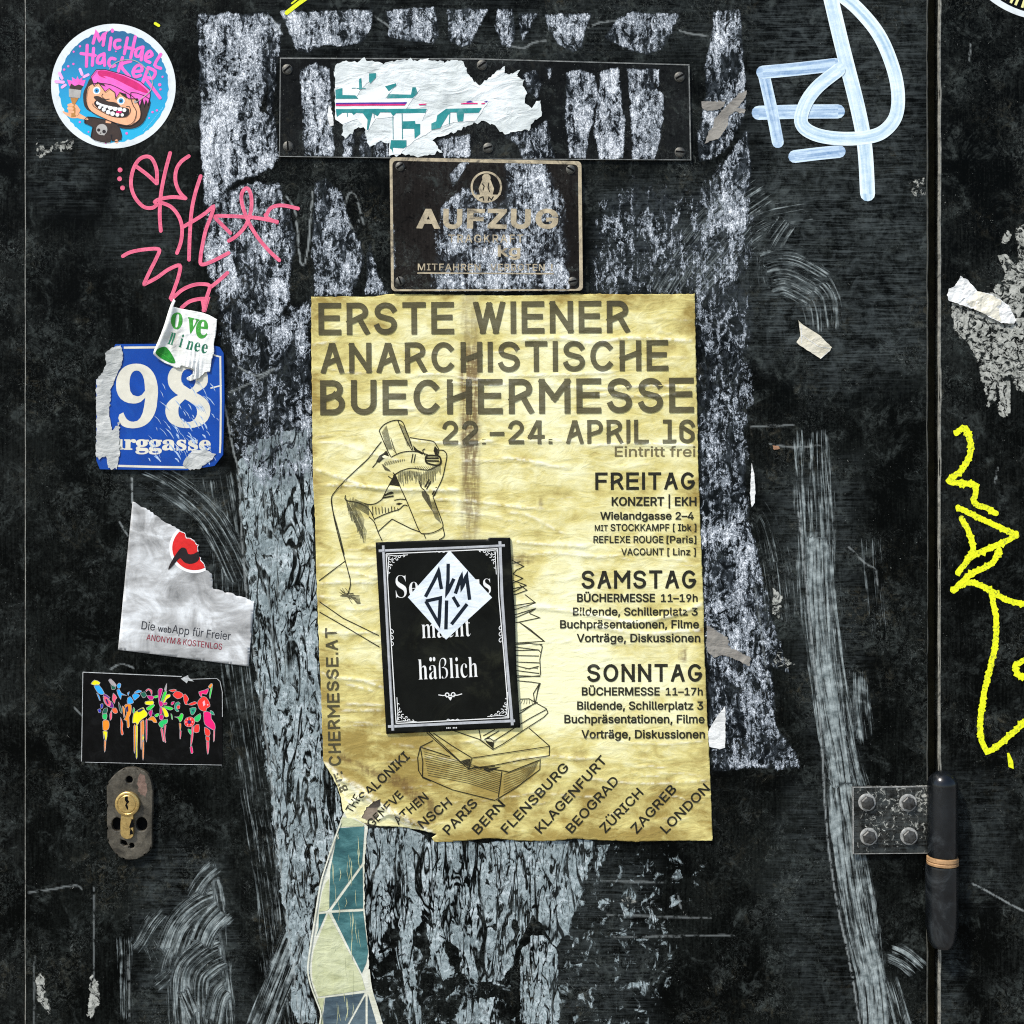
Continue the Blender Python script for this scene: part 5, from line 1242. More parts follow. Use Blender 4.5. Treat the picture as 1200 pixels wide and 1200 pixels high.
# ------------------------------------------------------------------ torn teal and white sticker on the long plate
m_tear = paper('torn_paper_fibre', (.34, .37, .36), (.58, .62, .60), (.80, .84, .83), bump=.6)
m_tealw = paper('sticker_white', (.66, .68, .66), (.76, .78, .76), (.84, .86, .85), bump=.15)
m_teal = plain('teal_print', srgb(18, 128, 128), .5, .25, 90, .1, dirt=(.3, .42, .42), dirt_amt=.35)
m_violet = plain('violet_print', srgb(70, 30, 140), .5, .2, 90)
m_magenta = plain('magenta_print', srgb(214, 22, 108), .5, .2, 90)
q = lambda p: zz(380, 60, 4.6154, p)
ts = thing('torn_sticker', 500, 130, 2, 'ripped white and teal sticker across the upper plate', 'sticker')
out = q([(58,110),(66,70),(110,62),(180,66),(220,48),(300,66),(350,74),(420,54),(520,50),(600,56),(680,58),(742,52),(764,84),(776,130),(810,166),(842,186),(880,160),(930,116),(978,84),(972,130),(1010,128),(1056,104),(1042,150),(1084,156),(1068,196),(1096,232),(1084,280),(1120,306),(1170,264),(1172,352),(1120,392),(1110,432),(1040,436),(970,454),(930,416),(860,378),(800,400),(740,430),(660,454),(590,486),(612,520),(640,546),(560,566),(430,566),(350,570),(354,500),(300,490),(254,520),(232,500),(222,414),(176,424),(120,470),(96,462),(104,400),(64,372)])
def spiky(p, amp, seed):
    r = random.Random(seed); o = []
    for i, pt in enumerate(resample(p, 3.2)):
        o.append((pt[0] + r.gauss(0, amp * .6), pt[1] + r.gauss(0, amp)))
    return o
hf_ts = lambda X, Y: fbm(X / 14, Y / 10, 4, 2) * 0.9
build('paper', [poly(spiky(out, 1.1, 3), None, 3)], m_tear, ts, 2.2, hf_ts, skirt=.5)
hf_t2 = lambda X, Y: hf_ts(X, Y)
build('printed_face', [poly(ragged(q([(60,214),(110,200),(190,140),(240,124),(290,126),(210,200),(172,256),(330,180),(400,176),(330,262),(430,228),(500,196),(520,210),(440,320),(560,312),(530,384),(640,320),(740,284),(790,274),(890,274),(848,340),(820,380),(700,390),(600,420),(560,450),(500,480),(450,520),(412,562),(352,568),(356,500),(380,360),(280,370),(236,440),(180,372),(100,400),(62,370)]), .25, 3, 5), None, 3)], m_tealw, ts, 2.42, hf_t2)
teal = [q([(62,214),(100,204),(100,242),(170,244),(186,262),(64,262)]), q([(244,126),(282,124),(280,148),(250,180),(244,168)]), q([(190,156),(202,150),(206,210),(190,214)]), q([(330,196),(390,178),(390,192),(350,222),(340,208)]), q([(348,238),(470,240),(478,200),(496,200),(506,230),(480,258),(340,260)]), q([(176,204),(226,204),(226,208),(176,208)]),
        q([(64,318),(556,316),(548,338),(390,340),(374,356),(360,336),(304,336),(290,356),(262,340),(240,430),(232,430),(236,376),(210,340),(176,338),(160,350),(150,338),(100,338),(70,360)]),
        q([(426,384),(492,382),(494,398),(520,398),(520,452),(490,478),(488,424),(426,424)]), q([(362,486),(446,486),(446,520),(430,530),(372,526),(374,560),(366,536),(356,530)]),
        q([(660,316),(852,312),(836,338),(756,340),(752,384),(722,386),(716,336),(684,336),(670,350),(628,420),(580,430),(580,396),(606,384),(612,352)])]
build('teal_print', [poly(p, 2, 2.2) for p in teal], m_teal, ts, 2.62, hf_t2)
for pts in ([(64,284),(450,281),(442,291),(64,292)], [(770,278),(790,272),(808,280),(770,284)], [(862,278),(886,272),(878,282)]):
    build('violet_line', [poly(q(pts), 2.5)], m_violet, ts, 2.66, hf_t2)
for pts in ([(64,293),(442,291),(436,299),(64,301)], [(510,290),(556,289),(548,295),(516,296)], [(740,288),(760,284),(830,285),(830,291),(738,292)], [(850,286),(872,284),(866,291),(850,292)]):
    build('magenta_line', [poly(q(pts), 2.5)], m_magenta, ts, 2.68, hf_t2)
for sh in [ribbon(q([(422,340),(424,480)]), .9, 3), ribbon(q([(372,356),(374,480)]), .7, 3), ribbon(q([(680,338),(676,400)]), .9, 3), ribbon(q([(270,340),(272,366)]), .7, 3), ribbon(q([(150,205),(172,204)]), .8, 3), ribbon(q([(126,338),(128,360)]), .7, 3)]:
    build('printed_gap', [sh], m_teal, ts, 2.72, hf_t2)

# ------------------------------------------------------------------ the big yellow poster
POSTER = [(365,348),(440,347.5),(456,344.5),(520,345.5),(600,346.5),(680,344.5),(740,345),(814,344.5),(815,400),(816,452),(817.5,500),(818,540),(820,600),(822,650),(824,700),(825,748),(827,800),(829,845),(831,880),(833,930),(834.5,984.5),(780,985),(740,985.5),(700,984),(672,982),(655,984),(630,985.5),(600,984),(575,981.5),(550,984),(530,986),(509,986.5),(506,981),(512,977),(492,972),(470,969),(446,968),(425,964),(408,960),(402,950),(400,935),(394,918),(385,902),(379,892),(378,860),(376,800),(374,760),(372,700),(370,640),(369,600),(367,560),(366,480),(365,420)]
FOLDS = [  # height mm, width, line
 (1.3,3.0,[(366,548),(400,560),(440,572),(500,574),(540,574)]), (.9,2.4,[(380,568),(420,570),(470,574)]), (.9,2.6,[(586,536),(622,540),(648,546),(668,548)]), (.6,2.5,[(540,540),(590,540)]),
 (.9,2.5,[(690,522),(740,520),(780,521),(816,522)]), (.7,2.2,[(596,516),(680,517)]), (1.0,3.0,[(610,398),(660,396),(690,402),(740,396),(814,400)]), (.8,2.4,[(620,440),(680,438),(720,436)]),
 (.8,2.6,[(640,450),(700,456),(760,452),(812,454)]), (.8,2.4,[(690,462),(740,464),(800,462)]), (.8,2.2,[(484,440),(520,438),(545,443),(580,446)]), (.7,2.2,[(520,446),(560,452),(600,450)]),
 (1.2,3.2,[(602,708),(640,712),(670,716),(712,724),(745,729),(790,720),(826,706)]), (1.1,3.0,[(700,734),(750,742),(790,740),(826,738)]), (.7,2.5,[(620,650),(650,648),(700,652),(730,650)]), (.8,2.5,[(600,634),(640,638),(690,640)]),
 (.7,2.4,[(592,600),(620,604),(650,620),(664,626)]), (.6,2.2,[(600,594),(640,596)]),
 (.9,2.4,[(371,662),(400,662),(430,662),(442,660)]), (.9,2.4,[(395,668),(420,672),(441,678)]), (.8,2.2,[(372,684),(400,682),(440,683)]), (.8,2.2,[(372,698),(395,702)]), (.7,2.2,[(400,712),(420,714),(440,712)]), (.8,2.2,[(374,740),(410,742),(444,740)]),
 (1.0,2.6,[(375,786),(392,794),(420,796),(452,806)]), (.8,2.2,[(402,800),(440,810)]), (.7,2.2,[(404,824),(450,826)]), (.7,2.2,[(398,832),(448,832)]), (.5,2,[(400,844),(440,848)]),
 (.7,2.5,[(366,404),(380,402),(395,400)]), (.7,2.4,[(372,518),(400,520),(430,530),(470,540)]), (.6,2.2,[(368,512),(390,510)]), (.8,2.4,[(480,516),(540,520),(580,516)]),
 (.8,2.4,[(500,584),(560,588),(620,596)]), (.6,2,[(490,598),(540,600),(590,606)]), (.6,2.2,[(660,890),(700,888)]), (.6,2.2,[(690,912),(760,918),(832,914)]), (.5,2,[(640,930),(700,934)]), (.6,2.2,[(600,890),(640,886),(680,888)]), (.5,2,[(720,868),(770,872),(826,868)]),
 (2.6,5.0,[(379,892),(400,910),(430,935),(452,948),(480,962),(510,978)]), (1.6,3.0,[(396,912),(420,920),(445,940)]), (1.6,3.0,[(410,942),(430,930),(450,944),(480,958)]), (1.4,2.4,[(440,962),(462,952),(490,966)]), (1.2,2.4,[(402,930),(414,946),(420,960)]), (1.2,2.2,[(392,906),(402,926),(410,950)]), (1.2,2.2,[(452,946),(470,962),(486,970)]),
]
_r = random.Random(21)
for k in range(46):
    x0 = _r.uniform(372, 780); y0 = _r.uniform(360, 970); L = _r.uniform(18, 70); s = _r.uniform(-.22, .16)
    FOLDS.append((_r.uniform(.18, .45), _r.uniform(1.3, 2.4), [(x0, y0), (x0 + L / 2, y0 + s * L / 2 + _r.uniform(-2, 2)), (x0 + L, y0 + s * L)]))
for k in range(80):
    x0 = _r.uniform(372, 790); y0 = _r.choice((_r.uniform(356, 560), _r.uniform(560, 760), _r.uniform(620, 780), _r.uniform(860, 975))); L = _r.uniform(14, 60); s = _r.gauss(-.02, .14)
    FOLDS.append((_r.uniform(.25, .6), _r.uniform(1.1, 1.6), [(x0, y0), (x0 + L * .4, y0 + s * L * .4 + _r.uniform(-2, 2)), (x0 + L * .7, y0 + s * L * .7 + _r.uniform(-2, 2)), (x0 + L, y0 + s * L)]))
FOLDS = [(h, w, smooth(p, 4)) for h, w, p in FOLDS]
FLYER = [(441, 635.5), (597.5, 630), (609.5, 852), (453, 859)]

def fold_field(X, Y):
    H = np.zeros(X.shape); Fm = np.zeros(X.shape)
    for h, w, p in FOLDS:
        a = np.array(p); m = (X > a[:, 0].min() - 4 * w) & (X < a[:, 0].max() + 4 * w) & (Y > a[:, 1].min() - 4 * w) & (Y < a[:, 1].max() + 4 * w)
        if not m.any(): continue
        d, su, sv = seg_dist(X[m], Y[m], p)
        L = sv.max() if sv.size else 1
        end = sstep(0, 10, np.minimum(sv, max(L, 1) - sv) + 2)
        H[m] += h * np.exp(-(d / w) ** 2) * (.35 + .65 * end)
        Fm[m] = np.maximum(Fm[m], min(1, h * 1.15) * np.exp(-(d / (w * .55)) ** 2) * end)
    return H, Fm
def hf_poster(X, Y):
    X = np.asarray(X, float); Y = np.asarray(Y, float)
    H, _ = fold_field(X, Y)
    H = H + (fbm(X / 48, Y / 34, 8, 3) - .35) * 1.1 + (fbm(X / 12, Y / 8, 9, 3)) * .24
    k = sstep(-6, 6, -poly_sdf(X, Y, FLYER))
    edge = sstep(0, 10, poly_sdf(X, Y, POSTER))
    low = (Y > 975) & (X > 505)
    wav = np.where(Y > 955, sstep(955, 985, Y) * (np.cos((X - 575) / 78 * 2 * math.pi * .9) * .5 + .5) * 1.6, 0)
    return np.clip(H, 0, 6) * (.25 + .75 * k) * (.35 + .65 * edge) + wav * (X > 512)
TEARF = [(378,890),(404,912),(432,938),(470,960),(513,978),(500,990),(400,975)]
def st_poster(X, Y):
    s = np.zeros(X.shape)
    wob = (fbm(Y / 14, X / 60, 44, 3) - .5) * 10
    col = 1 - sstep(6, 15, np.abs(X - 551 - wob * .6))
    s = np.maximum(s, col * np.interp(Y, [345, 400, 425, 470, 540, 600, 640], [.45, .6, 1.25, 1.15, .95, .8, .4]) * (Y < 650))
    d, _, _ = seg_dist(X, Y, smooth([(402,888),(420,896),(440,908),(455,914),(470,916),(482,930),(500,940),(512,952)], 4))
    s = np.maximum(s, .8 * (1 - sstep(2, 9, d + (fbm(X / 8, Y / 8, 12) - .5) * 12)))
    d, _, _ = seg_dist(X, Y, [(466,914),(486,914)])
    s = np.maximum(s, .5 * (1 - sstep(1, 6, d)))
    for cx, cy, rx, ry, v in ((800,768,5,14,.9),(634,590,3,8,.6),(610,656,16,8,.7),(760,972,30,10,.25),(480,585,20,8,.0),(565,700,40,30,.0)):
        s = np.maximum(s, v * (1 - sstep(.5, 1.2, np.sqrt(((X - cx) / rx) ** 2 + ((Y - cy) / ry) ** 2) + (fbm(X / 5, Y / 5, 77) - .5) * .8)))
    return s
def tn_poster(X, Y):
    e = poly_sdf(X, Y, POSTER)
    t = -.30 * (1 - sstep(0, 26, e))
    for cx, cy, rx, ry, v in ((640,760,60,90,.8),(640,470,90,90,.25),(600,800,80,50,.5),(750,800,60,40,.45),(420,560,50,60,.1),(720,640,80,50,.1),(440,870,90,80,-.35),(560,920,140,70,-.45),(760,940,100,60,-.28),(610,690,40,30,-.5),(630,610,40,30,-.35),(400,420,50,60,-.15),(780,370,50,40,-.2),(480,470,50,30,.2),(740,540,50,40,-.15)):
        t += v * np.exp(-((X - cx) / rx) ** 2 - ((Y - cy) / ry) ** 2)
    t += .75 * sstep(-2, 4, poly_sdf(X, Y, TEARF))
    return t
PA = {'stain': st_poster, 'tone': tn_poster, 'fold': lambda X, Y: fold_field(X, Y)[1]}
P_LO, P_MID, P_HI = (.32, .235, .065), (.62, .54, .205), (.85, .815, .50)
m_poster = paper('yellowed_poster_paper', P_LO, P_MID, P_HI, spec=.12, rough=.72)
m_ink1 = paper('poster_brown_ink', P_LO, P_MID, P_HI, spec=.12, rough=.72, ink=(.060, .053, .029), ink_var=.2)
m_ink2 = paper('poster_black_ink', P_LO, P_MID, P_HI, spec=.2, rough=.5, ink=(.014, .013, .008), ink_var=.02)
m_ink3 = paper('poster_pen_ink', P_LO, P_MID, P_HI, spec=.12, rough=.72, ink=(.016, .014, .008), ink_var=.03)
poster = thing('poster', 600, 665, 0, 'large yellowed paper poster with wrinkles, dates, programme and a hand drawing', 'poster')
HOLE = ragged([(424,958),(430,946),(438,938),(446,936),(446,942),(442,948),(444,954),(440,960),(432,962)], .4, 3, 5)
pshape = poly([resample(ragged(POSTER, .25, 4, 12), 2), HOLE], None, 1.7)
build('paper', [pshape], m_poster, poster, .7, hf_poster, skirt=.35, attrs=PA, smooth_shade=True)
build('paper_layer', [poly(ragged([(418,964),(424,944),(440,932),(452,936),(450,962),(436,968)], .6, 3, 8), None, 4)], paper('old_brown_paper', (.10,.075,.05), (.20,.155,.11), (.32,.26,.20)), poster, .35, lambda X, Y: fbm(X / 6, Y / 6, 3) * .3)
def ink(name, shapes, mat, lift=.30):
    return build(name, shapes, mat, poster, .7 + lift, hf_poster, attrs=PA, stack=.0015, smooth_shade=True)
ink('headline', pen_text('ERSTE WIENER', 373.5, 393.0, 737, 390.2, 37.8, 6.5) + pen_text('ANARCHISTISCHE', 376.5, 438, 783, 434.6, 35.8, 6.0) + pen_text('BUECHERMESSE', 375.5, 486.8, 813, 483.6, 41.0, 6.9), m_ink1, .42)
ink('date_line', pen_text('22.–24. APRIL 16', 518.5, 521, 814, 519.6, 28, 4.6), m_ink1, .45)
ink('entry_line', text('Eintritt frei', 720.5, 535, 814.5, 535, 11.6, bold=8), paper('poster_faded_ink', P_LO, P_MID, P_HI, spec=.12, rough=.72, ink=(.12, .095, .045), ink_var=.2))
ink('day_heading', pen_text('FREITAG', 697.5, 574.2, 814, 573.8, 20.5, 3.5, step=2.5), m_ink2)
ink('day_heading', pen_text('SAMSTAG', 681.5, 690, 815.5, 689.6, 21.5, 3.6, step=2.5), m_ink2)
ink('day_heading', pen_text('SONNTAG', 688, 799, 822.5, 798.8, 21, 3.6, step=2.5), m_ink2)
FR = text('KONZERT | EKH', 717, 592.4, 815.5, 592.4, 9.6, bold=22, step=2) + text('Wielandgasse 2–4', 703.5, 608.7, 812.5, 608.7, 8.6, bold=18, step=2)
FR += text('MIT', 697, 622, 712, 622, 6.6, bold=13, step=2) + text('STOCKKAMPF', 715.5, 622, 784, 622, 7.8, bold=14, step=2) + text('[ Ibk ]', 788.5, 622, 815.5, 622, 7.8, bold=14, step=2)
FR += text('REFLEXE ROUGE', 695.5, 636, 777, 636, 7.8, bold=14, step=2) + text('[Paris]', 781, 636, 815.5, 636, 7.8, bold=14, step=2) + text('VACOUNT', 728, 650.5, 777.5, 650.5, 7.8, bold=14, step=2) + text('[ Linz ]', 782, 650.5, 815, 650.5, 7.8, bold=14, step=2)
SA = text('BÜCHERMESSE', 676.5, 705, 767, 705, 9, bold=22, step=2) + text('11–19h', 774.5, 705, 817, 705, 8.6, bold=17, step=2)
SA += text('Bildende, Schillerplatz 3', 671.5, 721, 817, 721, 9, bold=17, step=2) + text('Buchpräsentationen, Filme', 656.5, 736, 818.5, 736, 9.2, bold=17, step=2) + text('Vorträge, Diskussionen', 676, 752, 820, 752, 9.2, bold=17, step=2)
SO_ = text('BÜCHERMESSE', 682, 814.5, 772.5, 814.5, 9, bold=22, step=2) + text('11–17h', 780, 814.5, 823, 814.5, 8.6, bold=17, step=2)
SO_ += text('Bildende, Schillerplatz 3', 676.5, 831.2, 823.5, 831.2, 9.2, bold=17, step=2) + text('Buchpräsentationen, Filme', 661.5, 847, 825, 847, 9.4, bold=17, step=2) + text('Vorträge, Diskussionen', 681.5, 864.8, 825.5, 864.8, 9.4, bold=17, step=2)
for sh in (FR, SA, SO_):
    ink('programme_text', sh, m_ink2, .45)
cities = [('LONDON', 780.5, 976.5, 832, 925, 10.6), ('ZAGREB', 746, 976.5, 793, 925.5, 10.6), ('ZÜRICH', 709.5, 976, 754, 930, 10.6), ('BEOGRAD', 670, 976, 725.5, 915.5, 10.6), ('KLAGENFURT', 634, 976.5, 711.5, 891.5, 10.6), ('FLENSBURG', 594, 977, 667, 900, 10.6), ('BERN', 560.5, 977.5, 592, 943.5, 10.6), ('PARIS', 526, 978, 560, 942, 10.6), ('NSCH', 496, 970.5, 530, 942, 10.6), ('ATHEN', 467, 966.5, 502.5, 935.5, 10.2), ('GENEVE', 436, 970, 473, 932.5, 9.6), ('SALONIKI', 427, 939, 480.5, 887.5, 10.6)]
for s, *a in cities: ink('city_name', text(s, *a, bold=11, step=2) + (text('THE', 413, 953, 424, 934, 9.5, bold=8) if s == 'SALONIKI' else []), m_ink2, .45)
ink('web_address', pen_text('CHERMESSE.AT', 400, 897, 395.6, 735.5, 14.6, 2.5, gap=.36, step=2.5) + pen_text('BUE', 409, 925, 401, 903, 11, 2.2, gap=.3, step=2.5), m_ink1)

h = lambda p: zz(370, 480, 7.0588, p)
h2 = lambda p: zz(350, 570, 4.8, p)
h3 = lambda p: zz(480, 640, 4.0, p)
LN = []
HL = []
def pen(f, p, w=1.0, sm=3): (HL if w < .75 else LN).append(ribbon(f(p), w, 3, sm=sm))
for p in ([(525,175),(560,130),(620,98),(680,88),(720,105),(745,165),(775,240),(805,338)], [(525,175),(560,260),(600,350),(625,395)], [(680,90),(720,190),(760,270),(795,335)], [(625,395),(660,375),(720,352),(800,345),(870,355),(930,375)], [(780,232),(860,245),(970,262),(1000,300),(1018,330),(1010,375),(985,384)],
          [(1018,335),(1060,340),(1085,380),(1070,470),(1050,560),(1015,640),(970,722)], [(640,550),(700,510),(780,485),(850,490),(930,500),(1000,470),(1032,445)], [(655,530),(700,640),(750,750),(800,870),(858,1005),(895,1026),(960,1020),(1010,1000),(1050,975)], [(655,535),(610,620),(560,720),(545,745)], [(970,720),(1010,830),(1050,940),(1052,975),(1065,1035),(1050,1060),(1020,1075)],
          [(545,745),(500,775),(450,785),(400,775)], [(485,905),(560,870),(640,840),(690,825),(730,790),(760,796)], [(488,915),(440,820),(350,770),(250,750),(248,708)], [(440,885),(485,930),(515,1010),(550,1085)], [(545,265),(500,320),(440,400),(350,485),(250,580),(160,680),(130,740),(145,850),(190,1010),(235,1195)], [(470,480),(520,420),(580,345)], [(640,520),(655,545)], [(600,550),(640,580)], [(650,750),(700,740),(750,745)], [(895,1030),(910,1065)], [(860,590),(870,640),(910,680),(930,760)], [(805,365),(790,440)], [(825,370),(812,440)], [(905,380),(885,340),(905,325)]):
    pen(h, p, 1.05)
for p in ([(515,1010),(570,960),(632,905)], [(632,905),(700,940),(790,985),(860,1010)]): pen(h, p, 1.05, 0)
for p in ([(910,395),(930,380),(1010,383),(1030,400),(1036,440),(1010,462),(930,446),(910,425),(910,395)], [(920,402),(1012,402)], [(920,424),(1016,426)]): pen(h, p, 1.9)
for p in ([(905,640),(938,580)], [(920,656),(950,596)], [(966,700),(998,645)], [(980,710),(1008,655)], [(558,730),(640,715)], [(570,706),(640,690)]): pen(h, p, 1.7, 0)
SH = [poly(h([(500,430),(530,380),(590,342),(610,392),(556,412),(525,440)])), poly(h([(566,720),(590,690),(630,676),(646,690),(600,704)])), poly(h([(805,295),(840,330),(900,362),(880,372),(815,338)])), poly(h([(630,575),(655,540),(690,600),(700,640),(650,628),(610,625)])), poly(h([(985,300),(1012,330),(1008,372),(990,380),(975,340)])), poly(h([(660,780),(690,770),(720,776),(690,790)]))]
_r = random.Random(5)
for k in range(26):
    x = 680 + k * 7.5; pen(h, [(x, 500 + abs(k - 13) * 1.5), (x + 6, 560 + _r.uniform(-20, 60))], .38, 0)
for k in range(22):
    x = 860 + k * 8; y = 640 - k * 6; pen(h, [(x, y - 90), (x + 4, y + _r.uniform(-20, 50))], .38, 0)
for k in range(14):
    pen(h, [(870 + k * 5, 640 + k * 5), (885 + k * 6, 720 + k * 9)], .55, 0)
for k in range(20):
    x = 252 + k * 7; y = 760 + k * 14; pen(h, [(x, y - 30), (x + 10, y + 50 + _r.uniform(0, 40))], .45, 0)
    pen(h, [(x + 34, y - 30), (x + 20, y + 50 + _r.uniform(0, 30))], .4, 0)
    if k < 14: pen(h, [(x + 58, y - 40), (x + 44, y + 46)], .4, 0)
for k in range(16):
    pen(h, [(700 + k * 19, 512 - abs(k - 8) * 1.2), (706 + k * 19, 600 + _r.uniform(-30, 40))], .4, 0)
for k in range(16): pen(h, [(330 + k * 7, 740 + k * 3), (318 + k * 8, 800 + k * 5)], .5, 0)
for k in range(12): pen(h, [(556 + k * 16, 470 - k * 4), (578 + k * 14, 430 - k * 2)], .6, 0); pen(h, [(548 + k * 5, 450 + k * 4), (575 + k * 4, 500 + k * 1)], .7, 0)
for k in range(9): pen(h, [(820 + k * 18, 470), (850 + k * 18, 500)], .5, 0)
for k in range(10): pen(h, [(548 + k * 4, 185 - k * 6), (590 + k * 5, 330)], .35, 0)
for k in range(7): pen(h, [(690 + k * 8, 110 + k * 6), (760 + k * 6, 300)], .4, 0)
for k in range(9): pen(h, [(470 + k * 26, 800 + (k % 3) * 6), (474 + k * 26, 870 - k * 4)], .8, 0)
for k in range(6): pen(h, [(940 + k * 8, 760), (990 + k * 9, 900 + k * 8)], .5, 0)
for k in range(5): pen(h, [(620 + k * 5, 230 + k * 26), (660 + k * 4, 350 + k * 6)], .5, 0)
pen(h2, [(185,75),(200,180),(240,340),(290,520),(285,580),(276,608)], 1.05)
for p in ([(262,420),(115,530)], [(118,648),(250,740),(452,838)], [(118,706),(300,810),(455,902)]): pen(h2, p, 1.05, 0)
for k in range(15): pen(h2, [(250 + _r.uniform(-20, 20), 590 + _r.uniform(-25, 30)), (285 + _r.uniform(-10, 60), 600 + _r.uniform(-25, 60))], .6, 0)
for k in range(7): pen(h2, [(290 + k * 8, 600 + k * 3), (330 + k * 3, 660)], .5, 0)
N_HAND = len(LN); N_HH = len(HL)
for p in ([(480,65),(535,95),(500,112),(485,130)], [(484,130),(530,150),(480,175)], [(485,160),(545,182),(480,218)], [(480,232),(550,206),(515,180)], [(540,226),(590,265),(485,300)], [(485,278),(588,263)], [(490,322),(595,290),(560,312)], [(562,315),(610,335),(490,360)], [(490,338),(590,294)], [(515,357),(560,385),(632,445),(490,454)], [(522,362),(628,444)], [(480,80),(520,72)], [(482,200),(548,184)],
          [(490,460),(560,455),(622,460)], [(612,462),(622,470),(610,530),(614,605)], [(495,472),(605,486),(616,500)], [(497,488),(606,486)], [(500,512),(606,514)], [(500,542),(608,546)], [(500,560),(560,574),(605,562)], [(500,582),(608,596)], [(505,606),(612,610)], [(505,614),(560,610),(612,606)], [(505,630),(570,636),(612,642),(600,680),(590,730)], [(607,645),(580,690),(586,730)], [(590,732),(505,792)], [(605,645),(596,700)],
          [(518,716),(560,714),(600,738),(640,760),(648,780),(630,800),(540,858),(440,925),(390,952),(330,906)], [(640,765),(560,808),(395,912)], [(390,950),(395,912),(366,892)], [(520,770),(600,730)], [(325,858),(335,905)], [(345,888),(400,858)], [(350,905),(420,864)], [(560,852),(655,935),(655,980),(530,1000),(400,1025),(276,1042),(292,992),(655,937)], [(80,872),(180,962),(276,1042)], [(112,876),(200,935),(290,990)], [(92,872),(240,1010)], [(200,862),(330,905),(390,952)],
          [(110,910),(50,940),(38,990),(42,1050),(62,1084)], [(50,940),(62,1010),(60,1084)], [(52,940),(190,986)], [(62,1084),(100,1100)], [(62,1080),(200,1140),(400,1190)], [(300,1032),(440,1052),(465,1058),(612,1000)], [(432,1056),(424,1120),(415,1176)], [(612,996),(610,1046),(500,1130),(400,1190)], [(330,1040),(400,1030)]):
    pen(h3, p, 1.0, 0)
for k in range(11): pen(h3, [(66 + k * 2, 962 + k * 11), (250 + k * 3, 1010 + k * 10), (428 - k, 1066 + k * 9)], .55, 0)
for k in range(8): pen(h3, [(440, 1070 + k * 12), (520, 1044 + k * 10), (606 - k * 3, 1006 + k * 6)], .5, 0)
for k in range(7): pen(h3, [(232 + k * 8, 1010 + k * 4), (276 + k * 2, 996 + k * 5)], .6, 0)
for k in range(7): pen(h3, [(520 + k * 10, 718), (506 + k * 14, 740)], .5, 0)
for k in range(8): pen(h3, [(540 + k * 6, 575 - k), (600, 568 + k)], .5, 0)
N_SH = len(SH)
SH += [poly(h3([(345,1045),(430,1032),(372,1058)])), poly(h3([(352,900),(368,896),(392,920),(388,946),(360,920)])), poly(h3([(240,1006),(286,996),(274,1034)]))]
ink('hand_drawing', LN[:N_HAND], m_ink3, .34)
ink('book_drawing', LN[N_HAND:], m_ink3, .34)
m_hatch = paper('poster_hatching_ink', P_LO, P_MID, P_HI, spec=.12, rough=.72, ink=(.06, .054, .03), ink_var=.15)
for nm_, lst_, mt_, lf_ in (('hand_hatching', HL[:N_HH], m_hatch, .3), ('book_hatching', HL[N_HH:], m_hatch, .3), ('hand_shading', SH[:N_SH], m_ink3, .28), ('book_shading', SH[N_SH:], m_ink3, .28)):
    for cl_ in clusters(lst_, 6): ink(nm_, cl_, mt_, lf_)

# ------------------------------------------------------------------ black flyer and the diamond sticker on it
m_black = plain('black_flyer_print', (.0035, .004, .0028), .45, .6, 26, .2, .12, 0, (.035, .037, .022), .4)
m_silver = plain('silver_print', (.40, .41, .42), .5, .3, 70, .2)
m_white = plain('white_print', (.74, .74, .71), .55, .12, 120, .1)
fly = thing('flyer', 525, 745, 2, 'black flyer with white old-style lettering and an ornate frame, pasted on the yellow poster', 'flyer')
f3 = lambda p: zz(440, 620, 4.8, p)
hf_f = lambda X, Y: (fbm(X / 40, Y / 26, 61, 3)) * .9 + .25 * fbm(X / 12, Y / 7, 62) + np.where(X > 590, sstep(590, 611, X) * .6, 0)
FD = 2.5
build('paper', [poly(resample([(440.5, 635.5), (520, 632.5), (571.5, 632), (573, 630), (597.8, 630), (600, 670), (603.5, 720), (605, 780), (609.8, 852), (560, 854.5), (520, 856.5), (453, 859.5), (449, 790)], 3), None, 4)], m_black, fly, FD, hf_f, skirt=1.7, smooth_shade=True)
def fl(name, sh, mat, lift=.12, parent=fly): return build(name, sh, mat, parent, FD + lift, hf_f, stack=.003)
fl('frame_bars', [ribbon(f3([(20,122),(360,109),(620,98),(728,92)]), 3.1, 4, cap='flat'), ribbon(f3([(46,92),(66,500),(100,1130)]), 3.3, 4, cap='flat'), ribbon(f3([(700,68),(712,380),(735,700),(770,1100)]), 3.3, 4, cap='flat'), ribbon(f3([(72,1108),(400,1092),(785,1075)]), 3.1, 4, cap='flat')], m_silver)
fl('frame_line', [ribbon(f3([(62,140),(82,500),(118,1090)]), 1.1, 4), ribbon(f3([(62,139),(400,124),(687,110)]), 1.1, 4), ribbon(f3([(687,110),(694,380),(722,700),(750,1058)]), 1.1, 4), ribbon(f3([(118,1090),(430,1074),(750,1058)]), 1.1, 4)], m_white)
fl('frame_shade', [ribbon(f3([(20,128),(360,115),(620,104),(728,98)]), .8, 4), ribbon(f3([(52,92),(72,500),(106,1130)]), .8, 4)], plain('grey_print', (.16, .165, .17), .5, .3, 70), .15)
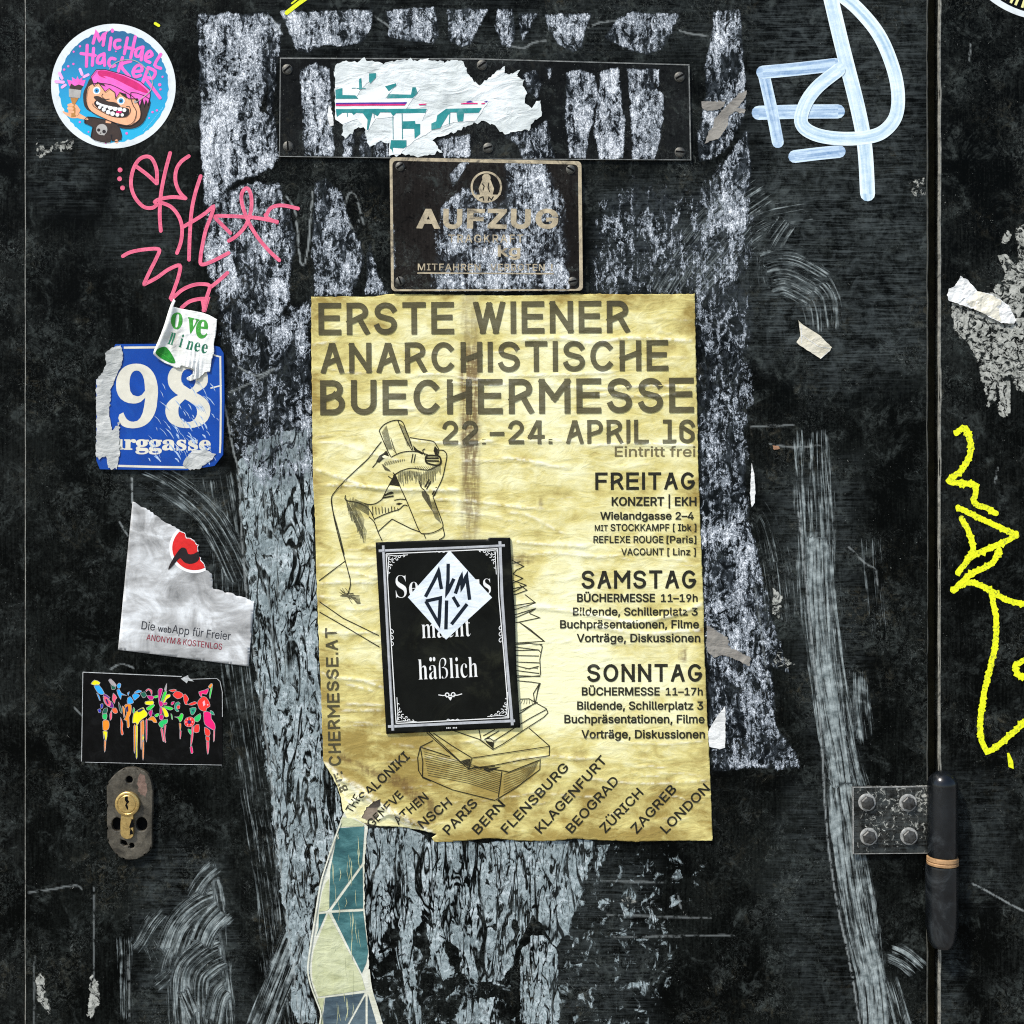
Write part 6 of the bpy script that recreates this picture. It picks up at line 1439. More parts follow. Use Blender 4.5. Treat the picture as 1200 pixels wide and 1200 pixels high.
def curls(cx, cy, sx, sy):
    o = []
    def sp(x, y, r, a0, turn, n=9): return [(cx + sx * (x + r * (1 - k / n * .8) * math.cos(a0 + turn * k / n)) / 4.8, cy + sy * (y + r * (1 - k / n * .8) * math.sin(a0 + turn * k / n)) / 4.8) for k in range(n + 1)]
    for x, y, r, a0, tn in ((16,18,14,0,5),(42,12,12,2,-5),(14,46,12,1,5.2),(66,10,10,0,5),(10,74,10,1,-5),(92,6,8,2,-5),(8,100,7,0,5),(34,34,12,1,4.6),(56,26,8,3,-4.5),(24,62,7,3,4.5)):
        o.append(ribbon(sp(x, y, r, a0, tn), .8, 2))
    o.append(ribbon([(cx + sx * p / 4.8, cy + sy * r / 4.8) for p, r in ((2,2),(40,8),(80,6),(116,2))], .8, 3, sm=3))
    o.append(ribbon([(cx + sx * p / 4.8, cy + sy * r / 4.8) for p, r in ((2,2),(8,40),(5,90),(2,140))], .8, 3, sm=3))
    return o
for (cx, cy), sx, sy in ((f3([(68,142)])[0], 1, 1), (f3([(682,114)])[0], -1, 1), (f3([(120,1084)])[0], 1, -1), (f3([(746,1054)])[0], -1, -1)): fl('corner_filigree', curls(cx, cy, sx, sy), m_white)
for cx, cy, sx in ((92, 610, 1), (706, 590, -1)):
    fl('side_filigree', [ribbon(f3([(cx + sx * a, cy + k * 34 + b) for a, b in ((-4,-16),(8,-8),(10,4),(2,10),(-2,2))]), .8, 2, sm=3) for k in (-1, 0, 1)], m_white)
for cx, cy in ((372, 126), (436, 1068)):
    fl('edge_filigree', [ribbon(f3([(cx, cy), (cx + k * 14, cy + 4), (cx + k * 26, cy - 2), (cx + k * 34, cy + 4)]), .8, 2, sm=3) for k in (-1, 1)], m_white)
fl('ornament', [ribbon(f3([(355,930),(380,934),(400,932)]), 1.1, 3), ribbon(f3([(488,924),(462,932),(440,932)]), 1.1, 3), poly([circle(*f3([(404,930)])[0], 2.8, 12), circle(*f3([(404,930)])[0], 1.6, 12)[::-1]]), poly([circle(*f3([(438,928)])[0], 2.8, 12), circle(*f3([(438,928)])[0], 1.6, 12)[::-1]]), poly(f3([(408,942),(434,940),(428,954),(422,962),(416,954)])), ribbon(f3([(400,944),(422,932),(444,942)]), .9, 2)], m_white)
fl('small_print', [ribbon(f3([(400 + k * 9, 1116 - k * .3), (405 + k * 9, 1116 - k * .3)]), 1.6, 2, cap='flat') for k in (0, 1, 2, 4, 5, 6)], m_white)
def ser(s, p0, p1, cap, thin=7): return text(s, *f3([p0])[0], *f3([p1])[0], cap, SERIF, bold=-thin, step=3)
for sh in (ser('Sexismus', (116, 386), (652, 362), 27.5), ser('macht', (262, 614), (538, 601), 25.5), ser('häßlich', (244, 846), (578, 830), 25.5)): fl('lettering', sh, m_white)

m_foil = paper('pale_silver_sticker', (.46, .53, .58), (.66, .72, .76), (.86, .89, .91), spec=.5, rough=.38, bump=.25)
dia = thing('diamond_sticker', 527, 697, 4, 'pale silver diamond sticker with angular black letters, stuck on the black flyer', 'sticker')
build('sticker_sheet', [poly(f3([(418,120),(656,384),(398,620),(184,382)]), 3, 4)], m_foil, dia, FD + .3, hf_f, skirt=.28)
dl = [[(282,380),(330,290),(357,234),(362,280),(372,336)], [(410,194),(409,280),(402,362),(442,278)], [(450,362),(484,262),(488,330),(512,258),(530,396)], [(284,404),(366,386),(358,532),(284,404)], [(401,400),(397,562)], [(437,380),(470,436)], [(516,420),(428,534)]]
m_navy = plain('blue_black_print', (.007, .012, .020), .5, .3, 120, spec=.15)
build('lettering', [ribbon(f3(p), 4.0, 3, cap='flat') for p in dl], m_navy, dia, FD + .38, hf_f, stack=.004)
# ------------------------------------------------------------------ round cartoon sticker
mm = lambda name, rgb, **k: plain(name, srgb(*rgb), .5, k.pop('var', .2), k.pop('scale', 120), .08, .3, **k)
m_rim = plain('sticker_rim_white', (.70, .74, .74), .5, .08, 40, .1, dirt=(.30, .31, .30), dirt_amt=.4)
N = Nodes('turquoise_print')
zs = N.sep(N.pos)[2]
m_sky = N.set(color=N.mix(N.math('MULTIPLY', N.math('SUBTRACT', N.noise(60, 4, .6), .5), .5, clamp=True), N.ramp(N.math('MULTIPLY', N.math('SUBTRACT', zs, ZC + (600 - 166) * K), 1 / (130 * K)), (.15, srgb(16, 172, 214)), (.5, srgb(18, 146, 196)), (.95, srgb(18, 96, 140))), srgb(10, 90, 140)), rough=.45, spec=.3)
m_pk = mm('pink_print', (243, 98, 190)); m_pk2 = mm('deep_pink_print', (206, 18, 108)); m_skin = mm('skin_print', (236, 172, 130)); m_hair = mm('dark_brown_print', (50, 34, 26)); m_wp = mm('tooth_white_print', (240, 240, 236)); m_line = mm('outline_print', (28, 16, 18)); m_gr = mm('grey_print_light', (170, 166, 160)); m_wood = mm('wood_print', (176, 122, 58)); m_eye = mm('eye_blue_print', (40, 140, 190)); m_lp = mm('pale_pink_print', (252, 170, 222))
rs = thing('round_sticker', 133, 101, 0, 'round blue sticker with a white rim, pink lettering and a grinning painter', 'sticker')
c7 = lambda p: zz(40, 20, 6.6667, p)
build('sticker_sheet', [poly([circle(133, 101, 73, 72)], None, 8)], m_rim, rs, .35, skirt=.3)
wv = [(133.2 + (64.2 + .7 * math.sin(k * 1.9) + .5 * math.sin(k * 3.1)) * math.cos(2 * math.pi * k / 120), 101.5 + (65.4 + .7 * math.sin(k * 1.7) + .5 * math.sin(k * 2.7)) * math.sin(2 * math.pi * k / 120)) for k in range(120)]
build('blue_field', [poly([wv], None, 9)], m_sky, rs, .42)
LT = [([(462,205),(490,122),(512,182),(552,130),(540,222)]), ([(602,165),(590,255)]), ([(612,102),(613,112)]), ([(672,182),(640,186),(628,220),(645,246),(672,236)]), ([(730,165),(706,288)]), ([(792,155),(756,318)]), ([(712,238),(778,250)]), ([(846,236),(802,256),(796,302),(826,304),(852,244)]), ([(852,236),(838,336)]), ([(874,322),(922,300),(906,268),(880,290),(870,335),(906,356)]), ([(990,292),(944,376),(990,402)]),
      ([(416,222),(410,386)]), ([(466,246),(456,378)]), ([(368,286),(478,302)]), ([(548,288),(506,310),(496,356),(532,356),(550,300)]), ([(548,288),(552,378)]), ([(634,330),(602,324),(584,356),(600,388),(632,380)]), ([(692,318),(660,424)]), ([(756,346),(680,378),(746,466)]), ([(786,426),(842,420),(836,378),(800,386),(774,428),(790,468),(834,456)]), ([(892,396),(850,512)]), ([(892,396),(948,428),(926,480),(872,474),(920,545),(985,634)])]
build('lettering', [ribbon(c7(p), 3.7, 2, sm=3) for p in LT], m_pk, rs, .50, stack=.003)
def cart(name, shapes, mat, z): return build(name, shapes, mat, rs, z, stack=.002)
def outl(ps, w=.75): return [ribbon(c7(list(p) + [p[0]]), w, 2) for p in ps]
headp = smooth([(430,540),(480,520),(600,530),(720,590),(790,640),(830,720),(830,790),(790,830),(740,850),(640,830),(540,790),(450,740),(412,680),(412,600)], 4, True)
hairp = smooth([(440,480),(410,540),(385,600),(395,700),(450,740),(430,640),(470,540)], 3, True)
hair2 = smooth([(760,590),(900,640),(890,740),(850,830),(780,870),(690,870),(650,840),(720,850),(780,820),(800,740),(770,680)], 3, True)
shirtp = smooth([(420,780),(540,800),(600,815),(650,840),(680,900),(680,960),(610,970),(604,920),(598,978),(520,975),(445,940),(460,860),(396,830)], 2, True)
bucket = [(490,412),(560,412),(700,450),(830,505),(905,570),(908,620),(890,690),(876,650),(862,700),(846,640),(826,706),(810,640),(770,640),(740,640),(700,600),(672,590),(640,640),(632,590),(590,560),(556,585),(540,560),(500,510),(470,540),(444,470)]
for hp in (hairp, hair2): cart('hair', [poly(c7(hp))], m_hair, .50)
cart('shirt', [poly(c7(shirtp))], m_hair, .52)
cart('face', [poly(c7(headp)), poly(c7(smooth([(340,700),(350,750),(420,790),(414,806),(340,790),(290,790),(226,746),(232,736),(270,750),(266,690),(300,670),(336,690)], 2, True))), disc(*c7([(645,972)])[0], 2.2), poly(c7([(560,800),(610,812),(600,832),(560,828)])), disc(*c7([(806,776)])[0], 3.6)], m_skin, .54)
cart('paint_hat', [poly(c7(bucket)), poly(c7(smooth([(258,490),(300,500),(296,470),(330,490),(340,462),(352,490),(380,470),(376,496),(404,492),(388,540),(350,560),(300,540),(276,540)], 1, True)))] + [disc(*c7([p])[0], r / 6.667) for p, r in (((268,386),9),((360,230),9),((310,272),8),((308,368),9),((236,412),9),((982,530),13),((988,566),9),((1004,468),8),((926,744),9),((960,730),9),((724,910),10),((358,822),8),((560,985),0.1 + 6),((426,898),6),((640,270),6),((900,790),6))], m_pk, .57)
cart('paint_splash', [ribbon(c7([(200,440),(220,480)]), 3.6, 2), ribbon(c7([(172,505),(230,510)]), 3.6, 2), ribbon(c7([(220,550),(245,532)]), 3.2, 2), ribbon(c7([(360,410),(376,450)]), 3.4, 2), ribbon(c7([(390,468),(424,452)]), 3.2, 2)], m_lp, .60)
cart('hat_opening', [poly(c7(smooth([(498,426),(560,420),(700,462),(820,520),(888,580),(880,596),(800,570),(660,510),(560,480),(510,460)], 2, True)))], m_pk2, .60)
cart('hat_inside', [poly(c7(smooth([(540,462),(620,480),(720,530),(800,572),(720,552),(620,510)], 2, True)))], m_pk, .61)
cart('mouth', [poly(c7(smooth([(470,680),(490,650),(560,672),(640,700),(730,712),(745,740),(720,780),(640,780),(560,750),(500,715)], 3, True)))], m_line, .61)
cart('teeth', [disc(*c7([(x, y)])[0], r / 6.667, 10) for x, y, r in ((500,672,15),(528,684,18),(560,696,19),(596,708,20),(634,716,20),(672,722,18),(706,728,16),(514,706,13),(546,724,16),(580,744,18),(614,756,18),(652,764,16),(690,766,13))], m_wp, .63)
cart('tongue', [disc(*c7([(664,744)])[0], 3.6, 12, 1.5)], m_pk2, .66)
cart('moustache', [poly(c7(smooth([(466,628),(500,618),(545,640),(580,660),(640,670),(680,706),(640,704),(570,690),(510,670)], 3, True))), poly(c7([(505,512),(545,520),(560,545),(520,530)])), poly(c7([(670,595),(720,600),(728,640),(690,615)]))], m_hair, .68)
for ex, ey in ((490, 576), (680, 656)):
    eye = cart('eye', [disc(*c7([(ex, ey)])[0], 4.5, 16)], m_wp, .66)
    build('iris', [disc(*c7([(ex, ey)])[0], 2.9, 14)], m_eye, eye, .69)
    build('pupil', [disc(*c7([(ex, ey + 1)])[0], 1.2, 10)], m_line, eye, .71)
cart('skull', [disc(*c7([(530,880)])[0], 6.6, 18), poly(c7([(500,900),(560,905),(550,926),(505,918)]))], m_gr, .62)
cart('skull_marks', [disc(*c7([(506,884)])[0], 2.0, 10), disc(*c7([(548,896)])[0], 2.2, 10), disc(*c7([(522,908)])[0], .8, 8)], m_line, .65)
cart('brush_ferrule', [poly(c7([(272,560),(370,570),(360,634),(274,626)]))], m_gr, .61)
cart('brush_bristle', [poly(c7([(290,520),(320,540),(350,528),(384,540),(366,572),(276,560)]))], m_hair, .63)
cart('brush_handle', [poly(c7([(284,630),(350,632),(322,680),(326,780),(290,784),(300,680)]))], m_wood, .63)
cart('fingers', [ribbon(c7([(272,690),(300,690)]), 3.2, 2), ribbon(c7([(270,715),(300,718)]), 3.2, 2), ribbon(c7([(280,740),(305,742)]), 3.0, 2), ribbon(c7([(330,700),(350,730),(335,760)]), 3.6, 2)], m_skin, .66)
cart('handle_wire', [ribbon(c7([(588,410),(630,365),(700,338),(780,340),(850,380),(900,440),(926,520),(900,590),(800,668)]), .9, 2, sm=4), disc(*c7([(792,664)])[0], 1.8, 10)], m_gr, .72)
cart('outline', outl([headp, bucket, shirtp, hair2]) + [ribbon(c7([(540,600),(530,620),(560,645),(590,640)]), .7, 2, sm=3), ribbon(c7([(462,676),(468,700),(560,756),(640,782),(720,780),(752,742),(750,708)]), .7, 2, sm=3), ribbon(c7([(720,700),(745,700),(756,730)]), .7, 2)], m_line, .70)
cart('rim_writing', [ribbon(c7([(1006 - k * 10.5, 708 + k * 14 - (k * k) * .1), (1000 - k * 10.5, 716 + k * 14 - (k * k) * .1)]), .9, 1.5) for k in range(15)], mm('light_blue_print', (110, 190, 225)), .5)

# ------------------------------------------------------------------ enamel house number and what is stuck on it
e1 = lambda p: zz(0, 300, 3.75, p)
m_enamel = plain('blue_enamel', srgb(2, 62, 148), .3, .22, 26, .08, .25, 0, srgb(30, 92, 172), .3)
m_enw = plain('cream_enamel', (.66, .63, .52), .4, .14, 40, .15, .4, 0, (.42, .40, .30), .35)
hn = thing('house_number', 190, 478, 0, 'blue enamel house number sign 98, scratched and partly covered by torn paper', 'house number')
SG = [(136, 403.6), (200, 403.2), (250, 405), (258, 407), (262.6, 414), (263.6, 470), (262, 533), (252, 546), (220, 551), (160, 550.5), (118, 550), (114, 540), (113.5, 445), (128, 438), (130, 420)]
build('enamel_plate', [poly([SG], 4, 6)], m_enamel, hn, 2.6, skirt=2.4)
build('white_border', [ribbon([(146, 407.8), (186, 407.4), (246, 408.6)], 2.6, 5, cap='flat'), ribbon([(246, 408.6), (247.5, 414), (253, 417), (258.6, 418.5)], 1.8, 2), ribbon([(258.8, 417.5), (259.5, 470), (259, 520), (258.4, 531)], 2.2, 5, cap='flat'), ribbon([(138, 546), (180, 547.2), (228, 548)], 2.6, 5, cap='flat'), ribbon([(248, 455), (260, 452)], 1.6, 2)], m_enw, hn, 2.68, stack=.004)
build('number', text('9', 137.5, 500.5, 185.5, 500.5, 72.5, SERIF, bold=4) + text('8', 195, 500, 246.5, 500.5, 73, SERIF, bold=4), m_enw, hn, 2.70)
build('street_name', text('Burggasse', 129, 526.6, 247, 527.8, 17.5, SERIF, bold=14), m_enw, hn, 2.70)
_r = random.Random(3)
scr = []
for k in range(130):
    x = _r.uniform(172, 256); y = _r.uniform(436, 540)
    if x + y < 668 + _r.uniform(-40, 40) and not (x > 236 and y > 436 and _r.random() < .6): continue
    L = _r.uniform(4, 17); a_ = _r.gauss(.85, .12)
    if x + L > 259 or y + L > 546: continue
    scr.append(ribbon([(x, y), (x + L * .5 * math.cos(a_), y + L * .5 * math.sin(a_) - .5), (x + L * math.cos(a_ + .1), y + L * math.sin(a_ + .1))], _r.choice((.6, .7, .9, 1.3, 2.0)), 2.5, taper=.85))
build('scratches', scr, marker('scratch_white', (.50, .60, .72), (.12, .24, .46), .6, .6, 160), hn, 2.73, stack=.0012)
m_scrapg = paper('grey_torn_paper', (.20, .21, .20), (.40, .41, .39), (.62, .62, .59), bump=.6)
m_scrapw = paper('white_torn_paper', (.42, .42, .40), (.66, .66, .63), (.84, .84, .81), bump=.6)
def scrap(name, pts, mat, d, label, amp=.5, seed=1, lift=1.2, cat='paper scrap', grid=3, sc=9):
    o = build(name, [poly(ragged(pts, amp, 2.4, seed), None, grid)], mat, None, d, lambda X, Y: fbm(X / sc, Y / sc, seed + 5, 3) * lift, skirt=.5)
    return tag(o, label, cat)
scrap('torn_paper', e1([(535,392),(547,440),(540,480),(515,520),(510,540),(490,590),(484,680),(490,740),(500,772),(530,730),(527,780),(532,870),(516,936),(480,930),(470,880),(440,895),(427,885),(429,545),(455,512),(472,480),(466,430),(490,408)]), m_scrapg, 2.85, 'tall grey paper remnant beside the digit 9 on the blue house number sign', .6, 3)
scrap('torn_paper', e1([(806,918),(816,890),(852,855),(900,850),(950,872),(936,892),(880,936),(840,940)]), m_scrapg, 2.85, 'small rounded grey paper remnant below the street name on the blue sign', .5, 4)

# torn label with the curled left side
lb = lambda p: zz(180, 350, 12, p)
m_lab = paper('crumpled_label_paper', (.52, .51, .40), (.72, .72, .66), (.86, .86, .83), bump=.35)
lab = thing('torn_label', 220, 395, 3, 'crumpled white torn label with green writing and a leaf, on the blue house number', 'label')
def hf_lab(X, Y):
    d, su, sv = seg_dist(X, Y, lb([(290,120),(240,330),(120,620),(60,760)]))
    curl = np.exp(-(d / 4.5) ** 2) * 4.0
    fl = np.exp(-((X - 227) / 9) ** 2 - ((Y - 430) / 14) ** 2) * 2.0 * (1 + np.sin(X * 1.3 + Y * .12))
    return curl + fl + fbm(X / 7, Y / 12, 15, 3) * 1.8
LABEL = lb([(295,10),(325,40),(305,130),(460,160),(600,185),(700,205),(800,240),(905,300),(890,500),(860,640),(868,750),(830,870),(806,1036),(740,1040),(650,1130),(530,1165),(485,1150),(480,1120),(530,1090),(570,1070),(580,1002),(400,945),(385,985),(320,980),(290,960),(170,910),(80,850),(20,790),(30,750),(130,500),(230,200)])
def st_lab(X, Y):
    return .55 * np.exp(-((X - 207) / 9) ** 2 - ((Y - 398) / 12) ** 2)
build('paper', [poly(resample(LABEL, 2), None, 1.6)], m_lab, lab, 3.2, hf_lab, skirt=.4, attrs={'stain': st_lab}, smooth_shade=True)
m_green = plain('green_print', srgb(58, 150, 50), .5, .35, 100, .1); m_gdk = plain('dark_green_print', srgb(26, 110, 78), .5, .35, 160, .1)
L1 = []
for ch, p0, p1, hh in (('o', (262,418), (405,436), 21), ('v', (458,470), (612,505), 20), ('e', (600,548), (760,566), 24)):
    (ax, ay), (bx, by) = lb([p0, p1]); L1 += text(ch, ax, ay, bx, by, hh * 1.32, SERIF, bold=6, step=1.6)
build('green_lettering', L1, m_green, lab, 3.36, hf_lab)
L2 = []
for ch, p0, p1, hh in (('l', (212,640), (246,652), 15), ('l', (250,650), (284,660), 15), ('i', (366,684), (404,694), 16), ('n', (470,712), (560,734), 15.5), ('e', (580,742), (655,756), 16), ('e', (678,762), (756,780), 16)):
    (ax, ay), (bx, by) = lb([p0, p1]); L2 += text(ch, ax, ay, bx, by, hh, SERIF, bold=2, step=1.6)
build('dark_lettering', L2, m_gdk, lab, 3.36, hf_lab)
build('leaf_print', [poly(resample(lb(smooth([(58,772),(100,712),(180,685),(240,740),(290,820),(322,908),(250,910),(170,872),(100,830)], 3, True)), 2), None, 2)], plain('leaf_green_print', srgb(20, 128, 30), .5, .45, 90, .1), lab, 3.36, hf_lab)
build('leaf_vein', [ribbon(lb([(80,760),(160,800),(240,860),(316,904)]), .7, 2)], m_green, lab, 3.5, hf_lab)

# ------------------------------------------------------------------ torn silvery sticker (its square code is left out)
N = Nodes('silvery_cloud_sticker')
cl = N.noise(24, 6, .62, 1.2); cl2 = N.noise(1, 4, .6, .8, vec=N.scale(N.pos, (20, 20, 60)))
cf = N.math('ADD', N.math('MULTIPLY', cl, .62), N.math('MULTIPLY', cl2, .38))
m_cloud = N.set(color=N.ramp(cf, (.36, (.17, .17, .165)), (.50, (.42, .42, .41)), (.64, (.80, .82, .82))), rough=.42, spec=.3, normal=N.bump(cf, .25, .003))
w2 = lambda p: zz(80, 560, 3.75, p)
ws = thing('torn_sticker', 220, 690, 0, 'silvery grey torn sticker with a red disc and two lines of small writing', 'sticker')
WS = w2([(283,105)]) + ragged(w2([(283,105),(340,135),(372,152),(410,186),(420,190),(478,222),(512,240),(522,262),(548,268),(574,296),(572,330),(580,352),(600,382),(606,404),(632,420),(638,488),(660,490),(690,502),(728,508),(760,520),(818,543)]), .5, 3, 6, False) + w2([(818,543),(793,828),(220,755)])
hf_w = lambda X, Y: fbm(X / 26, Y / 22, 33, 3) * 1.0
build('sticker_sheet', [poly(resample(WS, 3), None, 4)], m_cloud, ws, .4, hf_w, skirt=.4, smooth_shade=True)
def on_sheet(cx, cy, rad, inset):
    """a printed disc that stops at the torn edge of its sheet"""
    V, F, LI = poly([circle(cx, cy, rad, 64)], None, 1.1)
    c = V[F].mean(1)
    return V, F[poly_sdf(c[:, 0], c[:, 1], WS) > inset], []
cxr, cyr = w2([(556,308)])[0]
build('white_rim', [on_sheet(cxr, cyr, 29.5, .4)], m_wp, ws, .56, hf_w)
build('red_disc', [on_sheet(cxr, cyr, 26, .9)], plain('red_print', srgb(208, 30, 28), .42, .2, 70, .1), ws, .68, hf_w)
build('dark_figure', [poly(w2(smooth([(440,404),(452,372),(478,330),(500,306),(520,312),(528,334),(552,334),(574,324),(576,356),(560,372),(534,378),(510,370),(494,352),(478,366),(462,384)], 2, True)), 2, 2)], m_line, ws, .82, hf_w)
wt = []
for s, p0, p1, cp, bo in (('Die', (322,664), (380,671), 9.4, 2), ('web', (394,674), (452,681), 7.0, 12), ('App', (456,681), (530,691), 9.6, 2), ('für', (545,693), (592,699), 9.6, 2), ('Freier', (608,701), (712,713), 9.4, 2)):
    wt += text(s, *w2([p0])[0], *w2([p1])[0], cp, bold=bo)
build('lettering', wt, mm('dark_grey_print', (52, 52, 56)), ws, .55, hf_w)
build('red_lettering', text('ANONYM', *w2([(344,712)])[0], *w2([(469,729)])[0], 7.0, bold=3) + text('&', *w2([(479,730)])[0], *w2([(496,732)])[0], 7.0, bold=3) + text('KOSTENLOS', *w2([(505,733)])[0], *w2([(675,755)])[0], 7.0, bold=3), mm('dark_red_print', (134, 30, 48)), ws, .55, hf_w)

# ------------------------------------------------------------------ black sticker with dripping coloured letters
m_bsk = plain('black_sticker_print', (.002, .002, .002), .4, .6, 80, .1, .10, 0, (.02, .021, .021), .25)
bs = thing('black_sticker', 178, 842, 0, 'black rectangular sticker with colourful dripping letters, directly above the lock', 'sticker')
b6 = lambda p: zz(90, 770, 6.6667, p)
build('sticker_sheet', [poly(resample([(97.3, 787.5), (213, 792.6), (220, 794), (254, 794.6), (258, 798), (260.8, 810), (260.6, 895.5), (180, 894), (95.5, 892)], 4), None, 5)], m_bsk, bs, .4, skirt=.35)
build('worn_rim', [ribbon([(97.3, 787.6), (213, 792.7)], .9, 4), ribbon([(214, 794.5), (222, 796), (254, 794.9), (258, 798.5), (260.6, 811), (260.8, 840)], .7, 3), ribbon([(97.3, 788), (95.8, 892)], .7, 4), poly(b6([(814,168),(870,140),(874,158),(916,190),(870,184),(860,204),(836,186)])), ribbon([(100, 893), (180, 895), (260, 896.4)], .5, 5)], plain('scuffed_rim', (.42, .43, .42), .6, .5, 200), bs, .46, stack=.003)
COL = {'y': (238, 226, 10), 'b': (36, 158, 226), 'g': (30, 190, 96), 'd': (18, 92, 70), 'o': (236, 138, 30), 'v': (112, 20, 130), 'p': (236, 84, 110), 'm': (206, 14, 120), 'r': (238, 50, 42), 'k': (240, 20, 110), 'n': (40, 40, 170), 'e': (26, 150, 110), 't': (240, 96, 50), 'w': (170, 160, 160), 'l': (48, 214, 60)}
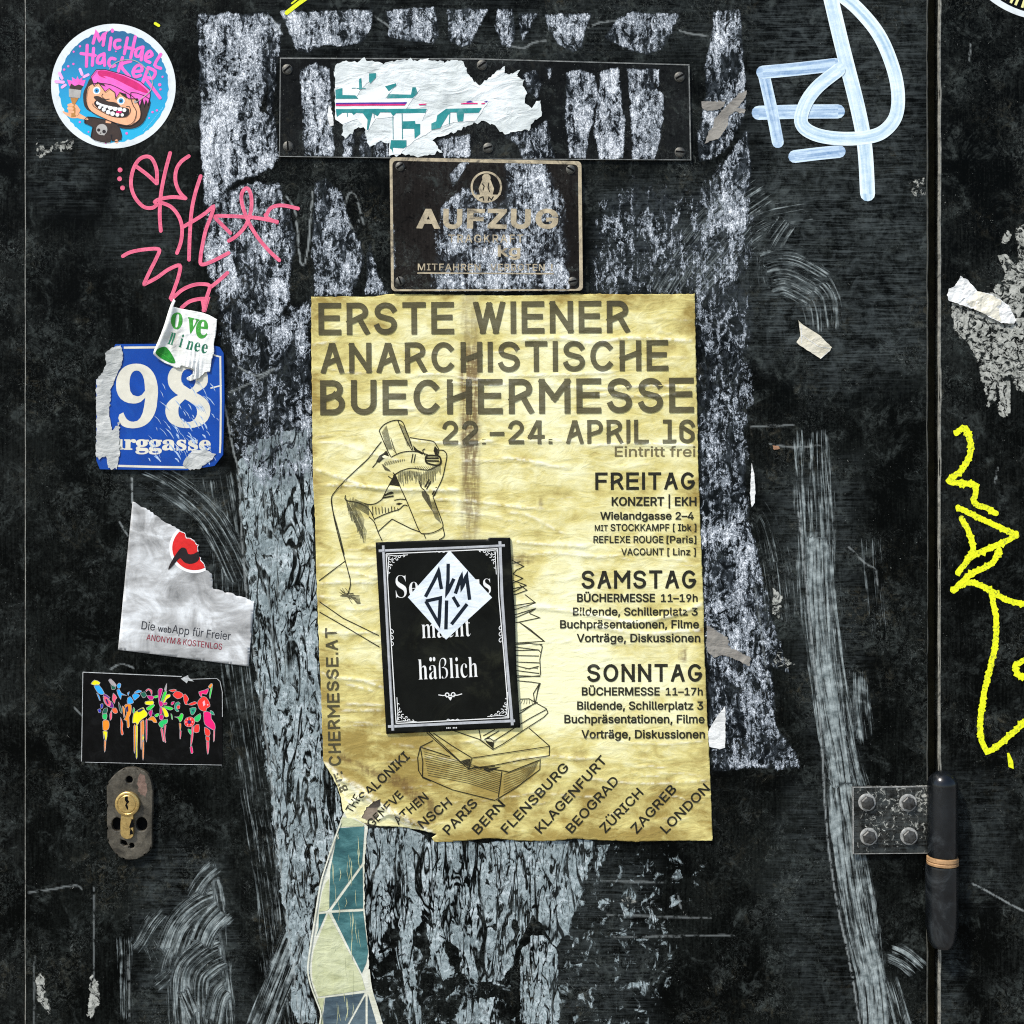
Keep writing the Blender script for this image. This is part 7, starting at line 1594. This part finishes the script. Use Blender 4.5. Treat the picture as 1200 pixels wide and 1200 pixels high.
BL = [('y',[(112,208),(140,178),(184,198),(166,220),(130,216)]), ('b',[(136,226),(172,214),(216,280),(190,292),(160,270)]), ('b',[(156,280),(176,300),(186,340),(176,330)]), ('v',[(216,284),(262,316),(240,330),(276,350),(292,390),(266,394),(220,360),(208,320)]), ('p',[(206,306),(236,312),(268,352),(256,388),(226,366)]), ('p',[(278,330),(286,280),(316,316),(304,330),(296,362)]), ('n',[(186,368),(206,364),(204,396),(190,398)]), ('n',[(166,408),(186,404),(190,430),(172,432)]), ('d',[(214,404),(240,396),(236,436),(200,440)]), ('g',[(200,448),(236,440),(236,478),(226,488),(204,478)]), ('o',[(204,500),(226,490),(252,500),(254,548),(236,572),(206,566)]), ('y',[(206,578),(240,582),(232,650),(222,650),(216,600),(212,640)]), ('o',[(216,650),(230,650),(224,732),(216,730)]),
      ('w',[(250,180),(268,170),(308,214),(300,230),(270,214)]), ('d',[(268,216),(304,226),(300,250),(276,252)]), ('t',[(276,402),(306,396),(322,430),(300,440),(280,424)]), ('p',[(258,450),(272,414),(276,470),(262,494)]), ('d',[(328,350),(350,400),(352,440),(334,410)]), ('t',[(344,470),(362,520),(358,560),(366,600),(350,606),(344,560)]), ('b',[(314,220),(330,202),(346,210),(340,240),(322,242)]), ('b',[(314,256),(334,250),(350,280),(392,300),(352,296),(346,330),(322,290)]), ('b',[(398,320),(420,308),(444,344),(438,360),(396,362)]), ('b',[(396,280),(412,270),(404,300)]), ('b',[(434,300),(456,282),(494,298),(470,324),(450,336)]), ('b',[(450,276),(480,256),(510,266),(480,280)]),
      ('o',[(356,380),(376,400),(376,450),(370,472),(362,430)]), ('o',[(374,376),(400,366),(428,376),(424,440),(410,470),(414,540),(396,550),(392,496),(370,488),(392,440)]), ('g',[(444,390),(456,410),(444,440),(438,424)]), ('y',[(444,442),(480,412),(520,392),(532,412),(552,436),(548,460),(520,478),(494,500),(476,530),(460,510),(436,512)]), ('o',[(446,536),(460,540),(460,640),(456,732),(448,732)]), ('y',[(462,530),(478,540),(474,700),(474,780),(464,782),(464,640)]), ('o',[(498,510),(510,508),(508,696),(500,700)]), ('o',[(510,500),(526,496),(526,600),(512,610)]), ('y',[(512,612),(526,604),(524,650),(514,660)]), ('o',[(514,660),(526,652),(524,788),(514,788)]), ('p',[(540,490),(552,494),(550,640),(542,646)]), ('d',[(498,284),(530,270),(546,300),(520,318)]), ('m',[(548,300),(600,304),(596,330),(570,332)]), ('y',[(536,346),(596,340),(598,370),(540,370)]), ('l',[(546,396),(590,370),(610,376),(578,410),(550,412)]), ('o',[(552,490),(586,460),(612,474),(628,510),(600,508),(590,494)]), ('m',[(560,430),(590,410),(590,440),(580,470)]), ('p',[(540,260),(560,244),(590,262),(586,300),(576,268),(558,256),(546,270)]),
      ('m',[(636,262),(650,244),(672,250),(660,300),(650,340),(676,350),(672,380),(650,384),(640,340)]), ('l',[(680,274),(706,266),(684,330),(660,342)]), ('y',[(694,300),(728,288),(730,310),(704,326),(690,352),(672,356)]), ('w',[(684,254),(704,206),(700,262)]), ('m',[(676,360),(704,352),(704,370),(680,372)]), ('l',[(680,380),(720,384),(756,400),(730,414),(690,396)]), ('y',[(664,390),(690,398),(716,440),(716,464),(690,466),(678,430)]), ('m',[(652,390),(666,396),(668,440),(650,446)]), ('m',[(648,454),(674,450),(678,476),(662,490),(646,478)]), ('l',[(610,450),(632,438),(644,446),(630,466),(612,462)]), ('g',[(640,520),(660,496),(710,484),(706,516),(680,528),(676,550),(652,544)]), ('p',[(656,560),(670,560),(676,610),(682,656),(672,650)]), ('p',[(686,536),(700,530),(690,610),(698,664),(688,660),(680,610)]), ('l',[(606,304),(636,296),(630,316),(606,318)]),
      ('r',[(752,290),(780,264),(826,282),(828,308),(790,326),(758,304)]), ('r',[(720,258),(760,250),(780,258),(748,272)]), ('r',[(832,296),(850,288),(876,326),(862,350),(866,370),(846,366),(836,330)]), ('k',[(740,352),(764,346),(752,372),(738,370)]), ('e',[(770,360),(794,348),(810,366),(790,372),(780,400),(800,420),(784,426),(764,400)]), ('r',[(784,380),(806,376),(804,402),(786,402)]), ('l',[(766,466),(800,464),(816,438),(834,450),(824,490),(806,506),(796,480)]), ('o',[(800,516),(816,520),(812,572),(806,570)]), ('p',[(806,574),(818,576),(812,636),(806,630)]), ('l',[(736,440),(746,452),(750,486),(742,480)]),
      ('e',[(884,400),(930,392),(930,420),(910,450),(892,444)]), ('r',[(868,370),(920,346),(940,360),(900,376)]), ('g',[(920,470),(966,440),(968,480),(944,506),(922,494)]), ('r',[(840,500),(856,476),(886,466),(914,478),(922,512),(904,538),(870,544),(846,528)]), ('r',[(922,534),(956,524),(956,584),(916,584)]), ('g',[(870,560),(890,566),(900,590),(892,606),(872,580)]), ('p',[(900,540),(914,544),(908,640),(894,690),(890,670)]), ('k',[(886,704),(900,692),(910,744),(894,750)]), ('e',[(1044,416),(1064,424),(1076,452),(1046,440)]),
      ('k',[(954,270),(1006,254),(1030,246),(1016,290),(980,284),(980,310),(962,300)]), ('o',[(1028,230),(1050,206),(1062,214),(1044,244)]), ('l',[(1046,250),(1062,220),(1052,280),(1042,324),(1036,300)]), ('r',[(944,360),(950,340),(980,310),(1010,312),(1036,350),(1042,384),(1016,400),(1010,424),(980,418),(956,400)]), ('k',[(990,432),(1020,424),(1050,440),(1052,480),(1080,520),(1080,570),(1046,556),(1002,524),(994,480)]), ('r',[(998,546),(1040,570),(1038,614),(1004,606)]), ('r',[(1008,618),(1038,622),(1034,656),(1012,650)]), ('p',[(1012,660),(1036,660),(1030,748),(1020,748)]), ('p',[(1070,570),(1080,574),(1076,652),(1068,650)])]
mats_b = {k: mm('bright_print_' + k, v, var=.15) for k, v in COL.items()}
keys = list(COL)
shp = []
for c, p in BL:
    pp = b6(p)
    shp.append((*poly(smooth(pp, 2, True)), keys.index(c)))
build('letter_outline', [ribbon(smooth(b6(p) + [b6(p)[0]], 2), .4, 2) for c, p in BL], plain('grey_outline_print', (.40, .38, .38), .5, .3, 200), bs, .72, stack=.0006)
build('dripping_letters', shp, None, bs, .55, stack=.001, mats=[mats_b[k] for k in keys])
build('letter_marks', [disc(*b6([(880,506)])[0], 2.2, 10), poly(b6([(1006,534),(1062,564),(1060,570),(1006,546)])), poly(b6([(384,396),(400,380),(404,420),(390,430)])), poly(b6([(474,420),(510,400),(528,404),(500,424),(480,430)])), poly(b6([(224,330),(236,326),(250,360),(240,366)])), disc(*b6([(600,440)])[0], 1.2, 8), poly(b6([(900,412),(914,410),(910,430)]))], mm('navy_marks', (30, 26, 90)), bs, .75, stack=.002)
build('flower_marks', [poly(b6([(984,350),(1000,336),(1006,372),(990,384)])), disc(*b6([(1024,372)])[0], .9, 8)] + [disc(*b6([(880 + 26 * math.cos(a), 506 + 26 * math.sin(a))])[0], .8, 6) for a in np.linspace(0, 5.2, 6)], mm('pale_marks', (238, 170, 180)), bs, .76, stack=.002)

# ------------------------------------------------------------------ strip of an older poster under the yellow one
m_stripp = paper('old_cream_poster', (.28, .29, .14), (.44, .46, .26), (.62, .64, .42), bump=.4)
m_stripw = paper('white_paper_edge', (.40, .40, .30), (.58, .58, .46), (.74, .74, .64), bump=.3)
s5 = lambda p: zz(280, 880, 3.75, p)
st = thing('poster_strip', 395, 1080, 0, 'torn strip of an older teal and cream poster hanging below the yellow poster', 'poster strip')
SO = s5([(462,268),(500,290),(560,322),(566,330),(552,500),(552,690),(570,880),(572,960),(578,1030),(600,1110),(630,1200),(636,1240),(340,1240),(362,1160),(340,1090),(318,1020),(306,930),(316,860),(330,760),(346,640),(362,580),(390,500),(430,360),(444,310)])
hf_s = lambda X, Y: fbm(X / 14, Y / 30, 71, 3) * 1.3
build('paper', [poly(ragged(SO, .35, 3, 6), None, 3)], m_stripw, st, .3, hf_s, skirt=.3)
for sh in [poly(resample(s5([(456,290),(500,296),(552,322),(546,330),(440,332)]), 3), None, 4), poly(resample(s5([(396,560),(398,690),(386,700),(352,706),(366,620),(384,576)]), 3), None, 4), poly(resample(s5([(394,712),(540,990),(556,1048),(350,1078),(324,1010),(322,930),(330,870)]), 3), None, 4), poly(resample(s5([(346,1086),(376,1084),(366,1150),(372,1240),(350,1240),(366,1160)]), 3), None, 4)]:
    build('cream_print', [sh], m_stripp, st, .58, hf_s)
m_petrol = paper('petrol_print', (.010, .045, .055), (.024, .095, .10), (.10, .25, .25), spec=.4, rough=.4, bump=.3, fold=(.3, .5, .5))
m_navyp = paper('slate_print', (.02, .035, .05), (.05, .08, .10), (.12, .17, .19), spec=.4, rough=.4, bump=.3)
for sh in [poly(resample(s5([(438,338),(552,330),(542,490),(398,690),(402,520)]), 3), None, 4), poly(resample(s5([(544,506),(546,690),(408,698)]), 3), None, 4), poly(resample(s5([(408,710),(546,702),(568,880),(560,930),(540,976)]), 3), None, 4), poly(resample(s5([(352,716),(384,712),(336,820),(350,780)]), 3), None, 4)]:
    build('petrol_print', [sh], m_petrol, st, .60, hf_s)
for sh in [poly(resample(s5([(380,1082),(552,1062),(470,1210),(470,1240),(374,1240),(370,1160)]), 3), None, 4), poly(resample(s5([(556,1074),(556,1240),(478,1240),(486,1200)]), 3), None, 4), poly(resample(s5([(566,1066),(600,1180),(616,1240),(566,1240)]), 3), None, 4)]:
    build('slate_print', [sh], m_navyp, st, .60, hf_s)
_r = random.Random(9)
ps = []
for k in range(34):
    x = _r.uniform(389, 424); y = _r.uniform(972, 1185); L = _r.uniform(8, 34)
    ps.append(ribbon([(x, y), (x + _r.uniform(-1, 2), y + L * .5), (x + _r.uniform(-1, 3), y + L)], _r.uniform(.4, .9), 3, taper=.8))
build('rubbed_streaks', ps, m_stripp, st, .72, hf_s, stack=.0012)
build('curled_edge', [ribbon(s5([(448,314),(420,390),(384,500),(358,590),(334,740),(312,880),(304,960),(318,1030),(344,1100),(362,1160),(344,1240)]), 1.7, 3, sm=3), ribbon(s5([(428,360),(440,384)]), .9, 2), ribbon(s5([(572,960),(582,1040),(606,1120),(630,1200)]), 2.0, 3, sm=3)], m_stripw, st, .8, lambda X, Y: hf_s(X, Y) + .5)

# ------------------------------------------------------------------ scraps stuck to the metal
b4 = lambda p: zz(840, 280, 3.3333, p)
m_tape = paper('yellowed_tape_paper', (.40, .37, .28), (.58, .54, .42), (.78, .74, .62), bump=.5)
m_brownp = paper('brown_glue_paper', (.13, .12, .105), (.21, .195, .17), (.32, .30, .26), bump=.5)
sc1 = scrap('paper_scrap', b4([(898,220),(906,196),(930,184),(950,146),(976,160),(1010,196),(1020,208),(1070,216),(1110,240),(1140,262),(1168,318),(1160,332),(1110,330),(1060,304),(1000,274),(940,256),(902,240)]), m_scrapw, .3, 'white and cream crumpled scrap on the black panel above the yellow graffiti', .35, 11, 2.6, sc=6)
build('cream_side', [poly(ragged(b4([(972,250),(1014,206),(1070,218),(1112,244),(1100,280),(1110,326),(1062,302),(1000,272)]), .4, 2.5, 12), None, 2.5)], m_tape, sc1, .45, lambda X, Y: fbm(X / 6, Y / 6, 16, 3) * 2.6)
sc2 = scrap('tape_scrap', b4([(318,318),(330,332),(400,376),(448,424),(440,440),(404,468),(320,414),(310,404),(326,380)]), m_tape, .5, 'small beige folded tape scrap on the door below the pale blue tag', .15, 13, 1.2, 'tape scrap')
build('fold_line', [ribbon(b4([(328,336),(330,408)]), .8, 3), ribbon(b4([(330,376),(396,420),(440,428)]), .7, 3), ribbon(b4([(404,468),(440,436)]), .7, 3)], m_scrapw, sc2, .68, lambda X, Y: fbm(X / 9, Y / 9, 18, 3) * 1.2)
scrap('glue_scrap', zz(600, 0, 3.75, [(1030,400),(1000,408),(960,450),(910,500),(892,520),(884,560),(862,580),(846,632),(870,620),(912,606),(950,550),(952,512),(980,490),(1018,500),(1028,484),(990,474),(1026,430)]), m_brownp, .3, 'brownish forked glue scrap on white paste between the long plate and blue tag', .5, 14, .8, 'glue residue')
scrap('glue_scrap', zz(600, 0, 3.75, [(832,446),(936,446),(930,470),(900,484),(860,488),(838,478)]), m_brownp, .3, 'short brown glue scrap touching the forked one beside the long plate', .4, 15, .6, 'glue residue')
scrap('glue_scrap', zz(840, 600, 3.3333, [(-40,440),(10,470),(40,490),(50,530),(90,545),(132,572),(128,602),(100,590),(60,570),(20,556),(-10,570),(-40,540)]), m_brownp, .5, 'lumpy brown glue scrap beside the yellow poster, level with the word Filme', .6, 16, 2.0, 'glue residue')
scrap('paper_scrap', b4([(136,876),(146,920),(150,980),(148,1030),(136,1048),(130,1000),(132,940)]), m_scrapw, .4, 'thin white upright paper sliver beside the yellow poster', .15, 17, .6)
scrap('paper_scrap', zz(840, 600, 3.3333, [(-36,860),(0,800),(32,760),(34,800),(32,920),(10,926),(-30,916)]), m_scrapw, .3, 'white paper corner sticking out from behind the yellow poster', .2, 18, .8)
scrap('paper_scrap', [(385.5, 124), (388, 128), (391, 138), (391.5, 148), (387, 149), (384, 138)], m_scrapw, 2.3, 'tiny white paper flake beside the torn teal sticker', .3, 19, .5)
scrap('paper_scrap', [(905, 522), (913, 523), (914, 526), (907, 527)], plain('rust_fleck', (.30, .16, .09), .8, .4, 200), .3, 'tiny rusty fleck on the black door, level with the date on the poster', .2, 20, .4, 'fleck', grid=1.5)

# round sticker cut by the top right corner
cs_ = thing('corner_sticker', 1229, -87, 0, 'white edged round black sticker cut off by the photo edge', 'sticker')
build('sticker_sheet', [poly([circle(1229, -87, 111, 80)], None, 14)], m_rim, cs_, -.1, skirt=.4)
build('black_field', [poly([circle(1229, -87, 104, 80)], None, 14)], m_bsk, cs_, -.02)
tb = []
for k in range(44):
    a = 2 * math.pi * k / 44
    for (r0, a0, r1, a1) in ((84, -.03, 101, -.03), (84, .03, 101, .03), (84, -.03, 84, .03))[: 3 if k % 2 else 2]:
        tb.append(ribbon([(1229 + r0 * math.cos(a + a0), -87 + r0 * math.sin(a + a0)), (1229 + r1 * math.cos(a + a1), -87 + r1 * math.sin(a + a1))], 3.0, 4, cap='flat'))
build('rim_letters', tb, mm('cream_yellow_print', (226, 220, 150)), cs_, .05, stack=.002)
